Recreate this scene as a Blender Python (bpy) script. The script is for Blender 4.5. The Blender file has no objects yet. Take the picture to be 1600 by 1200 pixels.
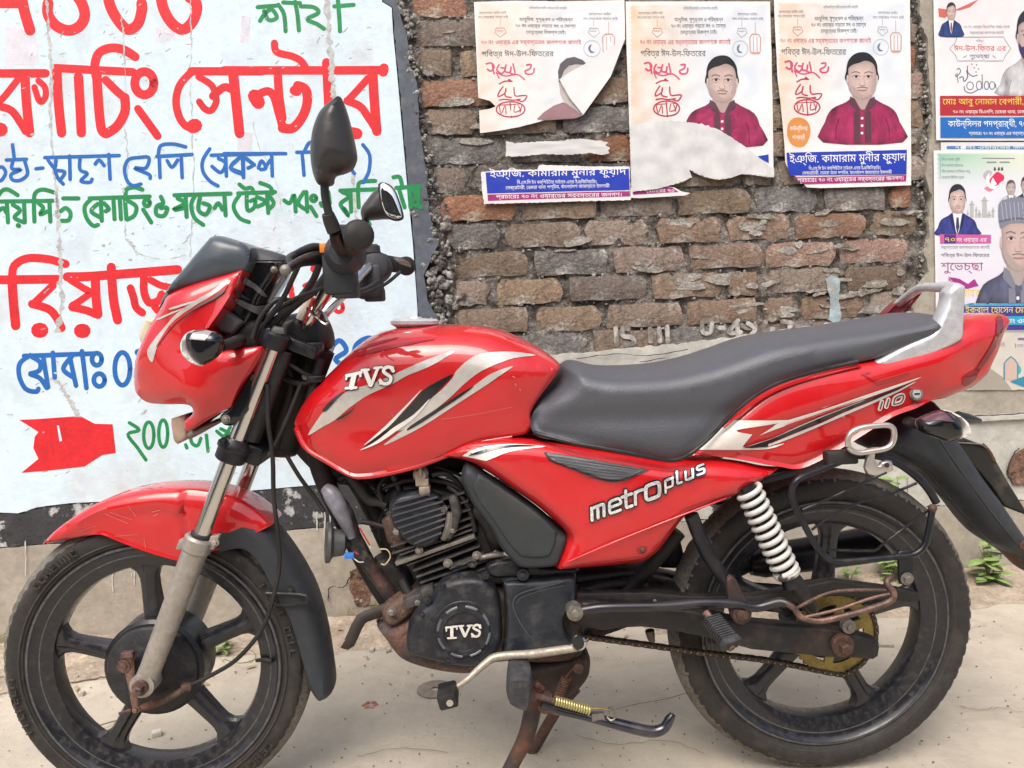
import bpy, bmesh, math, random
import numpy as np
from mathutils import Vector as V, Matrix, noise as mn
from mathutils.geometry import delaunay_2d_cdt
from mathutils.bvhtree import BVHTree

sc = bpy.context.scene
C = sc.collection
random.seed(7)

# ------------------------------------------------------------------ camera
CAM = V((0.0, -1.47, 0.942))
FPX = 1200.0                                    # focal length for a 1600 px wide frame
dY = V((-50, 110, -1200)).normalized()
dZ = V((-0.045, 1, 0)); dZ = (dZ - dZ.dot(dY) * dY).normalized()
dX = dY.cross(dZ)
C2W = Matrix((dX, dY, dZ))                      # rows are the world axes in camera space
cd = bpy.data.cameras.new('camera'); cam = bpy.data.objects.new('camera', cd); C.objects.link(cam)
cam.matrix_world = Matrix.Translation(CAM) @ C2W.to_4x4()
cd.sensor_width = 36; cd.lens = 27; cd.clip_start = 0.05; cd.clip_end = 400
sc.camera = cam

# ------------------------------------------------------------------ sky, sun, exposure
w = bpy.data.worlds.new('World'); sc.world = w; w.use_nodes = True
nt = w.node_tree; bgn = nt.nodes['Background']
sky = nt.nodes.new('ShaderNodeTexSky'); sky.sky_type = 'NISHITA'; sky.sun_disc = False
SUN_EL, SUN_AZ = math.radians(58), math.radians(200)       # azimuth measured from +Y, clockwise
sky.sun_elevation = SUN_EL; sky.sun_rotation = SUN_AZ
sky.air_density = 1.0; sky.dust_density = 6.0; sky.ozone_density = 0.6
nt.links.new(sky.outputs[0], bgn.inputs[0]); bgn.inputs[1].default_value = 0.15
sl = bpy.data.lights.new('sun', 'SUN'); sl.energy = 1.5; sl.angle = math.radians(40); sl.color = (1, 0.97, 0.93)
so = bpy.data.objects.new('sun', sl); C.objects.link(so)
sd = V((math.sin(SUN_AZ) * math.cos(SUN_EL), math.cos(SUN_AZ) * math.cos(SUN_EL), math.sin(SUN_EL)))
so.rotation_euler = sd.to_track_quat('Z', 'Y').to_euler(); so.location = (0, -3, 6)
sc.view_settings.view_transform = 'Standard'; sc.view_settings.look = 'None'
sc.view_settings.exposure = 0.52; sc.view_settings.gamma = 1; sc.view_settings.use_curve_mapping = False
sc.cycles.max_bounces = 6

# ------------------------------------------------------------------ rays and planes
def ray(px, py): return C2W @ V((px - 800, 600 - py, -FPX))
def P(px, py, Y=0.0):
    d = ray(px, py); t = (Y - CAM.y) / d.y; return CAM + d * t
def G(px, py, z=0.0):
    d = ray(px, py); t = (z - CAM.z) / d.z; return CAM + d * t
g1, g2 = G(560, 975), G(1330, 915)
WU = (g2 - g1).normalized(); WN = V((WU.y, -WU.x, 0)); WO = g1.copy()
def WP(px, py, off=0.0):
    d = ray(px, py); t = (off - (CAM - WO).dot(WN)) / d.dot(WN); return CAM + d * t
def WL(u, z, off=0.0): return WO + WU * u + V((0, 0, z)) + WN * off
def wuz(p): return (p - WO).dot(WU), p.z

# ------------------------------------------------------------------ materials
MATS = {}
def mat(name, col, rough=.5, metal=0.0, var=0.0, vscale=8, bump=0.0, bscale=60, coat=0.0, col2=None, thr=.5, soft=.12,
        spec=None, attr=False, objrand=0.0, dust=0.0, trans=0.0, dcol=(.23, .19, .15), aniso=None, detail=6):
    if name in MATS: return MATS[name]
    m = bpy.data.materials.new(name); m.use_nodes = True; n = m.node_tree.nodes; l = m.node_tree.links
    b = n['Principled BSDF']; b.inputs['Roughness'].default_value = rough; b.inputs['Metallic'].default_value = metal
    if spec is not None: b.inputs['Specular IOR Level'].default_value = spec
    if coat: b.inputs['Coat Weight'].default_value = coat; b.inputs['Coat Roughness'].default_value = .02; b.inputs['Coat IOR'].default_value = 1.6
    if trans: b.inputs['Transmission Weight'].default_value = trans
    tc = n.new('ShaderNodeTexCoord'); co = tc.outputs['Object']
    if aniso:
        mp = n.new('ShaderNodeMapping'); mp.inputs['Scale'].default_value = aniso; l.new(co, mp.inputs[0]); co = mp.outputs[0]
    def nz(scale, det=detail):
        t = n.new('ShaderNodeTexNoise'); t.inputs['Scale'].default_value = scale; t.inputs['Detail'].default_value = det
        t.inputs['Roughness'].default_value = .62; l.new(co, t.inputs['Vector']); return t.outputs['Fac']
    def mix(fac, a, c, mode='MIX'):
        x = n.new('ShaderNodeMix'); x.data_type = 'RGBA'; x.blend_type = mode
        if isinstance(fac, float): x.inputs[0].default_value = fac
        else: l.new(fac, x.inputs[0])
        for v, i in ((a, 6), (c, 7)):
            if isinstance(v, tuple): x.inputs[i].default_value = (*v[:3], 1)
            else: l.new(v, x.inputs[i])
        return x.outputs[2]
    def ramp(f, lo, hi, a=0.0, c=1.0):
        r = n.new('ShaderNodeMapRange'); r.inputs[1].default_value = lo; r.inputs[2].default_value = hi
        r.inputs[3].default_value = a; r.inputs[4].default_value = c; l.new(f, r.inputs[0]); return r.outputs[0]
    cur = tuple(col[:3])
    if attr:
        a = n.new('ShaderNodeAttribute'); a.attribute_name = 'Col'; cur = a.outputs['Color']
    if col2: cur = mix(ramp(nz(vscale * .7, 8), thr - soft, thr + soft), cur, tuple(col2))
    if var:
        fa_ = ramp(nz(vscale), .3, .7, 1 - var, 1 + var); fb_ = ramp(nz(vscale * 7, 9), .35, .65, 1 - var * .8, 1 + var * .8)
        mm_ = n.new('ShaderNodeMath'); mm_.operation = 'MULTIPLY'; l.new(fa_, mm_.inputs[0]); l.new(fb_, mm_.inputs[1]); f = mm_.outputs[0]
        g = n.new('ShaderNodeCombineColor'); [l.new(f, g.inputs[i]) for i in range(3)]
        cur = mix(1.0, cur, g.outputs[0], 'MULTIPLY')
    if objrand:
        oi = n.new('ShaderNodeObjectInfo'); hs = n.new('ShaderNodeHueSaturation')
        l.new(ramp(oi.outputs['Random'], 0, 1, .5 - .008, .5 + .012), hs.inputs['Hue'])
        wn = n.new('ShaderNodeTexWhiteNoise'); wn.noise_dimensions = '1D'; l.new(oi.outputs['Random'], wn.inputs['W'])
        l.new(ramp(wn.outputs['Value'], 0, 1, 1 - objrand, 1 + objrand), hs.inputs['Value'])
        wn2 = n.new('ShaderNodeTexWhiteNoise'); wn2.noise_dimensions = '1D'
        ad = n.new('ShaderNodeMath'); ad.operation = 'ADD'; ad.inputs[1].default_value = 3.7; l.new(oi.outputs['Random'], ad.inputs[0]); l.new(ad.outputs[0], wn2.inputs['W'])
        l.new(ramp(wn2.outputs['Value'], 0, 1, .55, 1.05), hs.inputs['Saturation'])
        if isinstance(cur, tuple): hs.inputs['Color'].default_value = (*cur, 1)
        else: l.new(cur, hs.inputs['Color'])
        cur = hs.outputs[0]
    if dust:
        cur = mix(ramp(nz(vscale * 2.3, 9), .5, .72, 0.0, dust), cur, dcol)
        rr = ramp(nz(vscale * 2.3, 9), .45, .7, rough, min(1, rough + .35)); l.new(rr, b.inputs['Roughness'])
    if isinstance(cur, tuple): b.inputs['Base Color'].default_value = (*cur, 1)
    else: l.new(cur, b.inputs['Base Color'])
    if bump:
        bp = n.new('ShaderNodeBump'); bp.inputs['Strength'].default_value = 1; bp.inputs['Distance'].default_value = bump
        l.new(nz(bscale, 8), bp.inputs['Height']); l.new(bp.outputs[0], b.inputs['Normal'])
    MATS[name] = m; return m

RED = mat('red_paint', (.50, .003, .007), .45, coat=1.0, var=.04, vscale=5, bump=.00006, bscale=14, dust=.05, dcol=(.45, .25, .2), spec=.3)
REDM = mat('red_paint_inner', (.30, .006, .01), .4)
SEATM = mat('seat_vinyl', (.070, .075, .088), .42, var=.05, vscale=9, bump=.0009, bscale=260, spec=.55)
BLKP = mat('black_plastic', (.011, .012, .014), .42, var=.15, vscale=12, dust=.10, bump=.0003, bscale=200)
BLKG = mat('black_gloss', (.008, .009, .011), .16, coat=.3)
BLKT = mat('black_textured_plastic', (.024, .028, .034), .52, var=.14, vscale=10, bump=.0005, bscale=420, dust=.10, dcol=(.09, .08, .07))
BLKM = mat('black_metal', (.010, .011, .015), .30, metal=.2, var=.2, vscale=14, dust=.22, dcol=(.10, .08, .065), bump=.0004, bscale=90)
DIRTM = mat('grimy_black_metal', (.011, .010, .010), .55, metal=.1, var=.3, vscale=20, dust=.5, dcol=(.055, .040, .030), bump=.001, bscale=120)
TREAD = mat('dusty_tread', (.125, .115, .10), .8, var=.4, vscale=22, dust=.6, dcol=(.17, .15, .12), bump=.0008, bscale=160)
RUBB = mat('tyre_rubber', (.021, .019, .018), .66, var=.3, vscale=11, dust=.6, dcol=(.075, .062, .048), bump=.0006, bscale=160)
RUBC = mat('clean_rubber', (.010, .010, .011), .5, bump=.0003, bscale=200, dust=.1)
RIMM = mat('wheel_black_paint', (.011, .012, .016), .30, metal=.15, var=.2, vscale=34, dust=.45, dcol=(.075, .062, .050), coat=.3, bump=.0004, bscale=120)
CHROME = mat('chrome', (.62, .60, .57), .16, metal=1, var=.03, vscale=20)
SLIDER = mat('grey_fork_paint', (.36, .335, .30), .42, metal=.55, var=.12, vscale=14, dust=.30, dcol=(.22, .17, .12), bump=.0006, bscale=80)
ALU = mat('cast_aluminium_paint', (.62, .63, .65), .34, metal=.55, var=.07, vscale=25, dust=.25, dcol=(.33, .32, .31), bump=.0004, bscale=150)
STEEL = mat('dull_steel', (.26, .245, .22), .48, metal=.85, var=.2, vscale=30, dust=.3)
RUST = mat('rusty_steel', (.12, .055, .035), .7, metal=.25, var=.4, vscale=25, col2=(.09, .06, .05), thr=.5, bump=.001, bscale=140)
RUSTL = mat('light_rust_steel', (.20, .115, .085), .5, metal=.4, var=.35, vscale=30, col2=(.055, .04, .04), thr=.54)
ENGM = mat('engine_black_paint', (.015, .017, .022), .40, metal=.15, var=.3, vscale=22, dust=.55, dcol=(.085, .078, .072), bump=.0007, bscale=110)
FINM = mat('engine_fin_metal', (.055, .053, .052), .55, metal=.3, var=.35, vscale=25, dust=.5, dcol=(.16, .14, .12), bump=.0008, bscale=120)
GOLD = mat('gold_zinc_plate', (.27, .205, .065), .42, metal=.6, var=.25, vscale=35, dust=.4, dcol=(.16, .11, .06))
SPRW = mat('white_spring_paint', (.52, .52, .50), .35, var=.08, vscale=30, dust=.25, dcol=(.3, .27, .22))
CHAINM = mat('oily_chain', (.055, .038, .028), .55, metal=.5, var=.5, vscale=60)
WHITED = mat('white_decal', (.74, .71, .66), .28, coat=.4, var=.05)
SILV = mat('silver_decal', (.60, .57, .53), .26, metal=.35, coat=.4, var=.08, vscale=12)
BLKD = mat('black_decal', (.012, .012, .014), .25, coat=.4)
CLEAR = mat('clear_lens', (.72, .70, .67), .12, spec=.8, var=.06, vscale=30)
SMOKE = mat('smoked_visor', (.060, .074, .088), .30, spec=.35, coat=.12, var=.08)
MIRRG = mat('mirror_glass', (.85, .86, .87), .03, metal=1)
ORANGE = mat('orange_plastic', (.75, .22, .02), .35)
BLUEP = mat('blue_connector', (.03, .18, .55), .4)

# ------------------------------------------------------------------ object helpers
def rootloc(p):
    while p.parent: p = p.parent
    return p.location
def mk(name, vs, fs, m, parent=None, smooth=True, angle=35, cols=None):
    me = bpy.data.meshes.new(name)
    vs = [V(v) for v in vs]
    if parent is not None: off = rootloc(parent).copy()
    else:
        a = np.array([tuple(v) for v in vs]); off = V(((a[:, 0].min() + a[:, 0].max()) / 2, (a[:, 1].min() + a[:, 1].max()) / 2, a[:, 2].min()))
    me.from_pydata([tuple(v - off) for v in vs], [], fs)
    for mm in (m if isinstance(m, list) else [m]): me.materials.append(mm)
    if cols is not None:
        ca = me.color_attributes.new('Col', 'FLOAT_COLOR', 'POINT')
        ca.data.foreach_set('color', [x for c in cols for x in (*c[:3], 1.0)])
    if smooth:
        me.shade_smooth()
        if angle < 170: me.set_sharp_from_angle(angle=math.radians(angle))
    o = bpy.data.objects.new(name, me); C.objects.link(o)
    if parent is not None: o.parent = parent
    else: o.location = off
    return o
def empty(name, loc, label, cat, group=None):
    o = bpy.data.objects.new(name, None); C.objects.link(o); o.location = loc; o.empty_display_size = .1
    o['label'] = label; o['category'] = cat
    if group: o['group'] = group
    return o
def tag(o, label, cat, group=None):
    o['label'] = label; o['category'] = cat
    if group: o['group'] = group
    return o

def catmull(pts, n=6, closed=False):
    """points doubled in the list stay corners"""
    pts = [np.array(p, float) for p in pts]; N = len(pts); out = []
    rng = range(N) if closed else range(N - 1)
    for i in rng:
        p1, p2 = pts[i], pts[(i + 1) % N]
        if np.allclose(p1, p2): continue
        p0 = pts[(i - 1) % N] if closed or i > 0 else p1
        p3 = pts[(i + 2) % N] if closed or i < N - 2 else p2
        for k in range(n):
            t = k / n
            out.append(.5 * ((2 * p1) + (-p0 + p2) * t + (2 * p0 - 5 * p1 + 4 * p2 - p3) * t * t + (-p0 + 3 * p1 - 3 * p2 + p3) * t ** 3))
    if not closed: out.append(pts[-1])
    return out

class B:                                    # collects shapes into one mesh
    def __init__(s): s.v = []; s.f = []
    def add(s, vs, fs):
        k = len(s.v); s.v += [V(v) for v in vs]; s.f += [tuple(i + k for i in f) for f in fs]; return s
    def tube(s, pts, r, seg=10, smooth=5, caps=True, flat=1.0, flatdir=None):
        pts = [V(p) for p in pts]; rs = r if isinstance(r, (list, tuple)) else [r] * len(pts)
        if smooth > 1 and len(pts) > 2:
            q = catmull([(*p, rr) for p, rr in zip(pts, rs)], smooth); pts = [V(a[:3]) for a in q]; rs = [a[3] for a in q]
        n = len(pts); up = None; rings = []
        for i in range(n):
            t = (pts[min(i + 1, n - 1)] - pts[max(i - 1, 0)]).normalized()
            if up is None:
                a = flatdir if flatdir is not None else (V((0, 0, 1)) if abs(t.z) < .9 else V((1, 0, 0)))
                up = (a - a.dot(t) * t).normalized()
            else: up = (up - up.dot(t) * t).normalized()
            sd_ = t.cross(up)
            rings.append([pts[i] + (up * math.cos(2 * math.pi * k / seg) * flat + sd_ * math.sin(2 * math.pi * k / seg)) * rs[i] for k in range(seg)])
        vs = [p for rg in rings for p in rg]
        fs = [(i * seg + k, i * seg + (k + 1) % seg, (i + 1) * seg + (k + 1) % seg, (i + 1) * seg + k) for i in range(n - 1) for k in range(seg)]
        if caps: fs += [tuple(range(seg))[::-1], tuple((n - 1) * seg + k for k in range(seg))]
        return s.add(vs, fs)
    def lathe(s, c, axis, prof, seg=32, ang0=0, caps=True):
        """prof: list of (distance along axis, radius)"""
        c = V(c); axis = V(axis).normalized(); a = V((0, 0, 1)) if abs(axis.z) < .9 else V((1, 0, 0))
        u = (a - a.dot(axis) * axis).normalized(); v = axis.cross(u); vs = []
        for t, r in prof:
            for k in range(seg):
                th = ang0 + 2 * math.pi * k / seg; vs.append(c + axis * t + (u * math.cos(th) + v * math.sin(th)) * r)
        n = len(prof)
        fs = [(i * seg + k, i * seg + (k + 1) % seg, (i + 1) * seg + (k + 1) % seg, (i + 1) * seg + k) for i in range(n - 1) for k in range(seg)]
        if caps: fs += [tuple(range(seg))[::-1], tuple((n - 1) * seg + k for k in range(seg))]
        return s.add(vs, fs)
    def box(s, c, ex, ey, ez, bev=0.0):
        """centre and three half-extent vectors"""
        c, ex, ey, ez = V(c), V(ex), V(ey), V(ez)
        if not bev:
            vs = [c + ex * a + ey * b + ez * d for a in (-1, 1) for b in (-1, 1) for d in (-1, 1)]
            return s.add(vs, [(0, 1, 3, 2), (4, 6, 7, 5), (0, 4, 5, 1), (2, 3, 7, 6), (0, 2, 6, 4), (1, 5, 7, 3)])
        bm = bmesh.new(); bmesh.ops.create_cube(bm, size=2)
        L = [ex.length, ey.length, ez.length]
        for v in bm.verts: v.co = V([v.co[i] * L[i] for i in range(3)])
        bmesh.ops.bevel(bm, geom=bm.edges[:], offset=bev, segments=2, affect='EDGES', profile=.5)
        e = [ex.normalized(), ey.normalized(), ez.normalized()]
        bm.verts.index_update()
        vs = [c + e[0] * v.co.x + e[1] * v.co.y + e[2] * v.co.z for v in bm.verts]
        fs = [tuple(v.index for v in f.verts) for f in bm.faces]; bm.free()
        return s.add(vs, fs)
    def ball(s, c, r, seg=16, sx=1, sy=1, sz=1):
        vs = []; n = seg // 2
        for i in range(n + 1):
            ph = math.pi * i / n
            for k in range(seg):
                th = 2 * math.pi * k / seg
                vs.append(V(c) + V((math.sin(ph) * math.cos(th) * sx, math.sin(ph) * math.sin(th) * sy, math.cos(ph) * sz)) * r)
        fs = [(i * seg + k, (i + 1) * seg + k, (i + 1) * seg + (k + 1) % seg, i * seg + (k + 1) % seg) for i in range(n) for k in range(seg)]
        return s.add(vs, fs)
    def bolt(s, p, r=.008, h=.006, ax=(0, -1, 0)):
        s.lathe(p, ax, [(0, r * 1.35), (h * .25, r * 1.35), (h * .3, r * .95)], 14)
        return s.lathe(V(p) + V(ax) * h * .3, ax, [(0, r * .9), (h, r * .9), (h * 1.15, r * .7)], 6)
    def build(s, name, m, parent=None, angle=35, smooth=True):
        bm = bmesh.new(); vv = [bm.verts.new(v) for v in s.v]
        for f in s.f:
            try: bm.faces.new([vv[i] for i in f])
            except ValueError: pass
        bmesh.ops.remove_doubles(bm, verts=bm.verts[:], dist=1e-6)
        bmesh.ops.recalc_face_normals(bm, faces=bm.faces[:])
        bm.verts.index_update()
        vs = [v.co.copy() for v in bm.verts]; fs = [tuple(v.index for v in f.verts) for f in bm.faces]; bm.free()
        return mk(name, vs, fs, m, parent, smooth, angle)

def resample(pts, step):
    out = []
    N = len(pts)
    for i in range(N):
        a, b = np.array(pts[i], float), np.array(pts[(i + 1) % N], float); L = np.linalg.norm(b - a)
        if L < 1e-9: continue
        k = max(1, int(math.ceil(L / step)))
        for j in range(k): out.append(a + (b - a) * j / k)
    return out
def polydist(pts, poly):
    """distance of each point to the closed polygon and whether it is inside"""
    pts = np.asarray(pts, float); poly = np.asarray(poly, float); d = np.full(len(pts), 1e9); ins = np.zeros(len(pts), bool)
    for i in range(len(poly)):
        a, b = poly[i], poly[(i + 1) % len(poly)]; ab = b - a; L = ab @ ab
        if L < 1e-18: continue
        t = np.clip(((pts - a) @ ab) / L, 0, 1); q = a + t[:, None] * ab
        d = np.minimum(d, np.hypot(*(pts - q).T))
        c = (a[1] > pts[:, 1]) != (b[1] > pts[:, 1])
        with np.errstate(divide='ignore', invalid='ignore'):
            xi = (b[0] - a[0]) * (pts[:, 1] - a[1]) / (b[1] - a[1]) + a[0]
        ins ^= c & (pts[:, 0] < xi)
    return d, ins
def fill(poly, grid, rings=(), bstep=None, mode=1):
    """triangulated interior of a polygon; returns (2-D verts, tris, distances, n boundary)"""
    bd = resample(poly, bstep or grid); N = len(bd); bda = np.array(bd)
    ar = .5 * sum(bd[i][0] * bd[(i + 1) % N][1] - bd[(i + 1) % N][0] * bd[i][1] for i in range(N))
    sg = 1 if ar > 0 else -1; inner = []
    for r in rings:
        c = []
        last = None
        for i in range(N):
            t = bda[(i + 1) % N] - bda[i - 1]; L = np.hypot(*t)
            if L < 1e-9: continue
            nrm = np.array([-t[1], t[0]]) / L * sg
            q = bda[i] + nrm * r
            if last is not None and np.hypot(*(q - last)) < max(grid * .35, r * .12): continue
            c.append(q); last = q
        if c:
            d, ins = polydist(c, bda); inner += [p for p, a, b in zip(c, d, ins) if b and a > r * .93]
    x0, y0 = bda.min(0); x1, y1 = bda.max(0); g = []
    nx, ny = int((x1 - x0) / grid) + 1, int((y1 - y0) / grid) + 1
    for i in range(nx + 1):
        for j in range(ny + 1): g.append((x0 + (i + .5 * (j % 2)) * grid, y0 + j * grid))
    rmax = max(rings) if rings else 0
    if g:
        d, ins = polydist(g, bda); inner += [np.array(p) for p, a, b in zip(g, d, ins) if b and a > max(rmax + grid * .4, grid * .45)]
    co = [V((float(p[0]), float(p[1]))) for p in bd] + [V((float(p[0]), float(p[1]))) for p in inner]
    if mode == 1: r = delaunay_2d_cdt(co, [], [list(range(N))], 1, 1e-7)
    vs, fs = r[0], r[2]
    va = np.array([tuple(v) for v in vs])
    d, ins = polydist(va, bda); d[~ins] = 0
    isb = d < 1e-6; d[isb] = 0
    return va, [tuple(f) for f in fs], d, isb
def prof(d, R, e=2.0):
    t = np.clip(d / R, 0, 1); return (1 - (1 - t) ** e) ** (1 / e)
def solid(name, outline, m, parent, W=.05, R=.04, Yc=0.0, Wb=None, Rb=None, e=2.0, grid=.009, wmap=None, mod=None, smooth=5, rings=6, angle=42, Yo=None):
    """closed body with the given outline [(px,py[,Y])], swelling W towards the camera and Wb away from it;
    an outline point given its own Y lies there: the rim has that half thickness"""
    o = [(p[0], p[1], p[2] if len(p) > 2 else (Yc if Yo is None else Yo)) for p in outline]
    o3 = [(P(*p).x, P(*p).z, max(0.0, Yc - p[2])) for p in o]
    if smooth: o3 = catmull(o3, smooth, True)
    o2 = [(p[0], p[1]) for p in o3]
    rg = [R * t for t in ((.02, .08, .2, .4, .65, .95) if rings > 3 else (.05, .3, .8))]
    va, fs, d, isb = fill(o2, grid, rg)
    nb = len(resample(o2, grid))
    rp = np.array([(*q[:2], q[2]) for q in resample(o3, grid * .7)])
    dd = (va[:, None, 0] - rp[None, :, 0]) ** 2 + (va[:, None, 1] - rp[None, :, 1]) ** 2
    ww = 1 / (dd + 1e-8) ** 1.5; rim = (ww * rp[None, :, 2]).sum(1) / ww.sum(1)
    sym = Wb is None
    Wb = W if Wb is None else Wb; Rb = R if Rb is None else Rb
    k = np.ones(len(va))
    if wmap:
        c = np.array([(q.x, q.z) for q in (P(a, b, Yc) for a, b, _ in wmap)]); val = np.array([x[2] for x in wmap])
        d2 = np.hypot(va[:, None, 0] - c[None, :, 0], va[:, None, 1] - c[None, :, 1]) + .03; w2 = d2 ** -2.5; k = (w2 * val).sum(1) / w2.sum(1)
    rb_ = rim if sym else rim * 0
    fy = Yc - (rim + (W * k - rim) * prof(d, R, e)); by = Yc + (rb_ + (Wb * k - rb_) * prof(d, Rb, e))
    if mod is not None: fy = fy + np.array([mod(x, z) * min(1, q / .006) for (x, z), q in zip(va, d)])
    n = len(va); vs = [V((x, y, z)) for (x, z), y in zip(va, fy)] + [V((x, y, z)) for (x, z), y in zip(va, by)]
    b = B(); b.add(vs, [tuple(f) for f in fs] + [tuple(n + i for i in f[::-1]) for f in fs] + [(i, n + i, n + (i + 1) % nb, (i + 1) % nb) for i in range(nb)])
    return b.build(name, m, parent, angle)

def zz(s, sx=1.0, ox=0.0, oy=0.0):
    """'x,y x,y' in a zoomed crop -> pixels; a trailing ! doubles the point (corner)"""
    out = []
    for t in s.split():
        c = t.endswith('!'); a, b = t.rstrip('!').split(',')
        p = (float(a) / sx + ox, float(b) / sx + oy); out.append(p)
        if c: out.append(p)
    return out

def bvh(objs):
    vs, fs = [], []
    for o in objs:
        k = len(vs); L = rootloc(o) if o.parent else o.location
        vs += [v.co + L for v in o.data.vertices]; fs += [tuple(i + k for i in p.vertices) for p in o.data.polygons]
    return BVHTree.FromPolygons(vs, fs)
def onto(tree, va, off):
    res = []
    for x, y in va:
        d = ray(x, y).normalized(); h = tree.ray_cast(CAM, d)
        if h[0] is None: res.append(None)
        else:
            nn = h[1] if h[1].dot(d) < 0 else -h[1]; res.append(h[0] + nn * off * .5 - d * off * .5)
    return res
def decal(name, polys, m, parent, tree, off=.0012, smooth=4, grid=7, strokes=None):
    b = B()
    lst = [catmull(p, smooth, True) if smooth else p for p in polys]
    for k, p in enumerate(lst):
        va, fs, d, isb = fill(p, grid)
        r = onto(tree, va, off + k * .00012)
        idx = {}; vs = []
        for i, q in enumerate(r):
            if q is not None: idx[i] = len(vs); vs.append(q)
        b.add(vs, [tuple(idx[i] for i in f) for f in fs if all(i in idx for i in f)])
    if not b.v: return None
    me = mk(name, b.v, b.f, m, parent, True, 180); return me
def ribbon(pts, wd, smooth=5, cap=5, taper=False):
    q = catmull(pts, smooth) if len(pts) > 2 and smooth else [np.array(p, float) for p in pts]
    q = [np.array(p) for p in q]; n = len(q); L, R_ = [], []
    def tn(i):
        t = q[min(i + 1, n - 1)] - q[max(i - 1, 0)]; l = np.hypot(*t); return t / (l or 1)
    for i in range(n):
        t = tn(i); nn = np.array([-t[1], t[0]]); ww = wd / 2
        if taper: ww *= .25 + .75 * math.sin(math.pi * (i + .5) / n)
        L.append(q[i] + nn * ww); R_.append(q[i] - nn * ww)
    c0, c1 = [], []
    t0, t1 = tn(0), tn(n - 1); a0 = math.atan2(t0[1], t0[0]); a1 = math.atan2(t1[1], t1[0])
    if not taper:
        for k in range(1, cap):
            th = a1 + math.pi / 2 - math.pi * k / cap; c1.append(q[-1] + np.array([math.cos(th), math.sin(th)]) * wd / 2)
            th = a0 - math.pi / 2 - math.pi * k / cap; c0.append(q[0] + np.array([math.cos(th), math.sin(th)]) * wd / 2)
    return L, R_, c0, c1
def ribmesh(pts, wd, smooth=5, taper=False):
    """2-D quads for a brush stroke"""
    L, R_, c0, c1 = ribbon(pts, wd, smooth, 5, taper); n = len(L)
    vs = list(L) + list(R_); fs = [(i, i + 1, n + i + 1, n + i) for i in range(n - 1)]
    if c1: k = len(vs); vs += c1; fs.append(tuple([n - 1] + [k + j for j in range(len(c1))] + [2 * n - 1]))
    if c0: k = len(vs); vs += c0; fs.append(tuple([n] + [k + j for j in range(len(c0))] + [0]))
    return vs, fs
def circle(cx, cy, rx, ry=None, n=20, a0=0, a1=360):
    ry = ry or rx; return [(cx + rx * math.cos(math.radians(a0 + (a1 - a0) * k / n)), cy + ry * math.sin(math.radians(a0 + (a1 - a0) * k / n))) for k in range(n + (0 if a1 - a0 == 360 else 1))]
def strokes_on(name, strokes, m, parent, tree, off=.0016, extra=0):
    b = B()
    for k, (pts, wd) in enumerate(strokes):
        v2, fs = ribmesh(pts, wd + extra); r = onto(tree, v2, off + k * .00006)
        idx = {}; vs = []
        for i, q in enumerate(r):
            if q is not None: idx[i] = len(vs); vs.append(q)
        b.add(vs, [tuple(idx[i] for i in f) for f in fs if all(i in idx for i in f)])
    if not b.v: return None
    o = mk(name, b.v, b.f, m, parent, True, 180)
    if name == 'scratch': o['kind'] = 'stuff'
    return o
# ================================================================== GROUND
XA_, YA_, ZA_ = V((1, 0, 0)), V((0, 1, 0)), V((0, 0, 1))
GRD = mat('concrete_ground', (.455, .41, .335), .85, var=.08, vscale=2.6, bump=.003, bscale=60, col2=(.39, .355, .295), thr=.53, soft=.16, dust=.45, dcol=(.30, .265, .21), detail=9)
DIRT = mat('dry_soil', (.36, .30, .235), .95, var=.25, vscale=14, bump=.006, bscale=60, col2=(.27, .22, .165), thr=.55)
DARKC = mat('dark_crack', (.16, .135, .11), .9)
def sheet(name, pts, m, z=0.0, kind='structure', grid=None, noise_amp=0, nf=8):
    vs = [V((p[0], p[1], z)) for p in pts]
    o = mk(name, vs, [tuple(range(len(vs)))], m, None, False); o['kind'] = kind; return o
o = sheet('ground', [(-300, -300), (300, -300), (300, 300), (-300, 300)], GRD)
# unseen plain building added across the lane, dark and low to shape paint reflections
bm_ = B()
bm_.box(V((0, -7.0, 1.4)), XA_ * 9, YA_ * .6, ZA_ * 1.4)
for k in range(-3, 4): bm_.box(V((k * 2.4 + .5, -6.37, 1.5)), XA_ * .5, YA_ * .02, ZA_ * .55)
bm_.box(V((0, -6.9, 2.87)), XA_ * 9.2, YA_ * .8, ZA_ * .06)
o = bm_.build('added_reflection_building', mat('added_building_dark', (.085, .08, .07), .9, var=.3, vscale=1.5), None, 30, False); o['kind'] = 'structure'
def wallpt(u, off, z=0): return WL(u, z, off)
# soil strip heaped against the foot of the wall
vs, fs = [], []
nu, nv = 480, 16
for i in range(nu + 1):
    u = -3.6 + 8.6 * i / nu
    wdt = .16 + .07 * mn.noise(V((u * 2.3, 1.3, 0))) + .03 * mn.noise(V((u * 9, 4, 0))) + (.10 if u < -.5 else 0) + (.10 if u > .85 else 0)
    for j in range(nv + 1):
        t = j / nv; off = .05 * (1 - t) * 0 - .02 + t * (wdt + .02)
        h = .038 * (1 - t) ** 1.6 * (1 + .6 * mn.noise(V((u * 5, off * 9, 2)))) + .008 * mn.noise(V((u * 25, off * 25, 5))) * (1 - t * .7) + .003 * mn.noise(V((u * 90, off * 90, 5)))
        if j == nv: h = -.004
        vs.append(WL(u, max(h, -.004) + .0045, off))
fs = [(i * (nv + 1) + j, i * (nv + 1) + j + 1, (i + 1) * (nv + 1) + j + 1, (i + 1) * (nv + 1) + j) for i in range(nu) for j in range(nv)]
o = mk('soil_strip', vs, [f[::-1] for f in fs], DIRT, None, True, 180); o['kind'] = 'structure'
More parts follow.
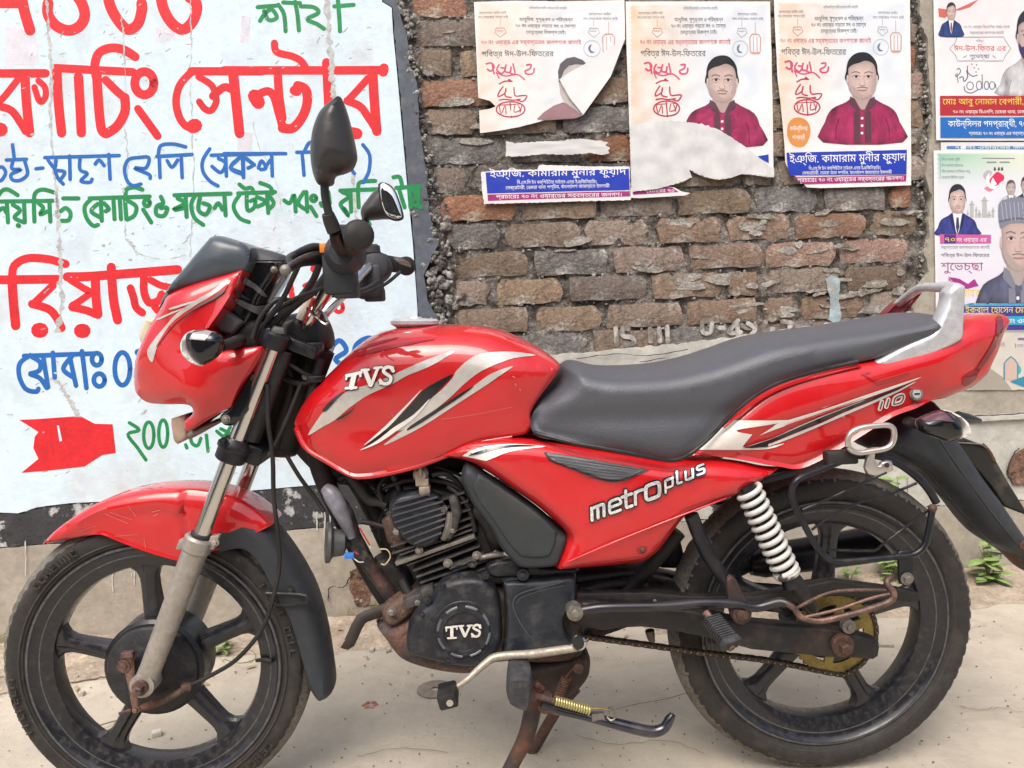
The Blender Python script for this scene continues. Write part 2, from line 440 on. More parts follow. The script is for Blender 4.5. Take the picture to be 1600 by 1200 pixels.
# joints between the cast slabs
def groove(name, pts, wd=.006):
    vs = []; n = len(pts)
    q = [G(*p) for p in pts]
    for i, a in enumerate(q):
        t = (q[min(i + 1, n - 1)] - q[max(i - 1, 0)]).normalized(); s = V((-t.y, t.x, 0)) * wd * (.5 + .4 * random.random())
        vs += [a + s + V((0, 0, .004)), a - s + V((0, 0, .004))]
    o = mk(name, vs, [(2 * i, 2 * i + 2, 2 * i + 3, 2 * i + 1) for i in range(n - 1)], DARKC, None, False); o['kind'] = 'structure'
def jit(a, b, n, s=1.6): return [(a[0] + (b[0] - a[0]) * i / n, a[1] + (b[1] - a[1]) * i / n + random.uniform(-s, s)) for i in range(n + 1)]
groove('ground_joint', jit((-40, 1092), (185, 1056), 24, .8) , .004)

# ================================================================== WALL
UO = wuz(WP(800, 600))[0]
BW = (WO + WU * ((wuz(WP(1040, 300))[0]))); BW.z = 0
wall = empty('masonry_wall', BW, 'weathered masonry wall with white painted sign panel, bare brickwork and cement plaster pier behind the motorcycle', 'wall')
PLW = mat('pale_blue_limewash', (.60, .73, .80), .75, var=.055, vscale=5, bump=.0016, bscale=70, col2=(.56, .60, .63), thr=.62, soft=.10, dust=.34, dcol=(.42, .43, .44))
GREYP = mat('grey_border_paint', (.085, .10, .125), .7, var=.18, vscale=9, bump=.0015, bscale=60, dust=.3, dcol=(.3, .3, .3))
BLKB = mat('black_speckled_band', (.035, .035, .038), .8, var=.3, vscale=30, bump=.003, bscale=90, col2=(.42, .43, .43), thr=.60, soft=.03)
CEM = mat('grey_cement', (.36, .33, .28), .9, var=.14, vscale=5, bump=.0025, bscale=55, col2=(.29, .26, .21), thr=.56, soft=.2, dust=.3, dcol=(.24, .21, .15))
CEMW = mat('pale_cement', (.50, .50, .46), .88, var=.12, vscale=6, bump=.003, bscale=45, col2=(.36, .35, .31), thr=.58, soft=.15, dust=.4, dcol=(.28, .26, .22))
PIER = mat('pier_plaster', (.31, .285, .235), .9, var=.15, vscale=7, bump=.003, bscale=60, col2=(.37, .34, .28), thr=.5, soft=.2, dust=.25, dcol=(.16, .14, .11))
MORT = mat('mortar', (.25, .23, .20), .95, var=.4, vscale=26, bump=.012, bscale=110, col2=(.07, .06, .05), thr=.50, soft=.07)  # dark blotches put the shade of the joint cavities into the colour
BRK = mat('weathered_brick', (.235, .165, .115), .9, var=.34, vscale=15, bump=.008, bscale=85, col2=(.36, .32, .27), thr=.58, soft=.05, objrand=.30, dust=.7, dcol=(.075, .062, .05))
BRKO = mat('orange_brick', (.28, .135, .080), .9, var=.3, vscale=16, bump=.010, bscale=80, col2=(.36, .29, .22), thr=.58, soft=.05, objrand=.25, dust=.35, dcol=(.14, .10, .08))
BRKG = mat('grey_brick', (.165, .148, .135), .9, var=.36, vscale=17, bump=.012, bscale=80, col2=(.36, .34, .31), thr=.58, soft=.05, objrand=.3, dust=.7, dcol=(.06, .055, .05))

def wslab(name, poly, m, off, depth=.03, amp=.001, nf=14, grid=.02, parent=None, px=True, smooth=0, jag=0.0):
    p2 = [wuz(WP(*p, off)) for p in poly] if px else poly
    if smooth: p2 = catmull(p2, smooth, True)
    if jag:
        r = resample(p2, .012); r = [np.array(q) for q in r]
        p2 = [q + jag * np.array([mn.noise(V((q[0] * 45, q[1] * 45, 1))) + .6 * mn.noise(V((q[0] * 130, q[1] * 130, 9))), mn.noise(V((q[0] * 45, q[1] * 45, 7)))]) for q in r]
    va, fs, d, isb = fill(p2, grid, (), min(grid, .015))
    vs = [WL(x, z, off + amp * mn.noise(V((x * nf, z * nf, 3))) + amp * .6 * mn.noise(V((x * nf * 4, z * nf * 4, 3)))) for x, z in va]
    n = len(vs); nb = [i for i in range(n) if isb[i]]
    nb_n = len(resample(p2, min(grid, .015)))
    vs += [v - WN * depth for v in vs[:nb_n]]
    side = [(i, n + i, n + (i + 1) % nb_n, (i + 1) % nb_n) for i in range(nb_n)]
    a2 = sum(p2[i][0] * p2[(i + 1) % len(p2)][1] - p2[(i + 1) % len(p2)][0] * p2[i][1] for i in range(len(p2)))
    if a2 < 0: side = [s[::-1] for s in side]
    return mk(name, vs, fs + side, m, parent or wall, True, 50)

# mortar bed behind everything
ul, ur = wuz(WP(600, 300))[0], wuz(WP(1490, 300))[0]
zt, zb = WP(1000, -600).z, WP(1000, 600).z
vs, fs = [], []
nx, nz_ = int((ur - ul) / .006), int((zt - zb) / .006)
for i in range(nx + 1):
    for j in range(nz_ + 1):
        u, z = ul + (ur - ul) * i / nx, zb + (zt - zb) * j / nz_
        h = .006 * mn.noise(V((u * 30, z * 38, 0))) + .0045 * mn.noise(V((u * 85, z * 95, 4))) + .008 * mn.noise(V((u * 11, z * 14, 4)))
        vs.append(WL(u, z, -.013 + h))
fs = [(i * (nz_ + 1) + j, (i + 1) * (nz_ + 1) + j, (i + 1) * (nz_ + 1) + j + 1, i * (nz_ + 1) + j + 1) for i in range(nx) for j in range(nz_)]
mk('mortar_bed', vs, fs, MORT, wall, True, 180)

# the bricks, course by course
def brick_mesh(k, L, m):
    """knocked-about brick face L long, about 50 faces shown, its centre at the origin"""
    r = random.Random(k); nx_, ny_ = 7, 3; hx, hz = L / 2, .0378; vs = []; fs = []
    top = [r.uniform(-.0045, .0030) for _ in range(nx_ + 1)]; bot = [r.uniform(-.0030, .0045) for _ in range(nx_ + 1)]
    tilt = r.uniform(-.004, .004)
    for i in range(nx_ + 1):
        for j in range(ny_ + 1):
            x = -hx + 2 * hx * i / nx_; z = -hz + 2 * hz * j / ny_; y = 0
            if i in (0, nx_):
                x += (1 if i == 0 else -1) * r.uniform(0, .012); 
                if j in (0, ny_): x += (1 if i == 0 else -1) * r.uniform(0.002, .012)
            if j == ny_: z += top[i]
            if j == 0: z += bot[i]
            edge = (i in (0, nx_)) + (j in (0, ny_))
            y = (-.004 - r.uniform(0, .004) if edge == 1 else -.009 - r.uniform(0, .006) if edge == 2 else r.uniform(-.0022, .002))
            vs.append((x, z, y + tilt * x / hx))
    n = len(vs); F = [(i * (ny_ + 1) + j, (i + 1) * (ny_ + 1) + j, (i + 1) * (ny_ + 1) + j + 1, i * (ny_ + 1) + j + 1) for i in range(nx_) for j in range(ny_)]
    ring = [i * (ny_ + 1) for i in range(nx_ + 1)] + [nx_ * (ny_ + 1) + j for j in range(1, ny_ + 1)] + [i * (ny_ + 1) + ny_ for i in range(nx_ - 1, -1, -1)] + [j for j in range(ny_ - 1, 0, -1)]
    vs += [(vs[q][0], vs[q][1], -.03) for q in ring]
    R_ = len(ring); F += [(ring[q], n + q, n + (q + 1) % R_, ring[(q + 1) % R_]) for q in range(R_)]
    me = bpy.data.meshes.new('brick'); me.from_pydata([tuple(WU * a + V((0, 0, b)) + WN * c) for a, b, c in vs], [], F)
    me.materials.append(m); me.shade_smooth(); me.set_sharp_from_angle(angle=math.radians(42)); return me
lengths = (.075, .115, .165, .215, .235, .250)
BM = {(L, t): [brick_mesh(hash((i, t)) % 999 + int(L * 1000), L, (BRK, BRKO, BRKG)[t]) for i in range(3 if L > .2 else 2)] for L in lengths for t in range(3)}
zc = WP(750, 392).z; sp = (WP(750, 347).z - WP(750, 480).z) / 3
Ledge = [(630, -900), (640, -200), (640, 0), (645, 60), (652, 120), (655, 165), (665, 250), (676, 300), (690, 340), (702, 400), (706, 450), (706, 520), (800, 600)]
Redge = [(1410, -900), (1425, -200), (1430, 0), (1446, 100), (1450, 200), (1440, 300), (1442, 380), (1440, 440), (1420, 500), (1420, 600)]
def edge_u(E, z):
    q = [wuz(WP(*p)) for p in E]
    for a, b in zip(q, q[1:]):
        if b[1] <= z <= a[1]: return a[0] + (b[0] - a[0]) * (a[1] - z) / (a[1] - b[1] + 1e-9)
    return q[0][0] if z > q[0][1] else q[-1][0]
starts = {0: 700, 1: 710, 2: 690, 3: 676, 4: 680, -1: 672}
rb = random.Random(11)
for k in range(-19, 5):
    zmid = zc - sp * (k + .5)
    a, b_ = edge_u(Ledge, zmid) + .004, edge_u(Redge, zmid) - .004
    u = a if k % 2 == 0 else a - .0
    first = .235 if k % 2 == 0 else (.115 if k % 4 == 1 else .165)
    first = {0: .235, 1: .115, 2: .235, 3: .115, 4: .165}.get(k, first)
    cur = u; q = 0
    while cur < b_ - .05:
        L = first if q == 0 else rb.choice((.235, .235, .235, .25, .215, .215, .115 if rb.random() < .5 else .235))
        if cur + L > b_ + .01: L = max([x for x in lengths if cur + x <= b_ + .012] or [.075])
        um = cur + L / 2; pxm = (um - a) / (b_ - a)
        ro = rb.random()
        t = 0
        if pxm > .62 and k >= -1 and ro < .30: t = 1
        elif pxm > .88 and ro < .45: t = 1
        elif k < 0 and ro < .08: t = 1
        elif pxm < .3 and ro < .4: t = 2
        elif ro < .12: t = 2
        me = rb.choice(BM[(L, t)])
        o = bpy.data.objects.new('brick', me); C.objects.link(o); o.parent = wall
        o.location = WL(um, zmid + rb.uniform(-.002, .002), rb.uniform(-.005, .004)) - BW
        o.rotation_mode = 'AXIS_ANGLE'; o.rotation_axis_angle = (rb.uniform(-.012, .012), *WN)
        cur += L + rb.uniform(.006, .012); q += 1

# sign panel: pale limewashed plaster, grey border, black foot band, bare cement below
wz = [(-1000, -600), (590, -600), (594, -40), (597, 3), (612, 12), (614, 50), (620, 110), (628, 200), (637, 300), (645, 380), (652, 480), (656, 600), (662, 748), (500, 757), (330, 772), (250, 780), (110, 786), (60, 792), (28, 802), (-20, 800), (-1000, 852)]
wslab('limewash_panel', wz, PLW, .0120, grid=.05, amp=0)
gb = [(594, -600), (616, -600), (618, -5), (625, 22), (636, 55), (640, 100), (652, 130), (655, 200), (663, 250), (668, 300), (672, 340), (684, 380), (662, 430), (668, 470), (686, 500), (690, 540), (700, 600), (720, 745), (664, 748), (658, 600), (654, 480), (647, 380), (639, 300), (630, 200), (622, 110), (616, 50), (614, 12), (599, 3), (596, -40)]
wslab('grey_border', gb, GREYP, .0112, grid=.03, amp=.001, jag=.004)
bb = [(-1000, 855), (-20, 803), (28, 804), (60, 794), (110, 788), (250, 782), (330, 774), (500, 759), (720, 748), (790, 745), (800, 800), (640, 812), (520, 822), (330, 838), (200, 842), (60, 850), (-20, 858), (-1000, 925)]
wslab('black_band', bb, BLKB, .0108, grid=.03, amp=.0015, jag=.005)
pb = [(800, 555), (900, 553), (1100, 533), (1250, 512), (1330, 500), (1424, 486), (1424, 560), (1440, 655), (2600, 600), (2600, 712), (1440, 792), (1100, 812), (802, 830), (792, 745), (702, 745), (700, 600), (700, 560)]
wslab('pale_render', pb, CEMW, .0104, grid=.03, amp=.003, nf=9, jag=.007)
cb = [(-1000, 927), (-20, 860), (60, 852), (200, 844), (330, 840), (520, 824), (640, 814), (802, 832), (1100, 814), (1440, 794), (2600, 714), (2600, 905), (-1000, 1230)]
wslab('cement_plinth', cb, CEM, .0135, grid=.025, amp=.0045, nf=8, jag=.003)
pr = [(1432, -600), (1436, 0), (1440, 40), (1450, 60), (1452, 120), (1458, 190), (1452, 230), (1446, 270), (1456, 310), (1450, 345), (1454, 372), (1444, 395), (1452, 425), (1436, 450), (1428, 486), (1426, 560), (1442, 652), (2600, 597), (2600, -600)]
wslab('plaster_pier', pr, PIER, .0150, grid=.025, amp=.003, nf=10, jag=.006)
wslab('plaster_ledge', [(1436, 656), (2600, 598), (2600, 605), (1436, 663)], CEMW, .024, grid=.02, amp=.001, jag=.002)
# smears of pale mortar and old paint left on the bricks
SMR = mat('mortar_smear', (.33, .31, .275), .95, var=.4, vscale=28, bump=.008, bscale=90, col2=(.20, .175, .145), thr=.54, soft=.08)
rs2 = random.Random(17)
for i in range(64):
    if i < 40: x, y = rs2.uniform(1000, 1430), rs2.uniform(330, 520)
    else: x, y = rs2.uniform(690, 1430), rs2.uniform(20, 545)
    w_, h_ = rs2.uniform(6, 30), rs2.uniform(2, 8); n_ = 13; a0 = rs2.uniform(-.25, .1)
    pl = [(x + w_ * math.cos(t) * rs2.uniform(.8, 1.1), y + h_ * math.sin(t) * rs2.uniform(.7, 1.2) + a0 * w_ * math.cos(t)) for t in np.linspace(0, 6.28, n_, endpoint=False)]
    wslab('mortar_smear', pl, SMR, rs2.uniform(.0012, .0034), depth=.004, grid=.01, amp=.0018, nf=40, jag=.005)
wslab('blue_paint_streak', [(1290, 436), (1300, 430), (1313, 436), (1311, 470), (1316, 496), (1308, 506), (1294, 500), (1298, 470)], mat('old_blue_paint', (.27, .35, .38), .85, var=.3, vscale=30, col2=(.33, .32, .29), thr=.55), .0062, depth=.003, grid=.01, amp=.003, nf=40, jag=.004)
# ragged plaster lumps where the sign panel breaks away to the bricks
rl = random.Random(5); RUBBLE = mat('broken_plaster', (.30, .29, .27), .9, var=.5, vscale=40, col2=(.07, .065, .06), thr=.5, soft=.06, bump=.004, bscale=120)
b = B()
def lump(b, c, r):
    bm = bmesh.new(); bmesh.ops.create_icosphere(bm, subdivisions=1, radius=1)
    s = [rl.uniform(.6, 1.3) for _ in range(3)]
    vs = [c + (WU * v.co.x * s[0] + V((0, 0, v.co.y * s[1])) + WN * v.co.z * .55) * r * rl.uniform(.75, 1.2) for v in bm.verts]
    bm.verts.index_update(); b.add(vs, [tuple(v.index for v in f.verts) for f in bm.faces]); bm.free()
for i in range(520):
    y = rl.uniform(-30, 560); e = edge_u(Ledge, WP(650, y).z); u = e + rl.gauss(-.012, .014); r = rl.uniform(.003, .009)
    if 330 < y < 520: u = e + rl.gauss(-.03, .024); r *= 1.5
    lump(b, WL(u, WP(650, y).z, rl.uniform(0, .010)), r)
for i in range(260):
    y = rl.uniform(-30, 500); e = edge_u(Redge, WP(1440, y).z); u = e + rl.gauss(.002, .010)
    lump(b, WL(u, WP(1440, y).z, rl.uniform(-.006, .006)), rl.uniform(.003, .009))
for i in range(900):
    k = rl.randint(-13, 4); z = zc - sp * k + rl.gauss(0, .004); a_, b__ = edge_u(Ledge, z), edge_u(Redge, z)
    lump(b, WL(rl.uniform(a_, b__), z, rl.uniform(-.010, -.002)), rl.uniform(.002, .0065))
o = b.build('broken_plaster', RUBBLE, wall, 60, False); o['kind'] = 'stuff'
# broken hole with bare bricks at the right edge and cracked patch behind the engine
HOLE = mat('hole_shadow_brick', (.19, .11, .075), .95, var=.5, vscale=22, bump=.012, bscale=60, col2=(.035, .025, .02), thr=.54, soft=.04)
for poly in ([(1575, 735), (1585, 712), (1600, 700), (1640, 700), (1640, 760), (1600, 758), (1580, 756)], [(546, 893), (560, 888), (572, 905), (580, 930), (572, 950), (556, 946), (546, 920)]):
    wslab('brick_scar', poly, HOLE, .0175, depth=.004, grid=.008, amp=.004, nf=40, jag=.006)

MOSS = mat('mossy_cement', (.16, .16, .06), .95, var=.4, vscale=30, col2=(.30, .27, .20), thr=.5, soft=.12, bump=.004, bscale=90)
for poly in ([(-60, 985), (10, 990), (60, 1000), (120, 1008), (170, 1015), (180, 1032), (100, 1045), (-60, 1075)], [(320, 992), (380, 984), (430, 980), (450, 1000), (380, 1010), (320, 1016)], [(555, 925), (600, 930), (640, 950), (640, 985), (540, 990), (540, 960)]):
    wslab('moss_patch', poly, MOSS, .0150, depth=.002, grid=.02, amp=.001, jag=.012)
STAIN = mat('pale_drip', (.50, .48, .43), .9)
b = B()
for x, y0, y1 in ((176, 880, 925), (210, 890, 915), (206, 895, 905), (40, 845, 900), (507, 800, 860), (515, 800, 840), (524, 806, 870), (548, 812, 830), (495, 800, 830)):
    n_ = 8; q = [(x + random.uniform(-.8, .8), y0 + (y1 - y0) * i / n_) for i in range(n_ + 1)]
    b.add([WP(a + s_ * 1.1 * random.uniform(.3, 1.2), c, .0185) for a, c in q for s_ in (-1, 1)], [(2 * i, 2 * i + 2, 2 * i + 3, 2 * i + 1) for i in range(n_)])
mk('paint_drips', b.v, b.f, STAIN, wall, False)['kind'] = 'stuff'
CRD = mat('crack_black', (.03, .025, .02), .95); b = B()
for q in ([(513, 940), (514, 920), (522, 916), (536, 918), (545, 905), (552, 896)], [(570, 948), (600, 944), (640, 930)], [(1592, 700), (1580, 715), (1574, 740), (1585, 760)], [(1455, 840), (1462, 870), (1478, 900)], [(900, 560), (960, 553), (1010, 556), (1075, 545)], [(1000, 566), (1040, 560), (1060, 570), (1100, 560)], [(1340, 505), (1336, 530), (1342, 560)], [(1585, 380), (1588, 400), (1580, 430)]):
    q = catmull(q, 5); q = [(a + random.uniform(-1, 1), c + random.uniform(-1, 1)) for a, c in q]; n_ = len(q)
    b.add([WP(a + s_ * random.uniform(.3, 1.3), c + s_ * .5, .0188) for a, c in q for s_ in (-1, 1)], [(2 * i, 2 * i + 2, 2 * i + 3, 2 * i + 1) for i in range(n_ - 1)])
mk('wall_cracks', b.v, b.f, CRD, wall, False)['kind'] = 'stuff'
SCF = mat('grime_scuff', (.34, .36, .37), .9, var=.3, vscale=50); b = B(); r_ = random.Random(8)
for i in range(230):                                     # short scuffs and grime marks on the sign panel
    x, y = r_.uniform(0, 640), r_.uniform(5, 745)
    if r_.random() < .5: x, y = r_.gauss(r_.choice((300, 210, 440, 540, 90)), 34), r_.gauss(r_.choice((70, 380, 360, 90, 620, 740)), 26)
    if not (0 < x < 600 and 0 < y < 745): continue
    L_, a0 = r_.uniform(1.5, 11), r_.uniform(-1.2, .4); n_ = 3
    b.add([WP(x + (t - .5) * L_ * math.cos(a0) + s_ * r_.uniform(.2, .8), y + (t - .5) * L_ * math.sin(a0) + s_ * .5, .01235) for t in (0, .5, 1) for s_ in (-1, 1)], [(0, 2, 3, 1), (2, 4, 5, 3)])
mk('scuff_marks', b.v, b.f, SCF, wall, False)['kind'] = 'stuff'
for poly in ([(242, 42), (272, 40), (274, 62), (244, 66)], [(378, 25), (392, 26), (390, 68), (374, 66)], [(10, 40), (55, 50), (60, 100), (8, 105)], [(372, 205), (395, 208), (392, 240), (370, 236)]):
    wslab('faded_patch', poly, mat('pinkish_stain', (.62, .62, .68), .8, var=.1, vscale=30), .01215, depth=.0004, grid=.03, amp=0, jag=.004)
# ------------------------------------------------------------------ painted lettering (brush strokes)
LR = mat('red_sign_paint', (.64, .012, .020), .6, var=.14, vscale=16, col2=(.62, .60, .60), thr=.73, soft=.012)
LB = mat('blue_sign_paint', (.006, .12, .42), .6, var=.12, vscale=20, col2=(.5, .6, .7), thr=.74, soft=.012)
LG = mat('green_sign_paint', (.004, .22, .06), .6, var=.15, vscale=20, col2=(.5, .6, .55), thr=.74, soft=.012)
FADEW = mat('faded_white_paint', (.42, .41, .39), .8, var=.35, vscale=34, col2=(.20, .18, .155), thr=.50, soft=.05)
def letters(name, groups, m, off=.01225, parent=None):
    """groups: (zoom scale, ox, oy, stroke width in zoomed px, [strokes])"""
    for sx, ox, oy, wd, ss in groups:
        b = B(); k = 0
        for s in ss:
            w2 = wd
            if isinstance(s, tuple): s, w2 = s
            v2, fs = ribmesh(zz(s, sx, ox, oy), w2 / sx, 5)
            b.add([WP(x, y, off + k * .000012) for x, y in v2], [f[::-1] for f in fs]); k += 1
        mk(name, b.v, b.f, m, parent or wall, False)['kind'] = 'stuff'
def rg_(cx, cy, rx, ry): return ' '.join('%.1f,%.1f' % p for p in circle(cx, cy, rx, ry, 12)) + ' %.1f,%.1f' % (cx + rx, cy)
Z1, Z2 = (4, 0, 0), (4, 350, 0)
letters('red_lettering', [
    (*Z1, 68, [('-200,10 130,12', 80), '130,-60 150,60 188,190', '300,20 300,90 350,160 430,190 500,160 530,90 500,0 440,-60', '670,-60 690,40 740,130 800,185 860,150 885,70 885,20', '1000,-60 1020,50 1070,140 1140,185 1200,140 1230,60 1220,10 1180,-20']),
    (*Z1, 60, [('-200,460 285,458', 54), '155,460 165,640 185,830', ('125,480 30,600 -20,650', 44), ('-20,660 70,690 130,770 160,820', 50), ('215,545 240,620 262,635 285,600 280,545 240,505', 40), ('-25,810 5,810', 88),
     ('345,425 830,450', 52), ('335,425 390,420', 36), '355,450 365,640 385,830', '490,480 500,660 508,830', ('600,480 593,400 620,330 690,300 770,310 845,355', 56), '605,470 615,640 632,800 660,835', ('660,500 730,570 780,610', 52), '780,610 780,700 730,790 665,835',
     (rg_(902, 520, 60, 72), 56), ('862,680 985,850', 50), ('1195,450 1125,530 1100,630 1120,730 1165,790 1215,795', 48), ('1205,790 1220,785', 88), ('1195,445 1640,445', 52), ('1240,480 1320,530 1345,590 1350,640 1320,690 1280,680 1245,635', 42), ('1330,600 1400,545 1450,560', 50), '1455,460 1475,640 1495,830']),
    (*Z2, 60, [('0,440 640,440', 54), '60,470 78,640 98,835', ('190,600 215,640', 84), ('215,590 270,570 310,600 340,700 365,790', 52), ('335,450 345,600 365,740', 54), '365,800 430,800 490,730 520,640 510,560 460,535', ('440,565 455,570', 62),
     ('315,270 330,325 420,350 480,380 515,430', 46), ('640,390 650,600 665,860', 56), ('700,440 990,438', 54), ('1000,425 995,450', 60), '930,460 940,640 955,820', ('900,490 810,590 770,630', 46), ('770,630 850,665 900,730 945,800', 50), ('800,830 830,835', 72)]),
    (4, 0, 200, 62, [('-100,950 360,945', 56), ('420,930 600,925 1110,885', 58), ('75,960 85,1100 98,1235', 60), ('75,930 90,860 170,815 300,820 410,850', 52), ('330,985 220,1090', 50), ('200,1100 300,1130 350,1180 385,1250', 52), ('240,1264 256,1264', 94),
     ('440,950 520,1000 560,1030 500,1080 450,1110', 44), ('450,1120 540,1140 600,1165', 50), ('595,940 600,1060 612,1165', 58), ('506,1268 522,1268', 90), ('695,870 708,1060 735,1200', 58), ('815,1000 835,1060 850,1120 890,1155', 48), ('900,930 900,1020 930,1090 990,1080 1010,1040', 50), ('940,950 1010,985 1100,1000', 44), ('990,1075 965,1110 985,1140', 46)]),
    (5.333, 400, 330, 66, [('240,520 280,600 300,710', 50), ('400,620 450,600 500,640', 30), ('560,560 620,520', 60), (rg_(690, 800, 34, 40), 36), ('480,480 520,440', 60)]),
], LR)
letters('green_lettering', [
    (*Z2, 27, ['210,45 330,35', '225,130 260,80 300,60 330,110 280,125 250,70', '340,30 375,90 385,195', '370,15 475,20', '445,10 460,100 468,190', '480,40 560,45 590,80 520,120 580,150 625,180', '690,40 810,30', '712,0 720,100 725,195']),
    (4, 0, 200, 27, ['-20,440 10,395 50,385 110,420', '-20,460 330,455', '-10,520 20,500 40,530', '42,460 50,590', '80,480 125,515 90,560 150,590', '150,460 155,590', ('112,608 118,612', 30), '215,585 212,460 222,405 270,385 345,405', '240,470 270,500 250,540 300,520', '308,460 315,585',
     '395,440 490,440', '380,520 410,500 440,530 430,575 385,580', '575,440 530,490 540,560 580,610 612,605', '560,440 935,428', '630,450 636,580', '610,475 570,520 628,560', '650,470 680,505 660,520', '708,440 716,570', '748,440 756,570', '785,430 790,385 840,370 890,385', '780,440 790,570', '800,455 850,490 840,545 795,572',
     rg_(918, 468, 18, 20), '895,510 945,590', '1005,430 1020,470 980,490 978,540 1025,548 1045,500 1005,500', '1090,420 1440,410', '1110,440 1155,470 1085,510 1150,500', '1160,430 1166,555', '1220,420 1195,480 1215,560 1270,605', '1250,430 1240,510 1285,540 1312,490 1270,470', '1340,500 1365,470 1390,510', '1402,420 1410,545']),
    (4.571, 350, 230, 30, ['110,265 150,295 195,290 215,330', '100,330 365,320', '112,340 68,420 110,505 178,535', '162,340 168,450 215,430 222,375 190,385', '235,355 300,390 240,425', '308,340 316,470', '320,345 355,400 320,445', '258,255 330,285 345,330', '430,380 470,400 500,340 512,460', '570,320 530,400 592,450', '588,320 595,460', rg_(640, 365, 18, 20), '618,425 660,492',
     '690,400 700,420', '745,320 755,400', '830,310 1100,300', '845,320 895,350 835,400 850,440 890,490 860,440', '903,320 908,460', '962,430 958,300 975,250 1080,240', '1210,215 1255,215 1275,290', '1230,290 1400,280', '1250,300 1290,430', '1322,300 1332,430', '1350,300 1375,350 1340,400 1405,430', '1385,290 1390,420', ('1035,540 1040,550', 30)]),
    (4, 0, 480, 22, ['808,722 870,768 800,795 860,880 912,955', rg_(930, 800, 32, 82), rg_(1020, 790, 28, 85), '1160,860 1168,880', '1190,800 1200,850 1235,865 1255,820', '1290,800 1300,900', '1355,775 1400,805 1440,750', '1380,760 1440,790']),
], LG)
letters('blue_lettering', [
    (*Z1, 23, ['-20,1050 15,1045 35,1080 10,1125 -20,1130', '78,905 88,980', '40,1000 165,995', '80,1010 75,1055 130,1060 70,1090 80,1125 130,1125 172,1085 155,1010', '225,1055 268,1050', '280,985 745,972', '300,1000 340,1050 350,1000', '340,1050 360,1110 395,1150', '350,1065 405,1075 380,1120', '435,975 438,1120', '500,985 500,1060 545,1085 505,1130 560,1140 575,1120', '595,1025 620,1000 650,1035', '680,965 688,1120',
     '850,985 800,1000 778,1060 795,1130 830,1160 880,1150', '860,985 930,985 910,1050 840,1050 930,1090 938,1115', '995,990 1000,1110', '990,960 1005,910 1080,900 1160,918', '980,978 1200,965', '1045,1005 1075,1045 1110,1000', '1132,975 1138,1110', '1310,930 1268,1000 1268,1070 1310,1130 1362,1162', '1320,970 1640,962', '1325,1040 1380,1078 1410,1020 1365,990', '1410,980 1415,1100', '1520,970 1522,1110', '1500,985 1440,1050 1515,1090', '1540,990 1590,1030']),
    (*Z2, 23, ['0,960 385,960', '115,970 120,1105', '95,985 40,1045 115,1080', '135,990 180,1030 150,1050', '215,1050 235,1005 262,1050 230,1060', '262,1040 290,1000', '298,970 302,1100', '455,952 540,950', '488,955 500,1095', '505,940 530,895 570,885', '800,1065 815,1085', '868,905 910,970 905,1070 870,1140']),
    (4, 0, 480, 30, ['190,300 125,350 120,430 160,510 225,528 240,510', '150,305 590,290', '200,310 250,345 245,395 190,415', '190,420 250,445 292,505', '270,310 300,500', '330,285 342,440', '450,305 395,385 460,440', '440,330 475,490', '512,275 540,505', rg_(605, 325, 30, 38), rg_(620, 455, 34, 40), rg_(765, 385, 48, 102), ('862,282 888,278', 44), '892,285 900,350']),
    (1, 0, 0, 8, ['514,547 530,532 541,548 524,562 545,578 532,603 516,590', '553,565 556,540 575,528 592,534']),
], LB, .0124)
wslab('painted_hand_arrow', [(30, 656), (55, 655), (125, 650), (148, 662), (176, 663), (181, 708), (160, 711), (132, 729), (80, 735), (33, 739), (60, 717), (52, 700), (54, 683), (60, 675)], LR, .0124, depth=.0002, grid=.05, amp=0)
wslab('arrow_slit', [(89, 665), (92, 665), (97, 689), (93, 690)], PLW, .0127, depth=.0002, grid=.05, amp=0)
letters('faded_numerals', [(3.556, 650, 280, 26, ['1110,830 1115,920', '1180,830 1150,830 1150,870 1200,880 1210,910 1160,920', '1300,830 1305,900', '1350,830 1355,900', '1395,820 1400,900']),
    (3.556, 1000, 280, 24, ['345,790 350,850 390,850 400,800', '440,825 470,825', '545,785 495,850 560,850', '540,800 545,875', '600,800 640,830 620,860', '700,790 690,840 740,830', '790,790 850,800 830,820'])], FADEW, .006)
# cracks and flaked paint on the sign panel
CRK = mat('flaked_plaster', (.46, .475, .475), .9, var=.3, vscale=60, bump=.002, bscale=150)
rk = random.Random(3)
b = B()
def crackline(pts, w0, w1, off=.0124, dens=9):
    global b
    q = catmull(pts, max(2, int(dens)))
    vs = []
    for i, p in enumerate(q):
        wv = rk.uniform(w0, w1) * (1 if rk.random() > .25 else .3); j = rk.uniform(-1.5, 1.5)
        vs += [WP(p[0] - wv / 2 + j, p[1], off), WP(p[0] + wv / 2 + j, p[1], off)]
    b.add(vs, [(2 * i, 2 * i + 2, 2 * i + 3, 2 * i + 1) for i in range(len(q) - 1)])
crackline([(72, -10), (76, 60), (80, 110), (79, 190), (82, 240), (88, 300), (90, 350)], 2, 7, dens=14)
crackline([(88, 300), (90, 330), (92, 370), (94, 400), (95, 440)], 3, 10)
crackline([(93, 440), (97, 470), (90, 520)], 3, 12)
crackline([(80, 590), (92, 600), (100, 612), (112, 630), (122, 652)], 3, 14)
crackline([(190, 25), (193, 60), (197, 140), (196, 200), (200, 260), (196, 330), (196, 370)], 1, 3, dens=12)
crackline([(196, 372), (205, 382), (215, 395), (235, 402), (262, 405), (290, 398)], 1, 8, dens=8)
crackline([(297, -5), (299, 60), (297, 120), (300, 190), (303, 300), (300, 350), (296, 410)], .6, 3, dens=12)
crackline([(511, -10), (513, 40), (517, 90), (520, 130), (522, 152)], 6, 12, dens=8)
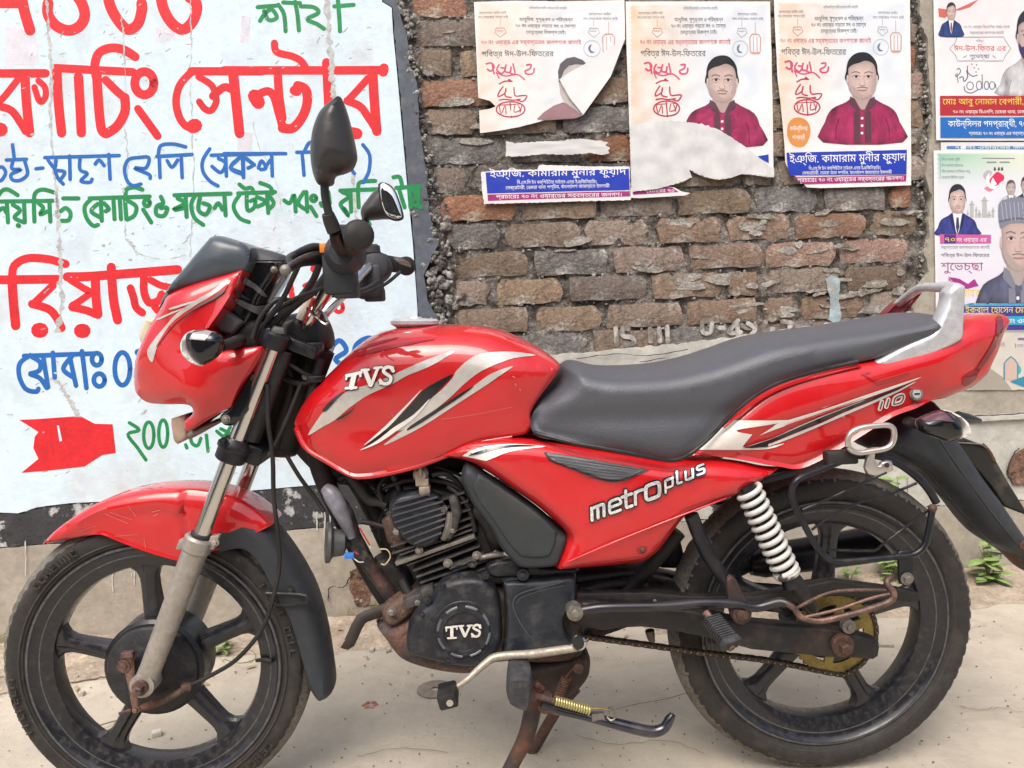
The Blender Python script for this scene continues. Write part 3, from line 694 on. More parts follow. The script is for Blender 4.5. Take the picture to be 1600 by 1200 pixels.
crackline([(395, 190), (405, 230), (430, 280), (440, 330)], .6, 1.6)
crackline([(548, 240), (552, 280), (555, 330), (560, 350)], 4, 9)
for s in range(150):
    x, y = rk.uniform(5, 600), rk.uniform(20, 745); r = rk.uniform(.5, 3.2) * (1 if rk.random() < .3 else .5)
    if y > 640: r *= .7
    v2 = [(x + r * math.cos(a) * rk.uniform(.4, 1.5), y + r * .7 * math.sin(a) * rk.uniform(.4, 1.5)) for a in np.arange(0, 6.28, .8)]
    b.add([WP(*p, .0125) for p in v2], [tuple(range(len(v2)))[::-1]])
mk('flaked_paint', b.v, b.f, CRK, wall, False)['kind'] = 'stuff'
# hairline cracks, a tyre rub and stains on the slab
for pts in ([(1400, 985), (1440, 980), (1490, 984), (1540, 978)], [(1500, 1105), (1530, 1112), (1560, 1108), (1600, 1116)], [(560, 1185), (620, 1172), (700, 1178)], [(900, 1150), (960, 1165), (1040, 1160), (1100, 1180)]):
    groove('ground_crack', [(a + random.uniform(-2, 2), c + random.uniform(-1.5, 1.5)) for a, c in catmull(pts, 6)], .0011)
# ================================================================== MOTORCYCLE
bike = empty('motorcycle', (P(760, 1000).x, 0, 0), 'red motorcycle with black seat and silver grab rail parked before the wall', 'motorcycle')
XA = V((1, 0, 0)); YA = V((0, 1, 0)); ZA = V((0, 0, 1))
def mirror(o, m=None):
    """the same part on the far side (Y -> -Y)"""
    me = o.data.copy(); n = len(me.vertices); co = np.empty(n * 3); me.vertices.foreach_get('co', co); co = co.reshape(-1, 3)
    co[:, 1] *= -1; me.vertices.foreach_set('co', co.ravel()); me.flip_normals()
    c = o.copy(); c.data = me; C.objects.link(c); c.parent = o.parent
    for k in ('label',):
        if k in c: del c[k]
    if m: me.materials.clear(); me.materials.append(m)
    return c
def T(pts, r, m, name, parent=None, seg=8, smooth=5, flat=1.0):
    return B().tube([P(*p) for p in pts], r, seg, smooth, True, flat).build(name, m, parent or bike, 60)

# ---------------------------------------------------------------- wheels
def make_wheel(name, cx, cy, R, rr, ro, angs, wid=.038, tyre_marks=0):
    c = P(cx, cy, 0)
    seg = 72
    pr_ = [(-.030, rr - .004), (-.036, rr + .002), (-.037, rr - .004), (-.031, rr - .010), (-.028, rr - .020), (-.024, ro + .012), (-.020, ro + .003), (-.010, ro), (.010, ro), (.020, ro + .003), (.024, ro + .012), (.028, rr - .020), (.031, rr - .010), (.037, rr - .004), (.036, rr + .002), (.030, rr - .004)]
    rim = B().lathe(c, YA, pr_, seg, 0, False).build(name, RIMM, bike, 30)
    # tyre
    n = 360; b = B(); rows = []
    sw = wid
    prf = [(-.030, rr - .008, 0), (-.034, rr + .004, 0), (-.0365, rr + .006, 0), (-sw - .001, rr + (R - rr) * .30, 0), (-sw - .002, rr + (R - rr) * .45, 0), (-sw, rr + (R - rr) * .62, 0), (-sw + .002, rr + (R - rr) * .68, 1), (-sw + .007, R - .014, 2), (-sw + .014, R - .008, 2), (-.016, R - .003, 3), (-.006, R - .0005, 0)]
    prf = prf + [(-a, r_, t) for a, r_, t in prf[::-1]]
    vs = []
    for i in range(n):
        th = 2 * math.pi * i / n
        for q, (y, r_, t) in enumerate(prf):
            if t:
                k = (i + (q if q < len(prf) / 2 else len(prf) - q) * 1) % 5
                if k < 2: r_ -= (.0008, .0020, .0018)[t - 1]; y *= (.99, .955, .985)[t - 1]
            r_ += .0006 * mn.noise(V((math.cos(th) * 9, math.sin(th) * 9, q)))
            vs.append(c + V((math.cos(th) * r_, y, math.sin(th) * r_)))
    m_ = len(prf); fs = [(i * m_ + q, i * m_ + q + 1, ((i + 1) % n) * m_ + q + 1, ((i + 1) % n) * m_ + q) for i in range(n) for q in range(m_ - 1)]
    b.add(vs, fs); tyre = b.build('tyre', [RUBB, TREAD], rim, 30)
    cc_ = c - rootloc(rim)
    for pg in tyre.data.polygons:
        ce = sum((tyre.data.vertices[i].co for i in pg.vertices), V()) / len(pg.vertices) - cc_
        if math.hypot(ce.x, ce.z) > rr + (R - rr) * .72: pg.material_index = 1
    # raised sidewall ribs and moulded marks
    b = B().lathe(c, YA, [(-.0385, rr + .010), (-.0400, rr + .012), (-.0385, rr + .014)], 120, 0, False)
    B().lathe(c, YA, [(-.0372, rr + .0005), (-.0380, rr - .0015), (-.0374, rr - .0035)], 140, 0, False).build('rim_lip', mat('worn_rim_highlight', (.10, .105, .115), .35, metal=.6, var=.4, vscale=60, dust=.5), rim, 60)  # paler rings: worn edge plus the rim lip highlight put in as colour
    B().lathe(c, YA, [(-.0282, rr - .0185), (-.0288, rr - .0200), (-.0282, rr - .0215)], 140, 0, False).build('rim_edge', mat('worn_rim_highlight', (.1, .1, .1), .35), rim, 60)
    rs_ = random.Random(int(cx))
    def mark(th, rad, w_, h_, yy=-.0418):
        e = V((math.cos(th), 0, math.sin(th))); t = V((-math.sin(th), 0, math.cos(th)))
        b.box(c + e * rad + V((0, yy, 0)), t * w_, YA * .0016, e * h_)
    for a0, txt in ((35, 'IIEII TTIL'), (-38, 'ZEKTVN'), (205, 'IILIELII'), (140, 'ZTHEVNT'), (-100, 'IILTE')):
        for q, ch in enumerate(txt):
            th = math.radians(a0 - q * 3.4); rad = rr + (R - rr) * .47
            if ch == ' ': continue
            mark(th, rad, .0012, .0065)
            if ch in 'ETZL': mark(th - .018, rad - .0055, .0042, .0011)
            if ch in 'ETZ': mark(th - .018, rad + .0055, .0042, .0011)
            if ch in 'EHK': mark(th - .018, rad, .0038, .0011)
            if ch in 'NVHK': mark(th - .034, rad, .0012, .0065)
    b.build('sidewall_lettering', mat('dusty_letter_rubber', (.040, .034, .028), .8, var=.4, vscale=40), rim, 30)
    # spokes
    for a in angs:
        a = math.radians(a); e = V((math.cos(a), 0, math.sin(a))); t = V((-math.sin(a), 0, math.cos(a)))
        st = [(.045, .024, .024), (.075, .0200, .023), (.11, .0180, .020), (.15, .0165, .018), (ro - .026, .0172, .017), (ro - .013, .0215, .017), (ro - .005, .031, .017), (ro + .004, .052, .016)]
        sec = [(-1, -.35), (-.80, -.85), (-.45, -1), (.10, -1), (.34, -.72), (.8, -.60), (1, -.35), (1, .35), (.6, 1), (-.6, 1), (-1, .35)]
        vs = [c + e * r_ + t * (w_ * s) + YA * (h_ * q) for r_, w_, h_ in st for s, q in sec]; k = len(sec)
        fs = [(i * k + j, i * k + (j + 1) % k, (i + 1) * k + (j + 1) % k, (i + 1) * k + j) for i in range(len(st) - 1) for j in range(k)] + [tuple(range(k)), tuple(range((len(st) - 1) * k, len(st) * k))[::-1]]
        B().add(vs, fs).build('spoke', RIMM, rim, 28)
    return c, rim
fc, fw = make_wheel('front_wheel', 253, 1030, .294, .238, .193, (93, 165, 237, 309, 21), .036)
rc, rw = make_wheel('rear_wheel', 1278, 965, .306, .247, .197, (-61, 11, 83, 155, 227), .042)
# front hub: drum, brake plate, brake arm and rod
B().lathe(fc, YA, [(-.040, .05), (-.040, .088), (-.034, .094), (.03, .094), (.04, .06)], 40).build('hub_drum', BLKM, fw)
b = B().lathe(fc, YA, [(-.062, .022), (-.060, .034), (-.052, .050), (-.050, .078), (-.046, .084), (-.040, .085)], 40)
b.lathe(P(280, 998, -.05), -YA, [(0, .012), (.010, .009)], 10)
b.build('brake_plate', mat('worn_black_plate', (.020, .020, .023), .5, metal=.3, var=.3, vscale=25, dust=.35, dcol=(.12, .11, .10), bump=.0008, bscale=110), fw)
b = B().tube([P(199, 1026, -.075), P(204, 1060, -.078), P(212, 1105, -.082)], [.0125, .008, .0065], 8, 3, True, .5, YA)
b.lathe(P(198, 1036, -.070), -YA, [(-.02, .012), (.014, .012), (.014, .007), (.018, .007)], 14)
b.box(P(200, 1022, -.078), XA * .011, YA * .006, ZA * .005, .001)
b.bolt(P(213, 1108, -.086), .0055, .006); b.tube([P(186, 1115, -.084), P(205, 1109, -.084)], .0026, 6, 1)
b.build('brake_arm', RUSTL, fw)
b = B().tube([P(213, 1109, -.080), P(240, 1100, -.075), P(265, 1090, -.072), P(290, 1075, -.07)], [.0055, .0075, .0065, .005], 8); b.box(P(292, 1073, -.071), XA * .009, YA * .006, ZA * .006, .001)
b.build('torque_link', RUST, fw)
T([(400, 1032, -.028), (412, 1031, -.03), (424, 1033, -.03)], [.0035, .0045, .006], DIRTM, 'valve', fw)
T([(185, 1103, -.07), (185, 1104, -.07)], .001, DIRTM, 'cable_end', fw) if False else None

# ---------------------------------------------------------------- fork
def axis_at(y, Y=-.095):                       # axis of the near leg as the photograph shows it
    x = 228 + (430 - 228) * (1065 - y) / (1065 - 530); return P(x, y, Y)
A_, D_ = axis_at(1065), axis_at(527); FA = (D_ - A_).normalized()
def along(y): return axis_at(y)
b = B(); L1 = (axis_at(838) - A_).length
b.lathe(A_, FA, [(-.020, .012), (-.016, .018), (.0, .0205), (.03, .0195), (L1 * .35, .0205), (L1 * .8, .0222), (L1 - .03, .0225), (L1 - .026, .026), (L1 - .004, .0265), (L1, .022)], 26)
b.lathe(A_ + V((0, -.012, 0)), -YA, [(-.03, .022), (.006, .022), (.008, .017)], 22)
slider = b.build('fork_slider', SLIDER, bike); mirror(slider)
b = B(); b.lathe(A_ + V((0, -.020, 0)), -YA, [(0, .014), (.004, .014)], 18); b.bolt(A_ + V((0, -.024, 0)), .0105, .012)
b.build('axle_nut', RUSTL, bike)
b = B(); b.box(A_ + FA * (L1 - .012) + XA * .027, XA * .008, YA * .008, FA * .014, .002); b.bolt(A_ + FA * (L1 - .012) + XA * .031 - YA * .006, .006, .005); b.build('fender_mount', SLIDER, bike); b = B(); b.box(A_ + FA * (L1 - .012) - XA * .027, XA * .008, YA * .008, FA * .010, .002)
b.build('fender_mount', SLIDER, bike)
L2 = (D_ - A_).length
st = B().lathe(A_ + FA * (L1 - .002), FA, [(0, .0150), (L2 - L1, .0150)], 26).build('fork_tube', CHROME, bike); mirror(st)
ds = B().lathe(A_ + FA * (L1 - .003), FA, [(0, .0185), (.008, .0185), (.010, .0165)], 24).build('dust_seal', RUBC, bike); mirror(ds)
# lower clamp, upper clamp, steering head
cl = along(702)
b = B().lathe(cl - FA * .022, FA, [(0, .024), (.003, .027), (.020, .027), (.024, .030), (.030, .030), (.034, .024), (.042, .020)], 26)
b.lathe(V((cl.x, -cl.y, cl.z)) - FA * .022, FA, [(0, .024), (.003, .027), (.020, .027), (.024, .030), (.030, .030), (.034, .024), (.042, .020)], 26)
b.bolt(P(350, 690, -.12), .006, .008)
PX = FA.cross(YA)
if PX.x < 0: PX = -PX
b.box(V((cl.x, 0, cl.z)) + PX * .020, PX * .030, YA * .092, FA * .018, .006)
b.build('lower_fork_clamp', BLKM, bike)
cu = along(536)
b = B()
for s in (1, -1):
    b.lathe(V((cu.x, cu.y * s, cu.z)) - FA * .010, FA, [(0, .022), (.012, .026), (.026, .026), (.030, .022)], 26)
b.box(V((cu.x, 0, cu.z)) + PX * .032 + FA * .008, PX * .042, YA * .088, FA * .012, .005)
b.box(P(470, 541, -.07), XA * .040, YA * .012, ZA * .006, .002)
b.build('upper_fork_clamp', BLKM, bike)
for s in (1, -1): B().lathe(V((cu.x, cu.y * s, cu.z)) + FA * .018, FA, [(0, .013), (.010, .013), (.012, .010)], 6).build('fork_cap', STEEL, bike)
stc = B(); hd = V((cu.x, 0, cu.z)) + PX * .060; stc.tube([hd + FA * .01, hd - FA * .19], .031, 20, 1)
stc.build('steering_head', DIRTM, bike)
b = B()                                         # black sleeve beside the upper tube, behind it
p0, p1 = along(548), along(690)
b.tube([p0 + V((.019, .016, 0)), p1 + V((.020, .016, 0))], .017, 14, 1)
sl_ = b.build('fork_shroud', BLKP, bike); mirror(sl_)

# ---------------------------------------------------------------- front fender
FRX = [P(a, c, -.05).x for a, c in ((120, 818), (165, 798), (215, 789), (262, 790), (290, 798))]; FRZ = [P(a, c, -.05).z for a, c in ((120, 818), (165, 798), (215, 789), (262, 790), (290, 798))]
fen = solid('front_fender', [(71, 848, -.01), (87, 830, -.02), (112, 810, -.025), (150, 787, -.03), (200, 770, -.03), (262, 762, -.03), (325, 764, -.03), (375, 779, -.03), (405, 798, -.03), (424, 821, -.04), (424, 821, -.04), (400, 833, -.045), (345, 857, -.05), (322, 864, -.05), (290, 874, -.05), (276, 876, -.05), (225, 861, -.05), (185, 846, -.05), (160, 836, -.05), (140, 836, -.04), (112, 841, -.03), (71, 848)],
            RED, bike, W=.058, R=.036, e=2.5, grid=.009,
            mod=lambda x, z: .007 * max(0, min(1, (x - P(287, 850, -.05).x) / .004)) + .006 * max(0, min(1, (np.interp(x, FRX, FRZ) - z) / .006)) * (1 if x < P(289, 800, -.05).x else 0))
flap = solid('mudflap', [(384, 800, -.02), (424, 812), (452, 845), (478, 885), (497, 925), (512, 980), (521, 1035), (524, 1068), (515, 1083), (500, 1085), (486, 1076, -.03), (478, 1052, -.04), (466, 1010, -.045), (452, 965, -.05), (428, 925, -.05), (408, 885, -.05), (380, 858, -.05), (340, 862, -.05), (330, 850, -.05), (346, 830, -.05)],
             BLKT, bike, W=.052, R=.036, e=2.4, grid=.011)
FT = bvh([fen]); SCR = mat('scratch', (.60, .16, .15), .6)
strokes_on('scratch', [([(165, 803), (200, 818)], .9), ([(172, 800), (206, 812)], .7), ([(238, 800), (250, 797)], 1.2), ([(240, 806), (247, 803)], .9), ([(200, 790), (212, 806)], .6), ([(120, 830), (150, 822)], .6), ([(225, 840), (228, 858)], .6), ([(180, 838), (215, 835)], .5)], SCR, fen, FT, .0012)
b = B().tube([P(416, 930, -.055), P(424, 944, -.058), P(476, 943, -.058), P(480, 935, -.058), P(470, 929, -.056), P(416, 927, -.055)], .0028, 6, 3)
b.bolt(P(454, 922, -.050), .007, .004); b.build('cable_guide', BLKP, flap)
b = B()
for x, y in ((373, 874),): b.bolt(P(x, y, -.055), .005, .003)
b.build('rivet', BLKP, flap)

# ---------------------------------------------------------------- headlamp cowl and screen
cowl = solid('headlamp_cowl', [(381, 421, -.10), (381, 421, -.10), (352, 474, -.12), (324, 514, -.125), (324, 514, -.12), (345, 545, -.12), (345, 549, -.12), (378, 544, -.12), (407, 541, -.12), (407, 541, -.12), (409, 549, -.12), (392, 580, -.12), (374, 606, -.12), (362, 636, -.11), (362, 636, -.11), (326, 655, -.09), (294, 676, -.07), (294, 676, -.07), (292, 657, -.06), (307, 643, -.06), (298, 632, -.08), (262, 631, -.06), (236, 628, -.04), (221, 617, -.03), (215, 604, -.03), (216, 584, -.03), (222, 556, -.03), (242, 510, -.035), (259, 479, -.05), (274, 457, -.06), (320, 439, -.085)],
             RED, bike, W=.130, R=.042, e=2.8, grid=.008, wmap=[(381, 430, .86), (330, 480, .95), (270, 500, .72), (230, 600, .55), (340, 600, 1.05), (400, 560, 1.08), (300, 660, .8)], mod=lambda x, z: .10 * max(0, P(280, 560, -.12).z - .02 - z) + .05 * max(0, P(300, 560, -.12).x - x))
vis = solid('windscreen', [(338, 369, -.05), (338, 369, -.05), (352, 370, -.06), (372, 377, -.07), (385, 383, -.08), (391, 393, -.09), (389, 408, -.10), (382, 423, -.10), (382, 423, -.10), (320, 444, -.085), (272, 464, -.06), (246, 503, -.03), (246, 503, -.03), (260, 470, -.03), (298, 420, -.04)],
            SMOKE, bike, W=.112, R=.022, e=2.6, grid=.010, wmap=[(345, 380, .85), (300, 440, .9), (370, 410, 1.0), (250, 500, .4)])
T([(337, 368, -.05), (298, 419, -.045), (260, 469, -.035), (244, 505, -.03)], .0018, STEEL, 'screen_edge', vis, 6)
b = B().tube([P(237, 500, .19), P(233, 525, .20), P(236, 542, .2)], [.012, .020, .012], 12, 4, True, .8); b.tube([P(236, 525, .19), P(262, 527, .13), P(290, 530, .07)], .009, 8); b.build('far_indicator', mat('cream_lens', (.62, .58, .42), .25, spec=.7), bike)
# black inner cowl behind the lamp with its steps and screw
ic = solid('inner_cowl', [(383, 384), (420, 390), (447, 399), (453, 406), (454, 414), (447, 438), (426, 474), (418, 498), (405, 520), (398, 542), (372, 546), (345, 548), (322, 516), (350, 470), (380, 421), (389, 402)],
           BLKG, bike, W=.058, R=.022, e=2.2, grid=.010)
tr = bvh([ic, cowl, vis])
decal('cowl_step', [zz('945,292! 1195,295! 1195,302! 945,300!', 5, 200, 350), zz('885,455! 905,410! 1000,470 1060,530! 1085,562! 1050,562 980,505', 5, 200, 350), zz('830,575! 900,600 1000,640 1110,615! 1075,690 1010,705! 900,650 830,600', 5, 200, 350)], mat('grey_gloss_plastic', (.16, .165, .17), .2, coat=.3), ic, tr, .004, 2, 5)
decal('cowl_recess', [zz('960,190! 1100,215 1240,260 1262,290! 1200,285 950,283!', 5, 200, 350), zz('840,515! 960,590! 900,580 840,545', 5, 200, 350)], mat('grey_matt_plastic', (.045, .047, .05), .6), ic, tr, .003, 2, 5)
b = B().bolt(P(428, 421, -.064), .0045, .003); b.build('cowl_screw', STEEL, ic)
solid('lamp_bracket', [(338, 488), (352, 482), (381, 503), (366, 523), (345, 518), (335, 505)], mat('grey_plastic_box', (.10, .102, .105), .5, bump=.0005, bscale=300), bike, W=.010, R=.006, Yc=-.075, Wb=.02, grid=.008, smooth=0)
solid('cable_cluster_box', [(366, 520), (395, 500), (420, 512), (408, 545), (380, 548), (360, 540)], DIRTM, bike, W=.02, R=.012, Yc=-.05, smooth=3)
# black bracket under the cowl and the little beige lamp plate
solid('cowl_stay', [(362, 634), (380, 606), (398, 580), (395, 640), (372, 662), (352, 664), (345, 650)], BLKG, bike, W=.01, R=.006, Yc=-.10, Wb=.01)
b = B(); b.bolt(P(353, 655, -.112), .006, .004); b.build('stay_bolt', STEEL, bike)
solid('plate_holder', [(268, 654), (292, 646), (296, 684), (278, 694), (273, 690)], mat('beige_plastic', (.42, .31, .235), .6, var=.1, dust=.2), bike, W=.010, R=.004, Yc=-.045, Wb=.10, smooth=0, grid=.01)
solid('plate_holder_arm', [(290, 676), (340, 654), (348, 658), (296, 687)], mat('weathered_alloy', (.25, .24, .22), .5, metal=.4, dust=.4), bike, W=.012, R=.005, Yc=-.04, Wb=.08, smooth=0)
solid('plate_holder_back', [(276, 652), (306, 642), (296, 655), (292, 672)], DIRTM, bike, W=.006, R=.004, Yc=-.030, smooth=0)
decal('cowl_stripes', [zz('150,1000 200,910 300,790 380,700 520,600 660,520 740,455 790,440 798,455 740,510 660,560 520,640 400,740 310,850 230,960 190,1080', 5, 200, 350)], SILV, cowl, bvh([cowl]), .0010, 4, 6)
decal('cowl_stripe_accent', [zz('215,970 330,820 440,720 560,650 700,575 770,500 775,470 700,530 560,620 430,700 320,800', 5, 200, 350)], RED, cowl, bvh([cowl]), .0022, 4, 6)
decal('cowl_stripe_black', [zz('400,745 540,640 650,580 740,520 760,525 690,580 600,625 480,690', 5, 200, 350)], mat('dark_silver', (.12, .11, .11), .3), cowl, bvh([cowl]), .0034, 4, 6)
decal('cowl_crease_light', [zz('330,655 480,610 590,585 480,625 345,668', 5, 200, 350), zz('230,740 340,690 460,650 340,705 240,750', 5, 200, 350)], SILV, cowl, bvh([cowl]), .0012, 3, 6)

def indicator(name, body, lens, Y, W, stalk):
    o = solid(name, body, BLKG, bike, W=W, R=.016, Yc=Y, grid=.006, smooth=3, e=1.8, angle=30)
    solid('lens', lens, CLEAR, o, W=W * 1.06, R=.014, Yc=Y, grid=.006, smooth=3, e=1.8)
    T(stalk, [.009, .010, .012], RUBC, 'stalk', o); return o
ind = indicator('front_indicator', [(292, 524), (305, 516), (324, 516), (340, 520), (348, 528), (349, 542), (343, 555), (328, 566), (316, 570), (302, 560), (294, 545)],
    [(283, 536), (290, 522), (302, 516), (306, 517), (297, 526), (295, 545), (304, 560), (318, 571), (308, 571), (292, 562), (284, 550)], -.20, .018, [(345, 542, -.19), (362, 536, -.15), (375, 532, -.09)])
decal('lens_top', [zz('505,850! 620,832 655,845! 600,910! 480,900!', 5, 200, 350)], mat('tinted_lens_top', (.30, .27, .28), .12, coat=.5), ind, bvh([ind]), .001, 0, 5)

# ---------------------------------------------------------------- handlebar group
bar = [P(478, 512, -.035), P(492, 486, -.05), P(516, 446, -.09), P(532, 408, -.14), P(548, 385, -.20), P(560, 373, -.27), P(566, 369, -.34)]
full = bar[::-1] + [V((p.x, -p.y, p.z)) for p in bar]
B().tube(full, .0115, 14, 5).build('handlebar', CHROME, bike, 60)
def grip(s):
    b = B(); p0, p1 = bar[4], bar[6] + V((0, -.028, 0)); q0, q1 = V((p0.x, p0.y * s, p0.z)), V((p1.x, p1.y * s, p1.z)); ax = (q1 - q0).normalized(); L = (q1 - q0).length
    pr = [(.0, .020)]
    k = 26
    for i in range(k): pr += [(L * (.05 + .8 * i / k), .0165), (L * (.05 + .8 * (i + .5) / k), .0178)]
    pr += [(L * .86, .0178), (L * .88, .0215), (L * .93, .0225), (L * .98, .0205), (L * 1.0, .015), (L * 1.008, .006)]
    b.lathe(q0, ax, pr, 22); return b.build('grip', RUBC, bike, 50)
grip(1); grip(-1)
for s in (1, -1):
    b = B(); q = P(540, 397, -.185)
    q = V((q.x, q.y * s, q.z))
    b.lathe(q + V((0, .035 * s, 0)), V((0, -s, 0)), [(0, .020), (.004, .028), (.03, .034), (.045, .034), (.058, .030), (.068, .024), (.075, .020)], 24)
    b.box(q + V((-.012, .012 * s, -.030)), XA * .026, YA * .026, ZA * .036, .008)
    b.box(q + V((-.004, .012 * s, -.058)), XA * .020, YA * .022, ZA * .014, .005)
    b.lathe(q + V((-.006, .01 * s, .030)), ZA, [(0, .019), (.014, .018), (.018, .012)], 18)
    o = b.build('switch_housing', BLKT, bike, 40)
    b = B().box(q + V((-.033, -.006 * s, .010)), XA * .006, YA * .010, ZA * .008, .002); b.build('switch_button', ORANGE, o)
# levers
b = B().tube([P(512, 402, -.16), P(490, 404, -.19), P(470, 409, -.25), P(455, 417, -.31), P(448, 421, -.345)], [.012, .012, .0085, .007, .006], 10, 5, True, .6, YA)
lv = b.build('clutch_lever', BLKM, bike, 60)
B().ball(P(446, 422, -.35), .0082).build('lever_ball', STEEL, lv); 
b = B().tube([P(516, 392, -.15), P(490, 388, -.17), P(462, 398, -.20), P(452, 404, -.23), P(456, 418, -.26)], [.009, .009, .007, .006, .005], 8); b.build('lever_bracket', BLKM, bike, 60)
# mirrors
nm = solid('mirror', [(530, 151, -.34), (537, 160, -.34), (543, 177, -.34), (550, 203, -.34), (556, 232, -.34), (557, 248, -.34), (549, 264, -.34), (536, 271, -.34), (523, 275, -.34), (520, 286, -.34), (510, 291, -.34), (497, 288, -.34), (490, 273, -.34), (486, 250, -.34), (486, 225, -.34), (490, 200, -.34), (500, 176, -.34), (516, 160, -.34)],
           mat('mirror_shell_plastic', (.030, .028, .027), .38, var=.08, bump=.0002, bscale=200), bike, W=.034, R=.030, Yc=-.34, Wb=.045, Rb=.02, e=1.9, grid=.006)
T([(507, 283, -.34), (508, 305, -.338), (513, 330, -.335), (521, 350, -.33)], .0062, RUBC, 'mirror_stem', nm)
T([(512, 334, -.335), (516, 345, -.33), (523, 362, -.325)], [.009, .0105, .011], RUBC, 'stem_boot', nm)
B().tube([P(523, 360, -.325), P(530, 380, -.27), P(540, 392, -.20)], [.009, .012, .014], 10).build('mirror_mount', BLKP, nm)
fm = solid('mirror', [(601, 288, .34), (584, 300, .34), (573, 313, .34), (565, 325, .34), (564, 336, .34), (568, 344, .34), (577, 345, .34), (600, 343, .34), (618, 343, .34), (628, 341, .34), (628, 330, .34), (620, 305, .34), (611, 292, .34)],
           mat('mirror_shell_plastic', (.03, .03, .03), .4), bike, W=.030, R=.025, Yc=.34, Wb=.02, e=1.9, grid=.007)
solid('mirror_frame', [(591, 288, .31), (604, 286, .31), (616, 295, .31), (624, 313, .31), (630, 333, .31), (629, 342, .31), (617, 345, .31), (603, 338, .31), (594, 316, .31)], RUBC, fm, W=.004, R=.003, Yc=.311, Wb=.02, grid=.008, smooth=3)
g_ = solid('mirror_glass', [(594, 289, .305), (604, 288, .305), (615, 297, .305), (622, 314, .305), (627, 332, .305), (627, 340, .305), (617, 342, .305), (604, 335, .305), (596, 315, .305)], MIRRG, fm, W=.006, R=.03, Yc=.306, Wb=.001, grid=.008, smooth=3)
T([(571, 342, .34), (570, 352, .34), (570, 372, .335), (575, 395, .30)], .0085, BLKP, 'mirror_stem', fm)

# cables and hoses round the head
for k, (pts, r) in enumerate([
    ([(545, 437, -.17), (505, 450, -.15), (462, 466, -.12), (430, 488, -.10), (408, 520, -.09), (398, 548, -.08)], .0035),
    ([(470, 407, -.19), (455, 440, -.16), (440, 470, -.13), (415, 505, -.10), (400, 545, -.08)], .0045),
    ([(590, 440, .12), (560, 455, .05), (500, 458, -.02), (462, 480, -.05), (436, 510, -.07), (425, 560, -.08)], .0042),
    ([(500, 410, -.15), (488, 440, -.13), (465, 470, -.11), (440, 490, -.10), (425, 520, -.08)], .006),
    ([(510, 430, -.1), (490, 455, -.09), (462, 475, -.09), (420, 510, -.09)], .0075),
    ([(455, 470, -.08), (430, 470, -.10), (405, 500, -.10), (395, 530, -.10)], .005),
    ([(625, 425, .2), (600, 445, .15), (560, 460, .08), (520, 462, .02)], .004),
    ([(418, 600, -.10), (419, 660, -.105), (426, 715, -.10), (428, 780, -.085), (437, 870, -.075), (428, 930, -.072), (408, 985, -.07), (370, 1030, -.068), (330, 1055, -.066), (298, 1070, -.068)], .0042),
    ([(448, 712, -.05), (468, 745, -.05), (490, 775, -.04), (507, 800, -.04)], .0042),
    ([(470, 600, -.06), (450, 650, -.07), (432, 690, -.08), (420, 712, -.09)], .004),
    ([(440, 560, -.07), (470, 580, -.07), (490, 590, -.06)], .004)]):
    T(pts, r, RUBC, 'cable', bike, 8, 6)
# ignition cluster: dark blocks, silver key area
solid('ignition_block', [(440, 500), (470, 488), (505, 492), (520, 520), (517, 545), (480, 548), (440, 530)], BLKP, bike, W=.05, R=.02, smooth=3)
b = B().lathe(P(488, 500, -.03), (P(500, 478, -.03) - P(488, 500, -.03)), [(0, .018), (.02, .018), (.024, .012)], 18); b.build('ignition_lock', BLKM, bike)
b = B().tube([P(487, 472, -.06), P(505, 490, -.065), P(512, 503, -.065), (P(506, 506, -.065)), P(490, 492, -.06)], .0028, 6, 4)
b.tube([P(478, 480, -.06), P(498, 497, -.06)], .004, 6, 1); b.tube([P(482, 496, -.06), P(492, 478, -.05)], .0035, 6, 1)
b.build('key_ring', CHROME, bike)
b = B().tube([P(470, 500, -.055), P(480, 478, -.055), P(488, 462, -.06)], [.010, .009, .006], 10); b.build('key_tag', mat('tan_key_tag', (.45, .40, .34), .5), bike)
T([(475, 505, -.065), (483, 485, -.067), (489, 465, -.067)], .0028, RED, 'red_cord', bike, 6)
b = B(); b.box(P(437, 517, -.10), XA * .010, YA * .010, ZA * .006, .002); b.build('clamp_cover', mat('grey_plastic_box', (.1, .1, .1), .5), bike)
# dark frame and wiring mass behind the fork
solid('frame_headstock', [(428, 548), (470, 545), (508, 548), (505, 580), (490, 615), (478, 650), (470, 690), (462, 712), (430, 714), (404, 708), (398, 690), (408, 640), (420, 590)], DIRTM, bike, W=.030, R=.02, Yc=.02, smooth=3)
for pts, r in (([(440, 560, -.03), (455, 600, -.035), (440, 660, -.03), (430, 700, -.03)], .008), ([(500, 560, -.05), (492, 600, -.05), (480, 640, -.05)], .010), ([(445, 590, -.045), (470, 600, -.05), (498, 590, -.05)], .006)):
    T(pts, r, RUBC, 'wiring_loom', bike)
b = B().box(P(493, 592, -.06), XA * .014, YA * .010, ZA * .006, .002); b.build('wiring_connector', BLKM, bike)
b = B().lathe(P(478, 588, -.055), -YA, [(0, .008), (.006, .006)], 12); b.build('horn_bolt', STEEL, bike)
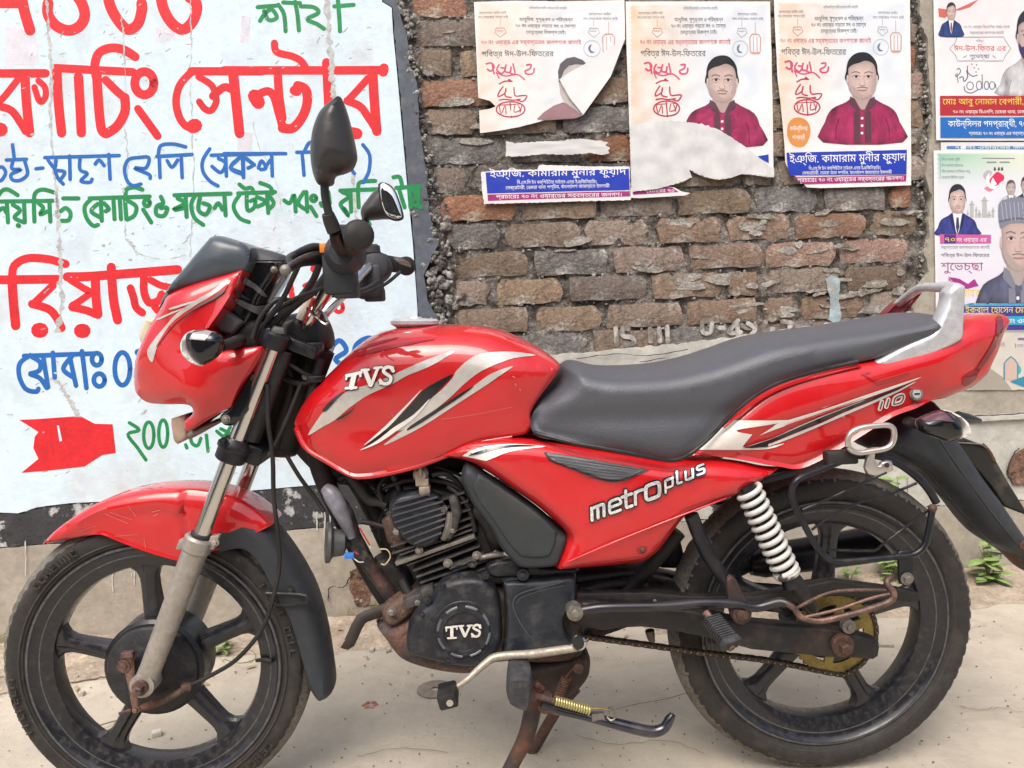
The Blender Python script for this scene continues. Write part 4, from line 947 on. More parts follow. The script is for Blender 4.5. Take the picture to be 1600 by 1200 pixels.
# ---------------------------------------------------------------- tank
tank = solid('fuel_tank', [(462, 668, -.06), (465, 648, -.05), (484, 617, -.04), (519, 580, -.03), (547, 552, -.02), (578, 527), (612, 514), (650, 509), (690, 507), (728, 507), (775, 513), (819, 530), (853, 550, -.02), (877, 570, -.06), (877, 570, -.06), (868, 588, -.09), (842, 622, -.105), (829, 646, -.11), (830, 664, -.11), (824, 676, -.11), (806, 681, -.115), (744, 691, -.115), (697, 711, -.11), (650, 728, -.105), (600, 740, -.10), (566, 745, -.095), (545, 742, -.09), (510, 722, -.08), (478, 701, -.07)],
             RED, bike, W=.130, R=.075, e=2.4, grid=.008, wmap=[(480, 660, .74), (560, 600, .90), (680, 580, 1.0), (780, 580, 1.05), (860, 580, .98), (840, 650, .92), (600, 710, .95)],
             mod=lambda x, z: .012 * max(0, min(1, (P(600, 625, -.12).z - z) / .05)) * max(0, min(1, (P(690, 640, -.12).x - x) / .15)))
T([(462, 668, -.062), (476, 698, -.07), (512, 722, -.082), (545, 741, -.09), (566, 745, -.095), (600, 741, -.10), (650, 729, -.105), (700, 711, -.11), (744, 693, -.115), (800, 683, -.115)], .0046, RED, 'tank_seam', tank, 8)
T([(463, 666, -.06), (467, 648, -.055), (485, 619, -.05), (514, 588, -.05), (542, 560, -.04)], .0030, RED, 'tank_edge', tank, 8)
TK = bvh([tank]); strokes_on('scratch', [([(690, 655), (740, 648), (800, 636)], .7), ([(612, 645), (616, 662)], .6), ([(608, 660), (612, 664)], 1.4), ([(805, 600), (806, 602)], 2), ([(801, 588), (804, 590)], 1.6), ([(812, 608), (813, 610)], 1.6)], mat('scratch', (.6, .16, .15), .6), tank, TK, .0010)
tc_ = P(648, 508, 0)
b = B().lathe(tc_ - ZA * .008, ZA + XA * .04, [(0, .034), (.004, .036), (.010, .046), (.016, .046), (.020, .040), (.021, .014), (.024, .012)], 36); b.build('fuel_cap', ALU, tank)
TT = bvh([tank]); zt_ = lambda s: zz(s, 3.2, 400, 480)
decal('tank_stripe_silver', [zt_('262,640 290,590 340,520 410,455 470,415 600,375 700,330 800,285 900,245 990,220 930,262 860,300 760,340 680,385 560,440 470,500 400,560 330,600'),
    zt_('690,625! 780,550 860,470 930,410 985,350 1000,320 1060,265 1120,235 1250,222 1400,240 1290,255 1190,290 1110,330 1040,385 960,460 860,540 780,595'),
    zt_('640,690 700,640 800,570 900,510 1000,455 1100,385 1180,330 1285,295 1215,345 1150,390 1050,455 950,520 850,585 750,640')], SILV, tank, TT, .0010, 4, 6)
decal('tank_stripe_black', [zt_('530,710 600,650 650,610 700,560 770,490 830,420 900,375 985,335 940,385 880,450 800,530 720,590 640,640 580,680'),
    zt_('770,595 860,535 950,478 1040,420 1090,395 1020,450 930,510 840,570 760,615'), zt_('335,510 390,455 440,420 410,455 350,520'), zt_('400,560 470,520 500,490 470,530 420,560')], BLKD, tank, TT, .0022, 4, 6)
decal('tank_stripe_cream', [zt_('520,715 600,670 690,600 790,535 870,455 800,545 700,620 610,680'), zt_('540,690 640,600 740,500 830,410 740,515 650,610')], WHITED, tank, TT, .0030, 4, 6)
decal('tank_stripe_dark_red', [zt_('500,240 600,205 760,175 900,160 780,185 640,215 520,245'), zt_('480,225 600,175 720,150 600,188')], REDM, tank, TT, .0012, 4, 6)
# slab-serif maker's letters
def slab_letters(o, sx, ox, oy, u):
    """T V S as strokes, in zoomed px"""
    return [(zz(s, sx, ox, oy), w_ / sx) for s, w_ in u]
tvs = [('456,345 528,328', 15), ('456,345 453,362', 10), ('526,325 524,345', 10), ('494,340 478,402', 24), ('452,406 503,402', 13),
       ('532,316 566,312', 12), ('548,318 574,388', 22), ('612,303 578,388', 15), ('594,305 632,300', 12),
       ('688,318 672,300 648,304 640,322 660,338 676,352 668,376 640,382 622,366', 17), ('686,300 690,322', 9), ('622,360 622,384', 9)]
strokes_on('brand_letters_outline', slab_letters(0, 3.2, 400, 480, tvs), mat('dark_decal_outline', (.05, .04, .04), .4), tank, TT, .0030, 2.6)
strokes_on('brand_letters', slab_letters(0, 3.2, 400, 480, tvs), WHITED, tank, TT, .0042)

# ---------------------------------------------------------------- seat
seat = solid('seat', [(872, 588, -.02), (880, 569), (895, 563), (920, 569), (945, 572), (985, 571), (1030, 567), (1080, 556), (1120, 543), (1160, 529), (1200, 520), (1300, 506), (1385, 492), (1415, 488), (1436, 492, -.01), (1448, 503, -.03), (1452, 517, -.05), (1444, 532, -.08), (1400, 548, -.11), (1360, 562, -.12), (1300, 575, -.12), (1240, 590, -.12), (1200, 605, -.12), (1160, 632, -.12), (1120, 669, -.12), (1085, 702, -.12), (1068, 713, -.12), (1050, 718, -.12), (1020, 714, -.12), (960, 702, -.12), (900, 692, -.12), (860, 687, -.12), (838, 681, -.12), (828, 664, -.11), (832, 645, -.10), (850, 616, -.07)],
             SEATM, bike, W=.138, R=.040, e=2.3, grid=.008, angle=100, mod=lambda x, z: .018 * max(0, min(1, (P(960, 600, -.12).x - x) / .12)) + .006 * math.exp(-((z - P(960, 655, -.13).z) / .02) ** 2))
T([(834, 676, -.125), (900, 693, -.15), (960, 703, -.155), (1020, 715, -.155), (1060, 718, -.155), (1100, 692, -.15), (1150, 642, -.15), (1200, 606, -.148), (1260, 584, -.145), (1340, 565, -.14)], .004, BLKP, 'seat_trim', seat, 6)

# ---------------------------------------------------------------- tail
tail = solid('tail_panel', [(1066, 713, -.12), (1085, 702, -.12), (1120, 669, -.12), (1160, 632, -.12), (1200, 604, -.12), (1250, 584, -.12), (1300, 570, -.11), (1360, 556, -.09), (1440, 524, -.06), (1475, 504, -.05), (1498, 493, -.04), (1530, 489, -.03), (1556, 490, -.03), (1566, 497, -.03), (1564, 512, -.03), (1548, 548, -.04), (1526, 584, -.04), (1523, 592, -.05), (1508, 604, -.06), (1487, 614, -.08), (1469, 622, -.09), (1452, 626, -.11), (1430, 638, -.12), (1394, 652, -.125), (1350, 679, -.13), (1300, 709, -.13), (1266, 727, -.13), (1243, 733, -.13), (1215, 729, -.13), (1150, 717, -.13), (1105, 712, -.13)],
             RED, bike, W=.140, R=.040, e=2.5, grid=.007, wmap=[(1100, 700, 1.05), (1250, 640, 1.05), (1400, 590, 1.0), (1450, 600, .98), (1480, 560, .80), (1550, 510, .45)],
             mod=lambda x, z: .016 * max(0, min(1, (P(1300, 618, -.13).z + (x - P(1300, 612, -.13).x) * .30 - z) / .05)) - .004)
TL = bvh([tail]); zc_ = lambda s: zz(s, 3.556, 1150, 420); z4 = lambda s: zz(s, 4, 800, 480)
T([(1130, 668, -.150), (1180, 628, -.150), (1230, 602, -.148), (1300, 582, -.142), (1345, 571, -.135)], .0028, RED, 'tail_ridge', tail, 6)
decal('tail_stripe_cream', [z4('1110,895! 1170,845 1250,785 1350,708! 1600,708! 1750,705 1600,735 1400,770 1500,795! 1440,870! 1560,880 1700,850 1600,886 1400,890 1250,890'),
    zc_('240,855 420,800 560,755 720,700 900,640 1030,600 900,655 720,720 560,775 420,825 250,880 130,925! 200,880'), zc_('20,998 100,992 200,966 330,912 470,857 600,797 760,732 900,668 1000,625 900,682 760,746 600,814 460,875 320,934 180,986 90,1004'), zc_('60,985 200,940 330,880 460,825 600,770 720,725 600,780 460,840 330,895 180,955 60,995')], WHITED, tail, TL, .0016, 3, 4)
decal('tail_stripe_black', [zc_('60,988 190,945 330,885 470,825 620,765 740,720 900,660 980,625 900,670 740,735 600,790 460,852 320,912 180,965 70,992')], BLKD, tail, TL, .0034, 3, 4)
decal('tail_stripe_black_tip', [z4('1440,875! 1600,835! 1600,870 1500,878')], BLKD, tail, TL, .0034, 0, 4)
decal('tail_stripe_red', [zc_('270,868 420,815 560,766 720,710 560,772 430,818 300,868')], RED, tail, TL, .0044, 3, 4)
n110 = [('796,778 808,736', 13), ('832,766 844,724', 13), ('872,752 882,714 925,700 915,738 872,752', 12)]
strokes_on('number_decal_border', [(zc_(s), w_ / 3.556) for s, w_ in n110], WHITED, tail, TL, .0030, 3.0)
strokes_on('number_decal', [(zc_(s), w_ / 3.556 * .62) for s, w_ in n110], mat('brown_decal', (.09, .06, .055), .4), tail, TL, .0050)
lk = onto(TL, [(1431, 615)], .0)[0]
b = B().lathe(lk + V((0, .003, 0)), V((.1, -1, .1)), [(0, .0135), (.004, .0135), (.006, .012), (.006, .009), (.002, .0085)], 26); lo = b.build('seat_lock', STEEL, tail)
b = B().lathe(lk + V((0, .001, 0)), V((.1, -1, .1)), [(0, .0085), (.004, .0085)], 20); b.build('lock_barrel', ALU, lo)
b = B().box(lk + V((0, -.004, 0)), XA * .005, YA * .0006, ZA * .0012); b.build('key_slot', BLKD, lo)
decal('tail_lamp', [[(1563, 508), (1567, 516), (1552, 548), (1530, 580), (1524, 592), (1508, 604), (1503, 592), (1512, 583), (1522, 578), (1545, 545)]], mat('dark_red_lens', (.16, .006, .008), .12, coat=.6), tail, TL, .0014, 3, 5)
decal('tail_edge_lamp', [[(1557, 495), (1566, 498), (1565, 512), (1550, 545), (1530, 578), (1526, 576), (1545, 545), (1556, 520)]], mat('dark_red_lens', (.2, 0, 0), .1), tail, TL, .0022, 3, 5)
# pocket under the grab rail
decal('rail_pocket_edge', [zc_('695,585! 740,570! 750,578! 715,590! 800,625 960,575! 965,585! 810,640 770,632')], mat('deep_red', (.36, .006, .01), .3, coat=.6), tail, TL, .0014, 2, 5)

# grab rail of cast alloy
rail = solid('grab_rail', [tuple(q) for q in [(1361, 566, -.115), (1372, 558, -.115), (1403, 541, -.115), (1434, 527, -.115), (1451, 518, -.115), (1462, 499, -.115), (1473, 471, -.115), (1474, 456, -.115), (1474, 456, -.115), (1488, 442, -.115), (1501, 445, -.115), (1504, 452, -.115), (1501, 504, -.115), (1499, 527, -.115), (1487, 538, -.115), (1445, 558, -.115), (1411, 572, -.115), (1395, 579, -.115), (1372, 573, -.115)]],
             ALU, bike, W=.016, R=.010, Yc=-.115, Wb=.024, grid=.008, smooth=4, e=2.2)
b = B().tube([P(1496, 452, -.105), P(1484, 449, -.07), P(1466, 449, -.03), P(1440, 450, .04), P(1418, 463, .09), (P(1400, 479, .12)), P(1392, 492, .125), P(1385, 505, .12)], [.010, .0135, .0125, .0115, .011, .0105, .010, .010], 12, 6, True, .75)
b.build('grab_rail_loop', ALU, rail, 60)
solid('tail_reflection_plate', [(1402, 474, .1), (1425, 463, .1), (1440, 458, .1), (1424, 478, .1), (1410, 492, .1), (1385, 494, .1)], mat('tail_reflection_red', (.16, .02, .025), .35), rail, W=.006, R=.005, Yc=.115, smooth=3)  # red plate puts the tail's reflection in the rail in as colour

# ---------------------------------------------------------------- side panel with model lettering
crx = (P(880, 884, -.14), P(1135, 778, -.14))
def sp_mod(x, z):
    a, b_ = crx; zl = a.z + (x - a.x) * (b_.z - a.z) / (b_.x - a.x); return .14 * max(0, zl - z) + .05 * max(0, P(1000, 700, -.14).z - .015 - z) * 0
side = solid('side_panel', [(690, 712), (705, 702), (730, 690), (775, 684), (815, 684), (850, 688), (885, 693), (925, 700), (985, 709), (1035, 717), (1060, 716), (1100, 714), (1150, 719), (1190, 727), (1218, 729), (1218, 729), (1192, 747), (1160, 765), (1135, 776), (1117, 782), (1085, 796), (1070, 802), (1060, 812), (1032, 852), (1013, 869), (1000, 875), (960, 880), (900, 885), (872, 886), (867, 880), (872, 862), (884, 835), (884, 835), (876, 822), (840, 790), (800, 762), (757, 733), (725, 718)],
             RED, bike, W=.050, R=.028, Yc=-.108, Wb=.02, Rb=.02, e=2.0, grid=.007, wmap=[(700, 708, .45), (800, 720, .8), (1000, 780, 1.05), (900, 860, .9), (1100, 750, .95), (1210, 730, .6)], mod=sp_mod)
TS = bvh([side]); z7 = lambda s: zz(s, 4, 700, 680)
mirror(side)
decal('panel_stripe_cream', [z7('90,128! 150,95 250,68 380,55 500,60 610,72 500,85 380,105 290,140 240,160!')], WHITED, side, TS, .0012, 3, 6)
decal('panel_stripe_black', [z7('120,130 220,92 330,70 450,62 560,70 450,72 340,82 230,108')], BLKD, side, TS, .0026, 3, 6)
T([(880, 881, -.155), (960, 847, -.162), (1040, 815, -.162), (1110, 788, -.155), (1135, 778, -.145)], .0016, RED, 'panel_crease', side, 6)
gr = decal('panel_vent', [z7('598,105! 760,128 1000,170 1240,212 1258,218! 1160,262 1090,282 1020,288 950,275 850,240 740,200 660,170 625,150')], mat('vent_black', (.02, .018, .018), .4), side, TS, .0016, 3, 6)
decal('vent_mesh', [z7('615,113! 760,135 1000,178 1215,220! 1140,255 1085,270 1020,276 955,264 850,228 745,190 665,160 635,142')], mat('vent_mesh_grey', (.14, .15, .16), .45, bump=.001, bscale=500), side, TS, .0030, 3, 6)
b = []
for i in range(7):
    y = 140 + i * 21; b.append((z7(f'{630 + i * 38},{y - 8} {900 + i * 20},{y + 28} {1200 - i * 14},{y + 76 - i * 10}'), 1.3))
strokes_on('vent_slats', b, mat('vent_dark_line', (.035, .038, .04), .5), side, TS, .0050)
# model lettering: m e t r o  p l u s
def mletters():
    L = []
    def g(pts, w_=.17): L.append((pts, w_))
    # unit letters on a baseline, x advance in units of the letter height
    def at(x0, sc_, strokes, w_=.2, y0=0):
        for s in strokes: L.append(([(x0 + a * sc_, y0 + b_ * sc_) for a, b_ in s], w_ * sc_))
    at(0.00, 1, [[(.0, 0), (.0, .75)], [(0, .72), (.55, .74), (.62, .6), (.62, 0)], [(.31, .7), (.31, 0)]], .19)
    at(0.92, 1, [[(.55, .0), (.1, .0), (0, .12), (0, .6), (.1, .74), (.45, .74), (.55, .6), (.55, .4), (.05, .38)]], .17)
    at(1.62, 1, [[(.15, 1.05), (.15, .1), (.25, 0), (.45, 0)], [(-.05, .74), (.45, .74)]], .19)
    at(2.25, 1, [[(0, 0), (0, .74)], [(0, .66), (.15, .75), (.4, .75)]], .19)
    at(2.80, 1, [[(.1, 0), (.55, 0), (.68, .15), (.68, .7), (.55, .86), (.1, .86), (0, .7), (0, .15), (.1, 0)]], .22)
    s2 = .62
    at(3.80, s2, [[(0, -.45), (0, .74)], [(0, .74), (.5, .74), (.6, .6), (.6, .12), (.5, 0), (.05, 0)]], .22, .32)
    at(4.42, s2, [[(0, 1.1), (0, .1), (.1, 0), (.35, 0)]], .24, .34)
    at(4.86, s2, [[(0, .75), (0, .12), (.1, 0), (.5, 0), (.6, .1)], [(.6, .75), (.6, 0)]], .22, .36)
    at(5.46, s2, [[(.55, .75), (.1, .75), (0, .6), (.1, .4), (.5, .36), (.6, .2), (.5, 0), (0, 0)]], .21, .38)
    return L
ox, oy, ex, ey, hgt = 925, 812, 1101, 748, 25
ux, uy = (ex - ox) / 5.85, (ey - oy) / 5.85
def mp(p): return (ox + p[0] * ux - p[1] * 1.0, oy + p[0] * uy - p[1] * hgt)
ml = [([mp(p) for p in s], w_ * hgt) for s, w_ in mletters()]
strokes_on('model_lettering_outline', ml, BLKD, side, TS, .0024, 4.5)
strokes_on('model_lettering', ml, mat('chrome_letter', (.70, .70, .70), .28, metal=.5, var=.35, vscale=70), side, TS, .0060)
b = B(); q = onto(TS, [(1003, 858)], 0)[0]; b.lathe(q + V((0, .001, 0)), -YA, [(0, .010), (.002, .0095), (.0015, .006)], 20); o = b.build('panel_screw', REDM, side)
b = B().bolt(q, .0045, .004); b.build('screw_head', RUST, o)

# black air filter cover
air = solid('air_filter_cover', [(727, 725), (741, 727), (757, 739), (795, 763), (840, 795), (874, 824), (885, 834), (883, 850), (873, 874), (862, 881), (838, 883), (812, 882), (800, 873), (780, 850), (764, 820), (738, 785), (721, 747)], BLKT, bike, W=.035, R=.012, Yc=-.105, Wb=.06, e=2, grid=.009, smooth=3)
solid('cover_face', [(745, 745), (750, 741), (795, 771), (840, 803), (868, 829), (870, 838), (862, 862), (852, 870), (822, 870), (808, 864), (790, 842), (772, 815), (750, 785), (738, 760)], mat('worn_grey_black', (.026, .031, .032), .62, var=.1, dust=.12, bump=.0005, bscale=500), air, W=.007, R=.005, Yc=-.137, Wb=.01, e=2, grid=.009, smooth=3)

# ---------------------------------------------------------------- frame
b = B().tube([P(492, 700, .0), P(505, 745, 0), P(545, 830, 0), P(585, 905, 0), P(610, 945, 0)], [.018, .019, .019, .019, .017], 14); b.build('down_tube', DIRTM, bike, 60)
T([(515, 770, -.03), (540, 800, -.035), (560, 855, -.035), (600, 915, -.035), (625, 950, -.03)], .014, mat('scuffed_tube', (.022, .020, .022), .45, metal=.3, col2=(.14, .055, .045), thr=.64, var=.3, vscale=16, dust=.5), 'engine_guard', bike, 12)
T([(507, 762, -.045), (520, 775, -.05), (535, 805, -.05), (550, 840, -.045)], [.010, .017, .014, .008], mat('pale_grey_sleeve', (.16, .16, .19), .35, var=.3, dust=.5, dcol=(.05,.03,.03)), 'guard_sleeve', bike, 12)
T([(470, 690, .02), (520, 735, .02), (600, 740, .02), (760, 715, .02), (900, 700, .02)], .022, DIRTM, 'backbone_tube', bike, 12)
T([(900, 700, -.08), (1000, 740, -.09), (1060, 760, -.1), (1200, 745, -.1), (1320, 700, -.1)], .014, BLKM, 'seat_rail', bike, 10)
T([(1080, 805, -.14), (1104, 862, -.14), (1136, 912, -.14), (1148, 935, -.145)], [.013, .013, .011, .008], BLKM, 'frame_stay', bike, 12)
T([(1060, 830, -.06), (1010, 890, -.05), (960, 940, -.04), (920, 980, -.04)], .016, DIRTM, 'rear_downtube', bike, 10)
solid('engine_mount_mass', [(888, 884), (990, 880), (1012, 884), (1000, 900), (1040, 905), (1062, 915), (1070, 950), (1050, 962), (900, 965), (885, 930)], DIRTM, bike, W=.05, R=.02, Yc=.0)
solid('battery_box', [(1015, 855), (1060, 835), (1068, 870), (1062, 885), (1030, 884), (1010, 876)], BLKP, bike, W=.03, R=.01, Yc=.05, smooth=0)
b = B().tube([P(537, 1004, -.07), P(546, 1004, -.07), P(564, 968, -.06), P(590, 957, -.05), P(615, 946, -.04)], .011, 8, 3, True, .35, YA); b.build('guard_bracket', mat('rust_black_bar', (.028, .021, .018), .6, metal=.3, col2=(.10, .04, .03), thr=.60, var=.3), bike, 60)
T([(590, 968, -.03), (605, 985, -.03), (622, 1010, -.03)], .0045, BLKM, 'lower_stay', bike)

# ---------------------------------------------------------------- horn and small wires
b = B().lathe(P(512, 848, -.045), V((-1, -.25, .12)), [(-.035, .012), (-.030, .024), (-.010, .027), (-.004, .038), (.002, .038), (.004, .034), (.000, .010)], 30); b.build('horn', mat('grey_horn', (.09, .095, .095), .42, metal=.4, dust=.5), bike)
T([(520, 845, -.04), (545, 850, -.04), (560, 860, -.03)], .006, DIRTM, 'horn_bracket', bike)
b = B().box(P(546, 868, -.065), XA * .009, YA * .005, ZA * .005, .001); b.build('wire_connector', BLUEP, bike)
for pts, r, m_ in (([(550, 870, -.066), (560, 878, -.066), (568, 878, -.06)], .0012, WHITED), ([(562, 825, -.06), (572, 842, -.06), (578, 852, -.06)], .0014, RED), ([(572, 842, -.06), (580, 856, -.06)], .001, WHITED),
                   ([(594, 858, -.055), (605, 859, -.06), (610, 870, -.06), (602, 882, -.06), (596, 881, -.055)], .0014, mat('yellow_wire', (.55, .42, .25), .5)), ([(553, 862, -.066), (560, 866, -.066)], .0012, RED),
                   ([(595, 845, .0), (592, 825, 0), (598, 805, 0), (608, 796, 0)], .0016, RUBC), ([(600, 795, -.02), (590, 820, -.02), (580, 830, -.02)], .0016, RUBC)):
    T(pts, r, m_, 'wire', bike, 6)
# ---------------------------------------------------------------- engine
fd = (P(735, 790, -.06) - P(605, 838, -.06)).normalized()          # along a fin
fn = V((-fd.z, 0, fd.x)); fn = -fn if fn.z > 0 else fn              # down the cylinder axis
def slab_(b, px0, py0, px1, py1, Y0, Y1, th):
    a, c = P(px0, py0, Y0), P(px1, py1, Y0); mid = (a + c) / 2; d = (c - a) / 2
    b.box(V((mid.x, (Y0 + Y1) / 2, mid.z)), d, YA * (abs(Y1 - Y0) / 2), fn * th, .0012)
core = solid('cylinder', [(612, 800), (640, 775), (690, 770), (728, 790), (745, 830), (765, 880), (770, 905), (690, 915), (650, 900), (625, 850)], FINM, bike, W=.045, R=.02)
fl = [(624, 868, 738, 828), (636, 884, 745, 842), (645, 893, 750, 854), (650, 903, 756, 866), (656, 912, 762, 876), (664, 921, 766, 886), (672, 929, 768, 896), (680, 936, 768, 905)]
for f in fl: b = B(); slab_(b, *f, -.078, .075, .0016); b.build('cooling_fin', FINM, core, 30)
hf = [(690, 782, 726, 770), (692, 796, 732, 783), (693, 810, 736, 796), (692, 824, 738, 809), (688, 838, 738, 820), (610, 856, 655, 840), (612, 866, 660, 850)]
for f in hf: b = B(); slab_(b, *f, -.078, .075, .0018); b.build('head_fin', FINM, core, 30)
b = B(); slab_(b, 618, 882, 742, 838, -.084, .078, .0035); b.build('head_gasket_plate', STEEL, core, 30)
hc = solid('cylinder_head_cover', [(610, 800), (610, 785), (622, 773), (640, 768), (660, 767), (680, 773), (694, 785), (698, 800), (696, 818), (690, 836), (678, 849), (660, 855), (645, 851), (630, 840), (618, 825)], ENGM, core, W=.018, R=.010, Yc=-.078, Wb=.05, grid=.007)
TH = bvh([hc])
for a, b_, c, d_ in ((616, 786, 672, 771), (613, 796, 684, 776), (613, 806, 692, 783), (616, 816, 695, 792), (622, 825, 696, 801), (629, 834, 696, 810), (637, 842, 694, 820), (647, 849, 690, 832)):
    b = B(); q0, q1 = P(a, b_, -.096), P(c, d_, -.096); b.box((q0 + q1) / 2, (q1 - q0) / 2, YA * .0045, fn * .0016, .0008); b.build('cover_rib', mat('rib_paint', (.055, .062, .078), .38, metal=.3, dust=.4), hc, 30)
b = B()
for x, y in ((693, 795), (620, 830), (655, 860), (707, 828)): b.bolt(P(x, y, -.088), .0055, .006)
b.tube([P(703, 800, -.085), P(700, 825, -.088), P(692, 842, -.085)], [.007, .009, .006], 8)
b.build('head_bolts', STEEL, core)
T([(735, 800, -.02), (738, 815, -.02), (738, 835, -.02)], .012, DIRTM, 'intake_manifold', bike)
solid('carburettor', [(740, 800), (755, 790), (775, 800), (785, 840), (780, 880), (750, 885), (740, 860)], DIRTM, bike, W=.03, R=.012, Yc=-.03)
solid('coil_block', [(600, 790), (606, 762), (625, 745), (645, 742), (690, 748), (720, 760), (725, 775), (700, 780), (640, 775), (620, 790)], BLKP, bike, W=.045, R=.02, Yc=.0)
T([(545, 742, -.03), (560, 760, -.035), (575, 780, -.04), (590, 785, -.045), (605, 790, -.05)], [.011, .014, .011, .008, .007], RUBC, 'spark_plug_lead', bike)
T([(597, 785, -.05), (592, 765, -.045), (600, 748, -.04), (615, 738, -.03)], .004, RUBC, 'breather_hose', bike)
T([(612, 735, -.04), (620, 752, -.04), (628, 772, -.04)], .008, BLKM, 'mount_strut', bike)
# fuel cock
b = B().lathe(P(657, 742, -.085), -YA, [(-.02, .014), (0, .014), (.004, .010), (.008, .010)], 18); b.tube([P(656, 724, -.095), P(657, 743, -.097)], .0035, 8, 1); b.box(P(664, 768, -.08), XA * .010, YA * .012, ZA * .012, .002)
b.box(P(660, 752, -.08), XA * .012, YA * .012, ZA * .007, .002)
b.build('fuel_cock', mat('dirty_zinc', (.32, .27, .21), .5, metal=.5, var=.3, dust=.5), bike)
T([(675, 742, -.08), (695, 740, -.08), (712, 750, -.07), (722, 765, -.06)], .005, DIRTM, 'fuel_hose', bike)
T([(680, 728, -.05), (700, 735, -.05), (725, 745, -.05)], .003, RUBC, 'vent_hose', bike)
# the crowded space round the cylinder
T([(736, 806, -.05), (748, 800, -.06), (762, 812, -.06), (772, 835, -.06), (778, 860, -.05)], [.013, .016, .018, .017, .015], RUBC, 'intake_boot', bike, 14)
T([(700, 760, -.06), (722, 778, -.07), (735, 800, -.07), (742, 830, -.07)], .0055, RUBC, 'throttle_cable', bike)
T([(585, 770, -.03), (630, 752, -.05), (690, 752, -.06), (728, 772, -.06), (748, 800, -.05)], .0048, RUBC, 'wiring_loom', bike)
T([(565, 815, -.04), (590, 820, -.045), (612, 828, -.05), (618, 845, -.05)], .005, DIRTM, 'oil_hose', bike)
T([(628, 905, -.05), (640, 930, -.06), (655, 940, -.07)], .010, DIRTM, 'engine_hanger', bike)
solid('head_bracket', [(596, 812), (612, 800), (622, 822), (640, 850), (628, 864), (606, 846)], mat('rusty_bracket', (.10, .06, .045), .6, metal=.3, var=.5, vscale=40, dust=.5), bike, W=.012, R=.006, Yc=-.055, smooth=0)
solid('cylinder_side_rib', [(700, 776), (714, 774), (722, 800), (712, 832), (700, 846), (694, 838), (706, 806)], FINM, core, W=.010, R=.005, Yc=-.082, smooth=2)
solid('engine_front_mount', [(596, 948), (625, 925), (660, 918), (668, 932), (640, 960), (610, 975)], mat('rusty_bracket', (.1, .06, .05), .6), bike, W=.03, R=.012, Yc=-.05, smooth=2)
for x, y, yy in ((653, 940, -.085), (612, 955, -.082), (745, 868, -.09), (700, 880, -.09), (738, 880, -.08), (775, 862, -.06), (738, 768, -.06)):
    B().bolt(P(x, y, yy), .0065, .006).build('engine_bolt', STEEL, bike)
for k in range(4): b = B(); b.box(P(712 + k * 9, 884 - k * 3, -.09), fd * .012, YA * .006, fn * .002, .001); b.build('case_rib', FINM, bike, 30)
T([(748, 872, -.085), (768, 868, -.085), (786, 866, -.08)], .0055, STEEL, 'starter_stub', bike)
solid('rear_case_lug', [(760, 880), (800, 872), (850, 884), (896, 884), (896, 896), (800, 900), (765, 898)], ENGM, bike, W=.012, R=.006, Yc=-.085, smooth=2)
T([(900, 905, -.07), (940, 900, -.06), (990, 895, -.05), (1040, 905, -.05)], .007, RUBC, 'drain_hose', bike)
T([(905, 925, -.06), (960, 912, -.05), (1010, 915, -.04)], .010, DIRTM, 'linkage_tube', bike)
solid('relay_box', [(925, 905), (955, 900), (962, 922), (930, 928)], mat('grey_plastic_box', (.1, .1, .1), .5), bike, W=.015, R=.005, Yc=-.04, smooth=0)
T([(556, 748, .03), (580, 790, .03), (612, 860, .03), (650, 920, .03), (690, 955, .03)], .020, DIRTM, 'rear_down_tube', bike, 12)
solid('front_dark_mass', [(585, 870), (612, 866), (640, 890), (655, 925), (635, 945), (608, 935), (594, 905)], DIRTM, bike, W=.03, R=.012, Yc=.0, smooth=2)  # plain dark mass filling the gap left of the cylinder
T([(530, 750, .0), (560, 742, .0), (590, 760, .0), (605, 790, .0)], .008, RUBC, 'loom_branch', bike)
# crankcase
solid('crankcase', [(590, 960), (612, 945), (660, 925), (700, 905), (780, 890), (900, 890), (910, 960), (905, 1010), (850, 1020), (780, 1018), (740, 1035), (700, 1034), (655, 1024), (625, 1010), (605, 985)], mat('rusty_crankcase', (.055, .045, .042), .7, metal=.2, col2=(.20, .09, .065), thr=.55, var=.3, vscale=22, bump=.0015, bscale=110, dust=.4), bike, W=.085, R=.03, Yc=.01)
gen = solid('generator_cover', [(636, 1010), (636, 990), (641, 966), (655, 945), (672, 932), (682, 915), (694, 902), (712, 896), (735, 893), (757, 896), (768, 905), (779, 925), (783, 950), (785, 985), (782, 1005), (772, 1020), (756, 1032), (735, 1036), (705, 1033), (670, 1025), (645, 1018)], ENGM, bike, W=.030, R=.014, Yc=-.095, Wb=.02, grid=.008)
gc = P(725, 984, -.118); b = B()
b.lathe(gc, -YA, [(-.01, .060), (.004, .060), (.008, .056), (.008, .053), (.004, .051), (.006, .047), (.010, .046), (.010, .037), (.005, .035), (.006, .012)], 64)
gd = b.build('generator_boss', ENGM, gen, 30)
b = B()
for k in range(8):
    a0 = 12 + k * 45
    pts = [gc + V((math.cos(math.radians(a0 + q * 3.4)) * .0465, -.0085, math.sin(math.radians(a0 + q * 3.4)) * .0465)) for q in range(9)]
    b.tube(pts, .0030, 8, 1)
b.build('boss_ridge', mat('worn_edge_metal', (.16, .175, .20), .4, metal=.5, var=.3), gen, 60)
for x, y in ((758, 898), (652, 983), (668, 936), (692, 917), (700, 1032), (747, 1033), (660, 960)):
    b = B(); b.lathe(P(x, y, -.118), -YA, [(0, .0075), (.006, .0070)], 14); b.bolt(P(x, y, -.123), .0040, .003); b.build('cover_bolt', ENGM, gen)
TG = bvh([gd, gen]); tv = [('697,983 722,980', 0), ]
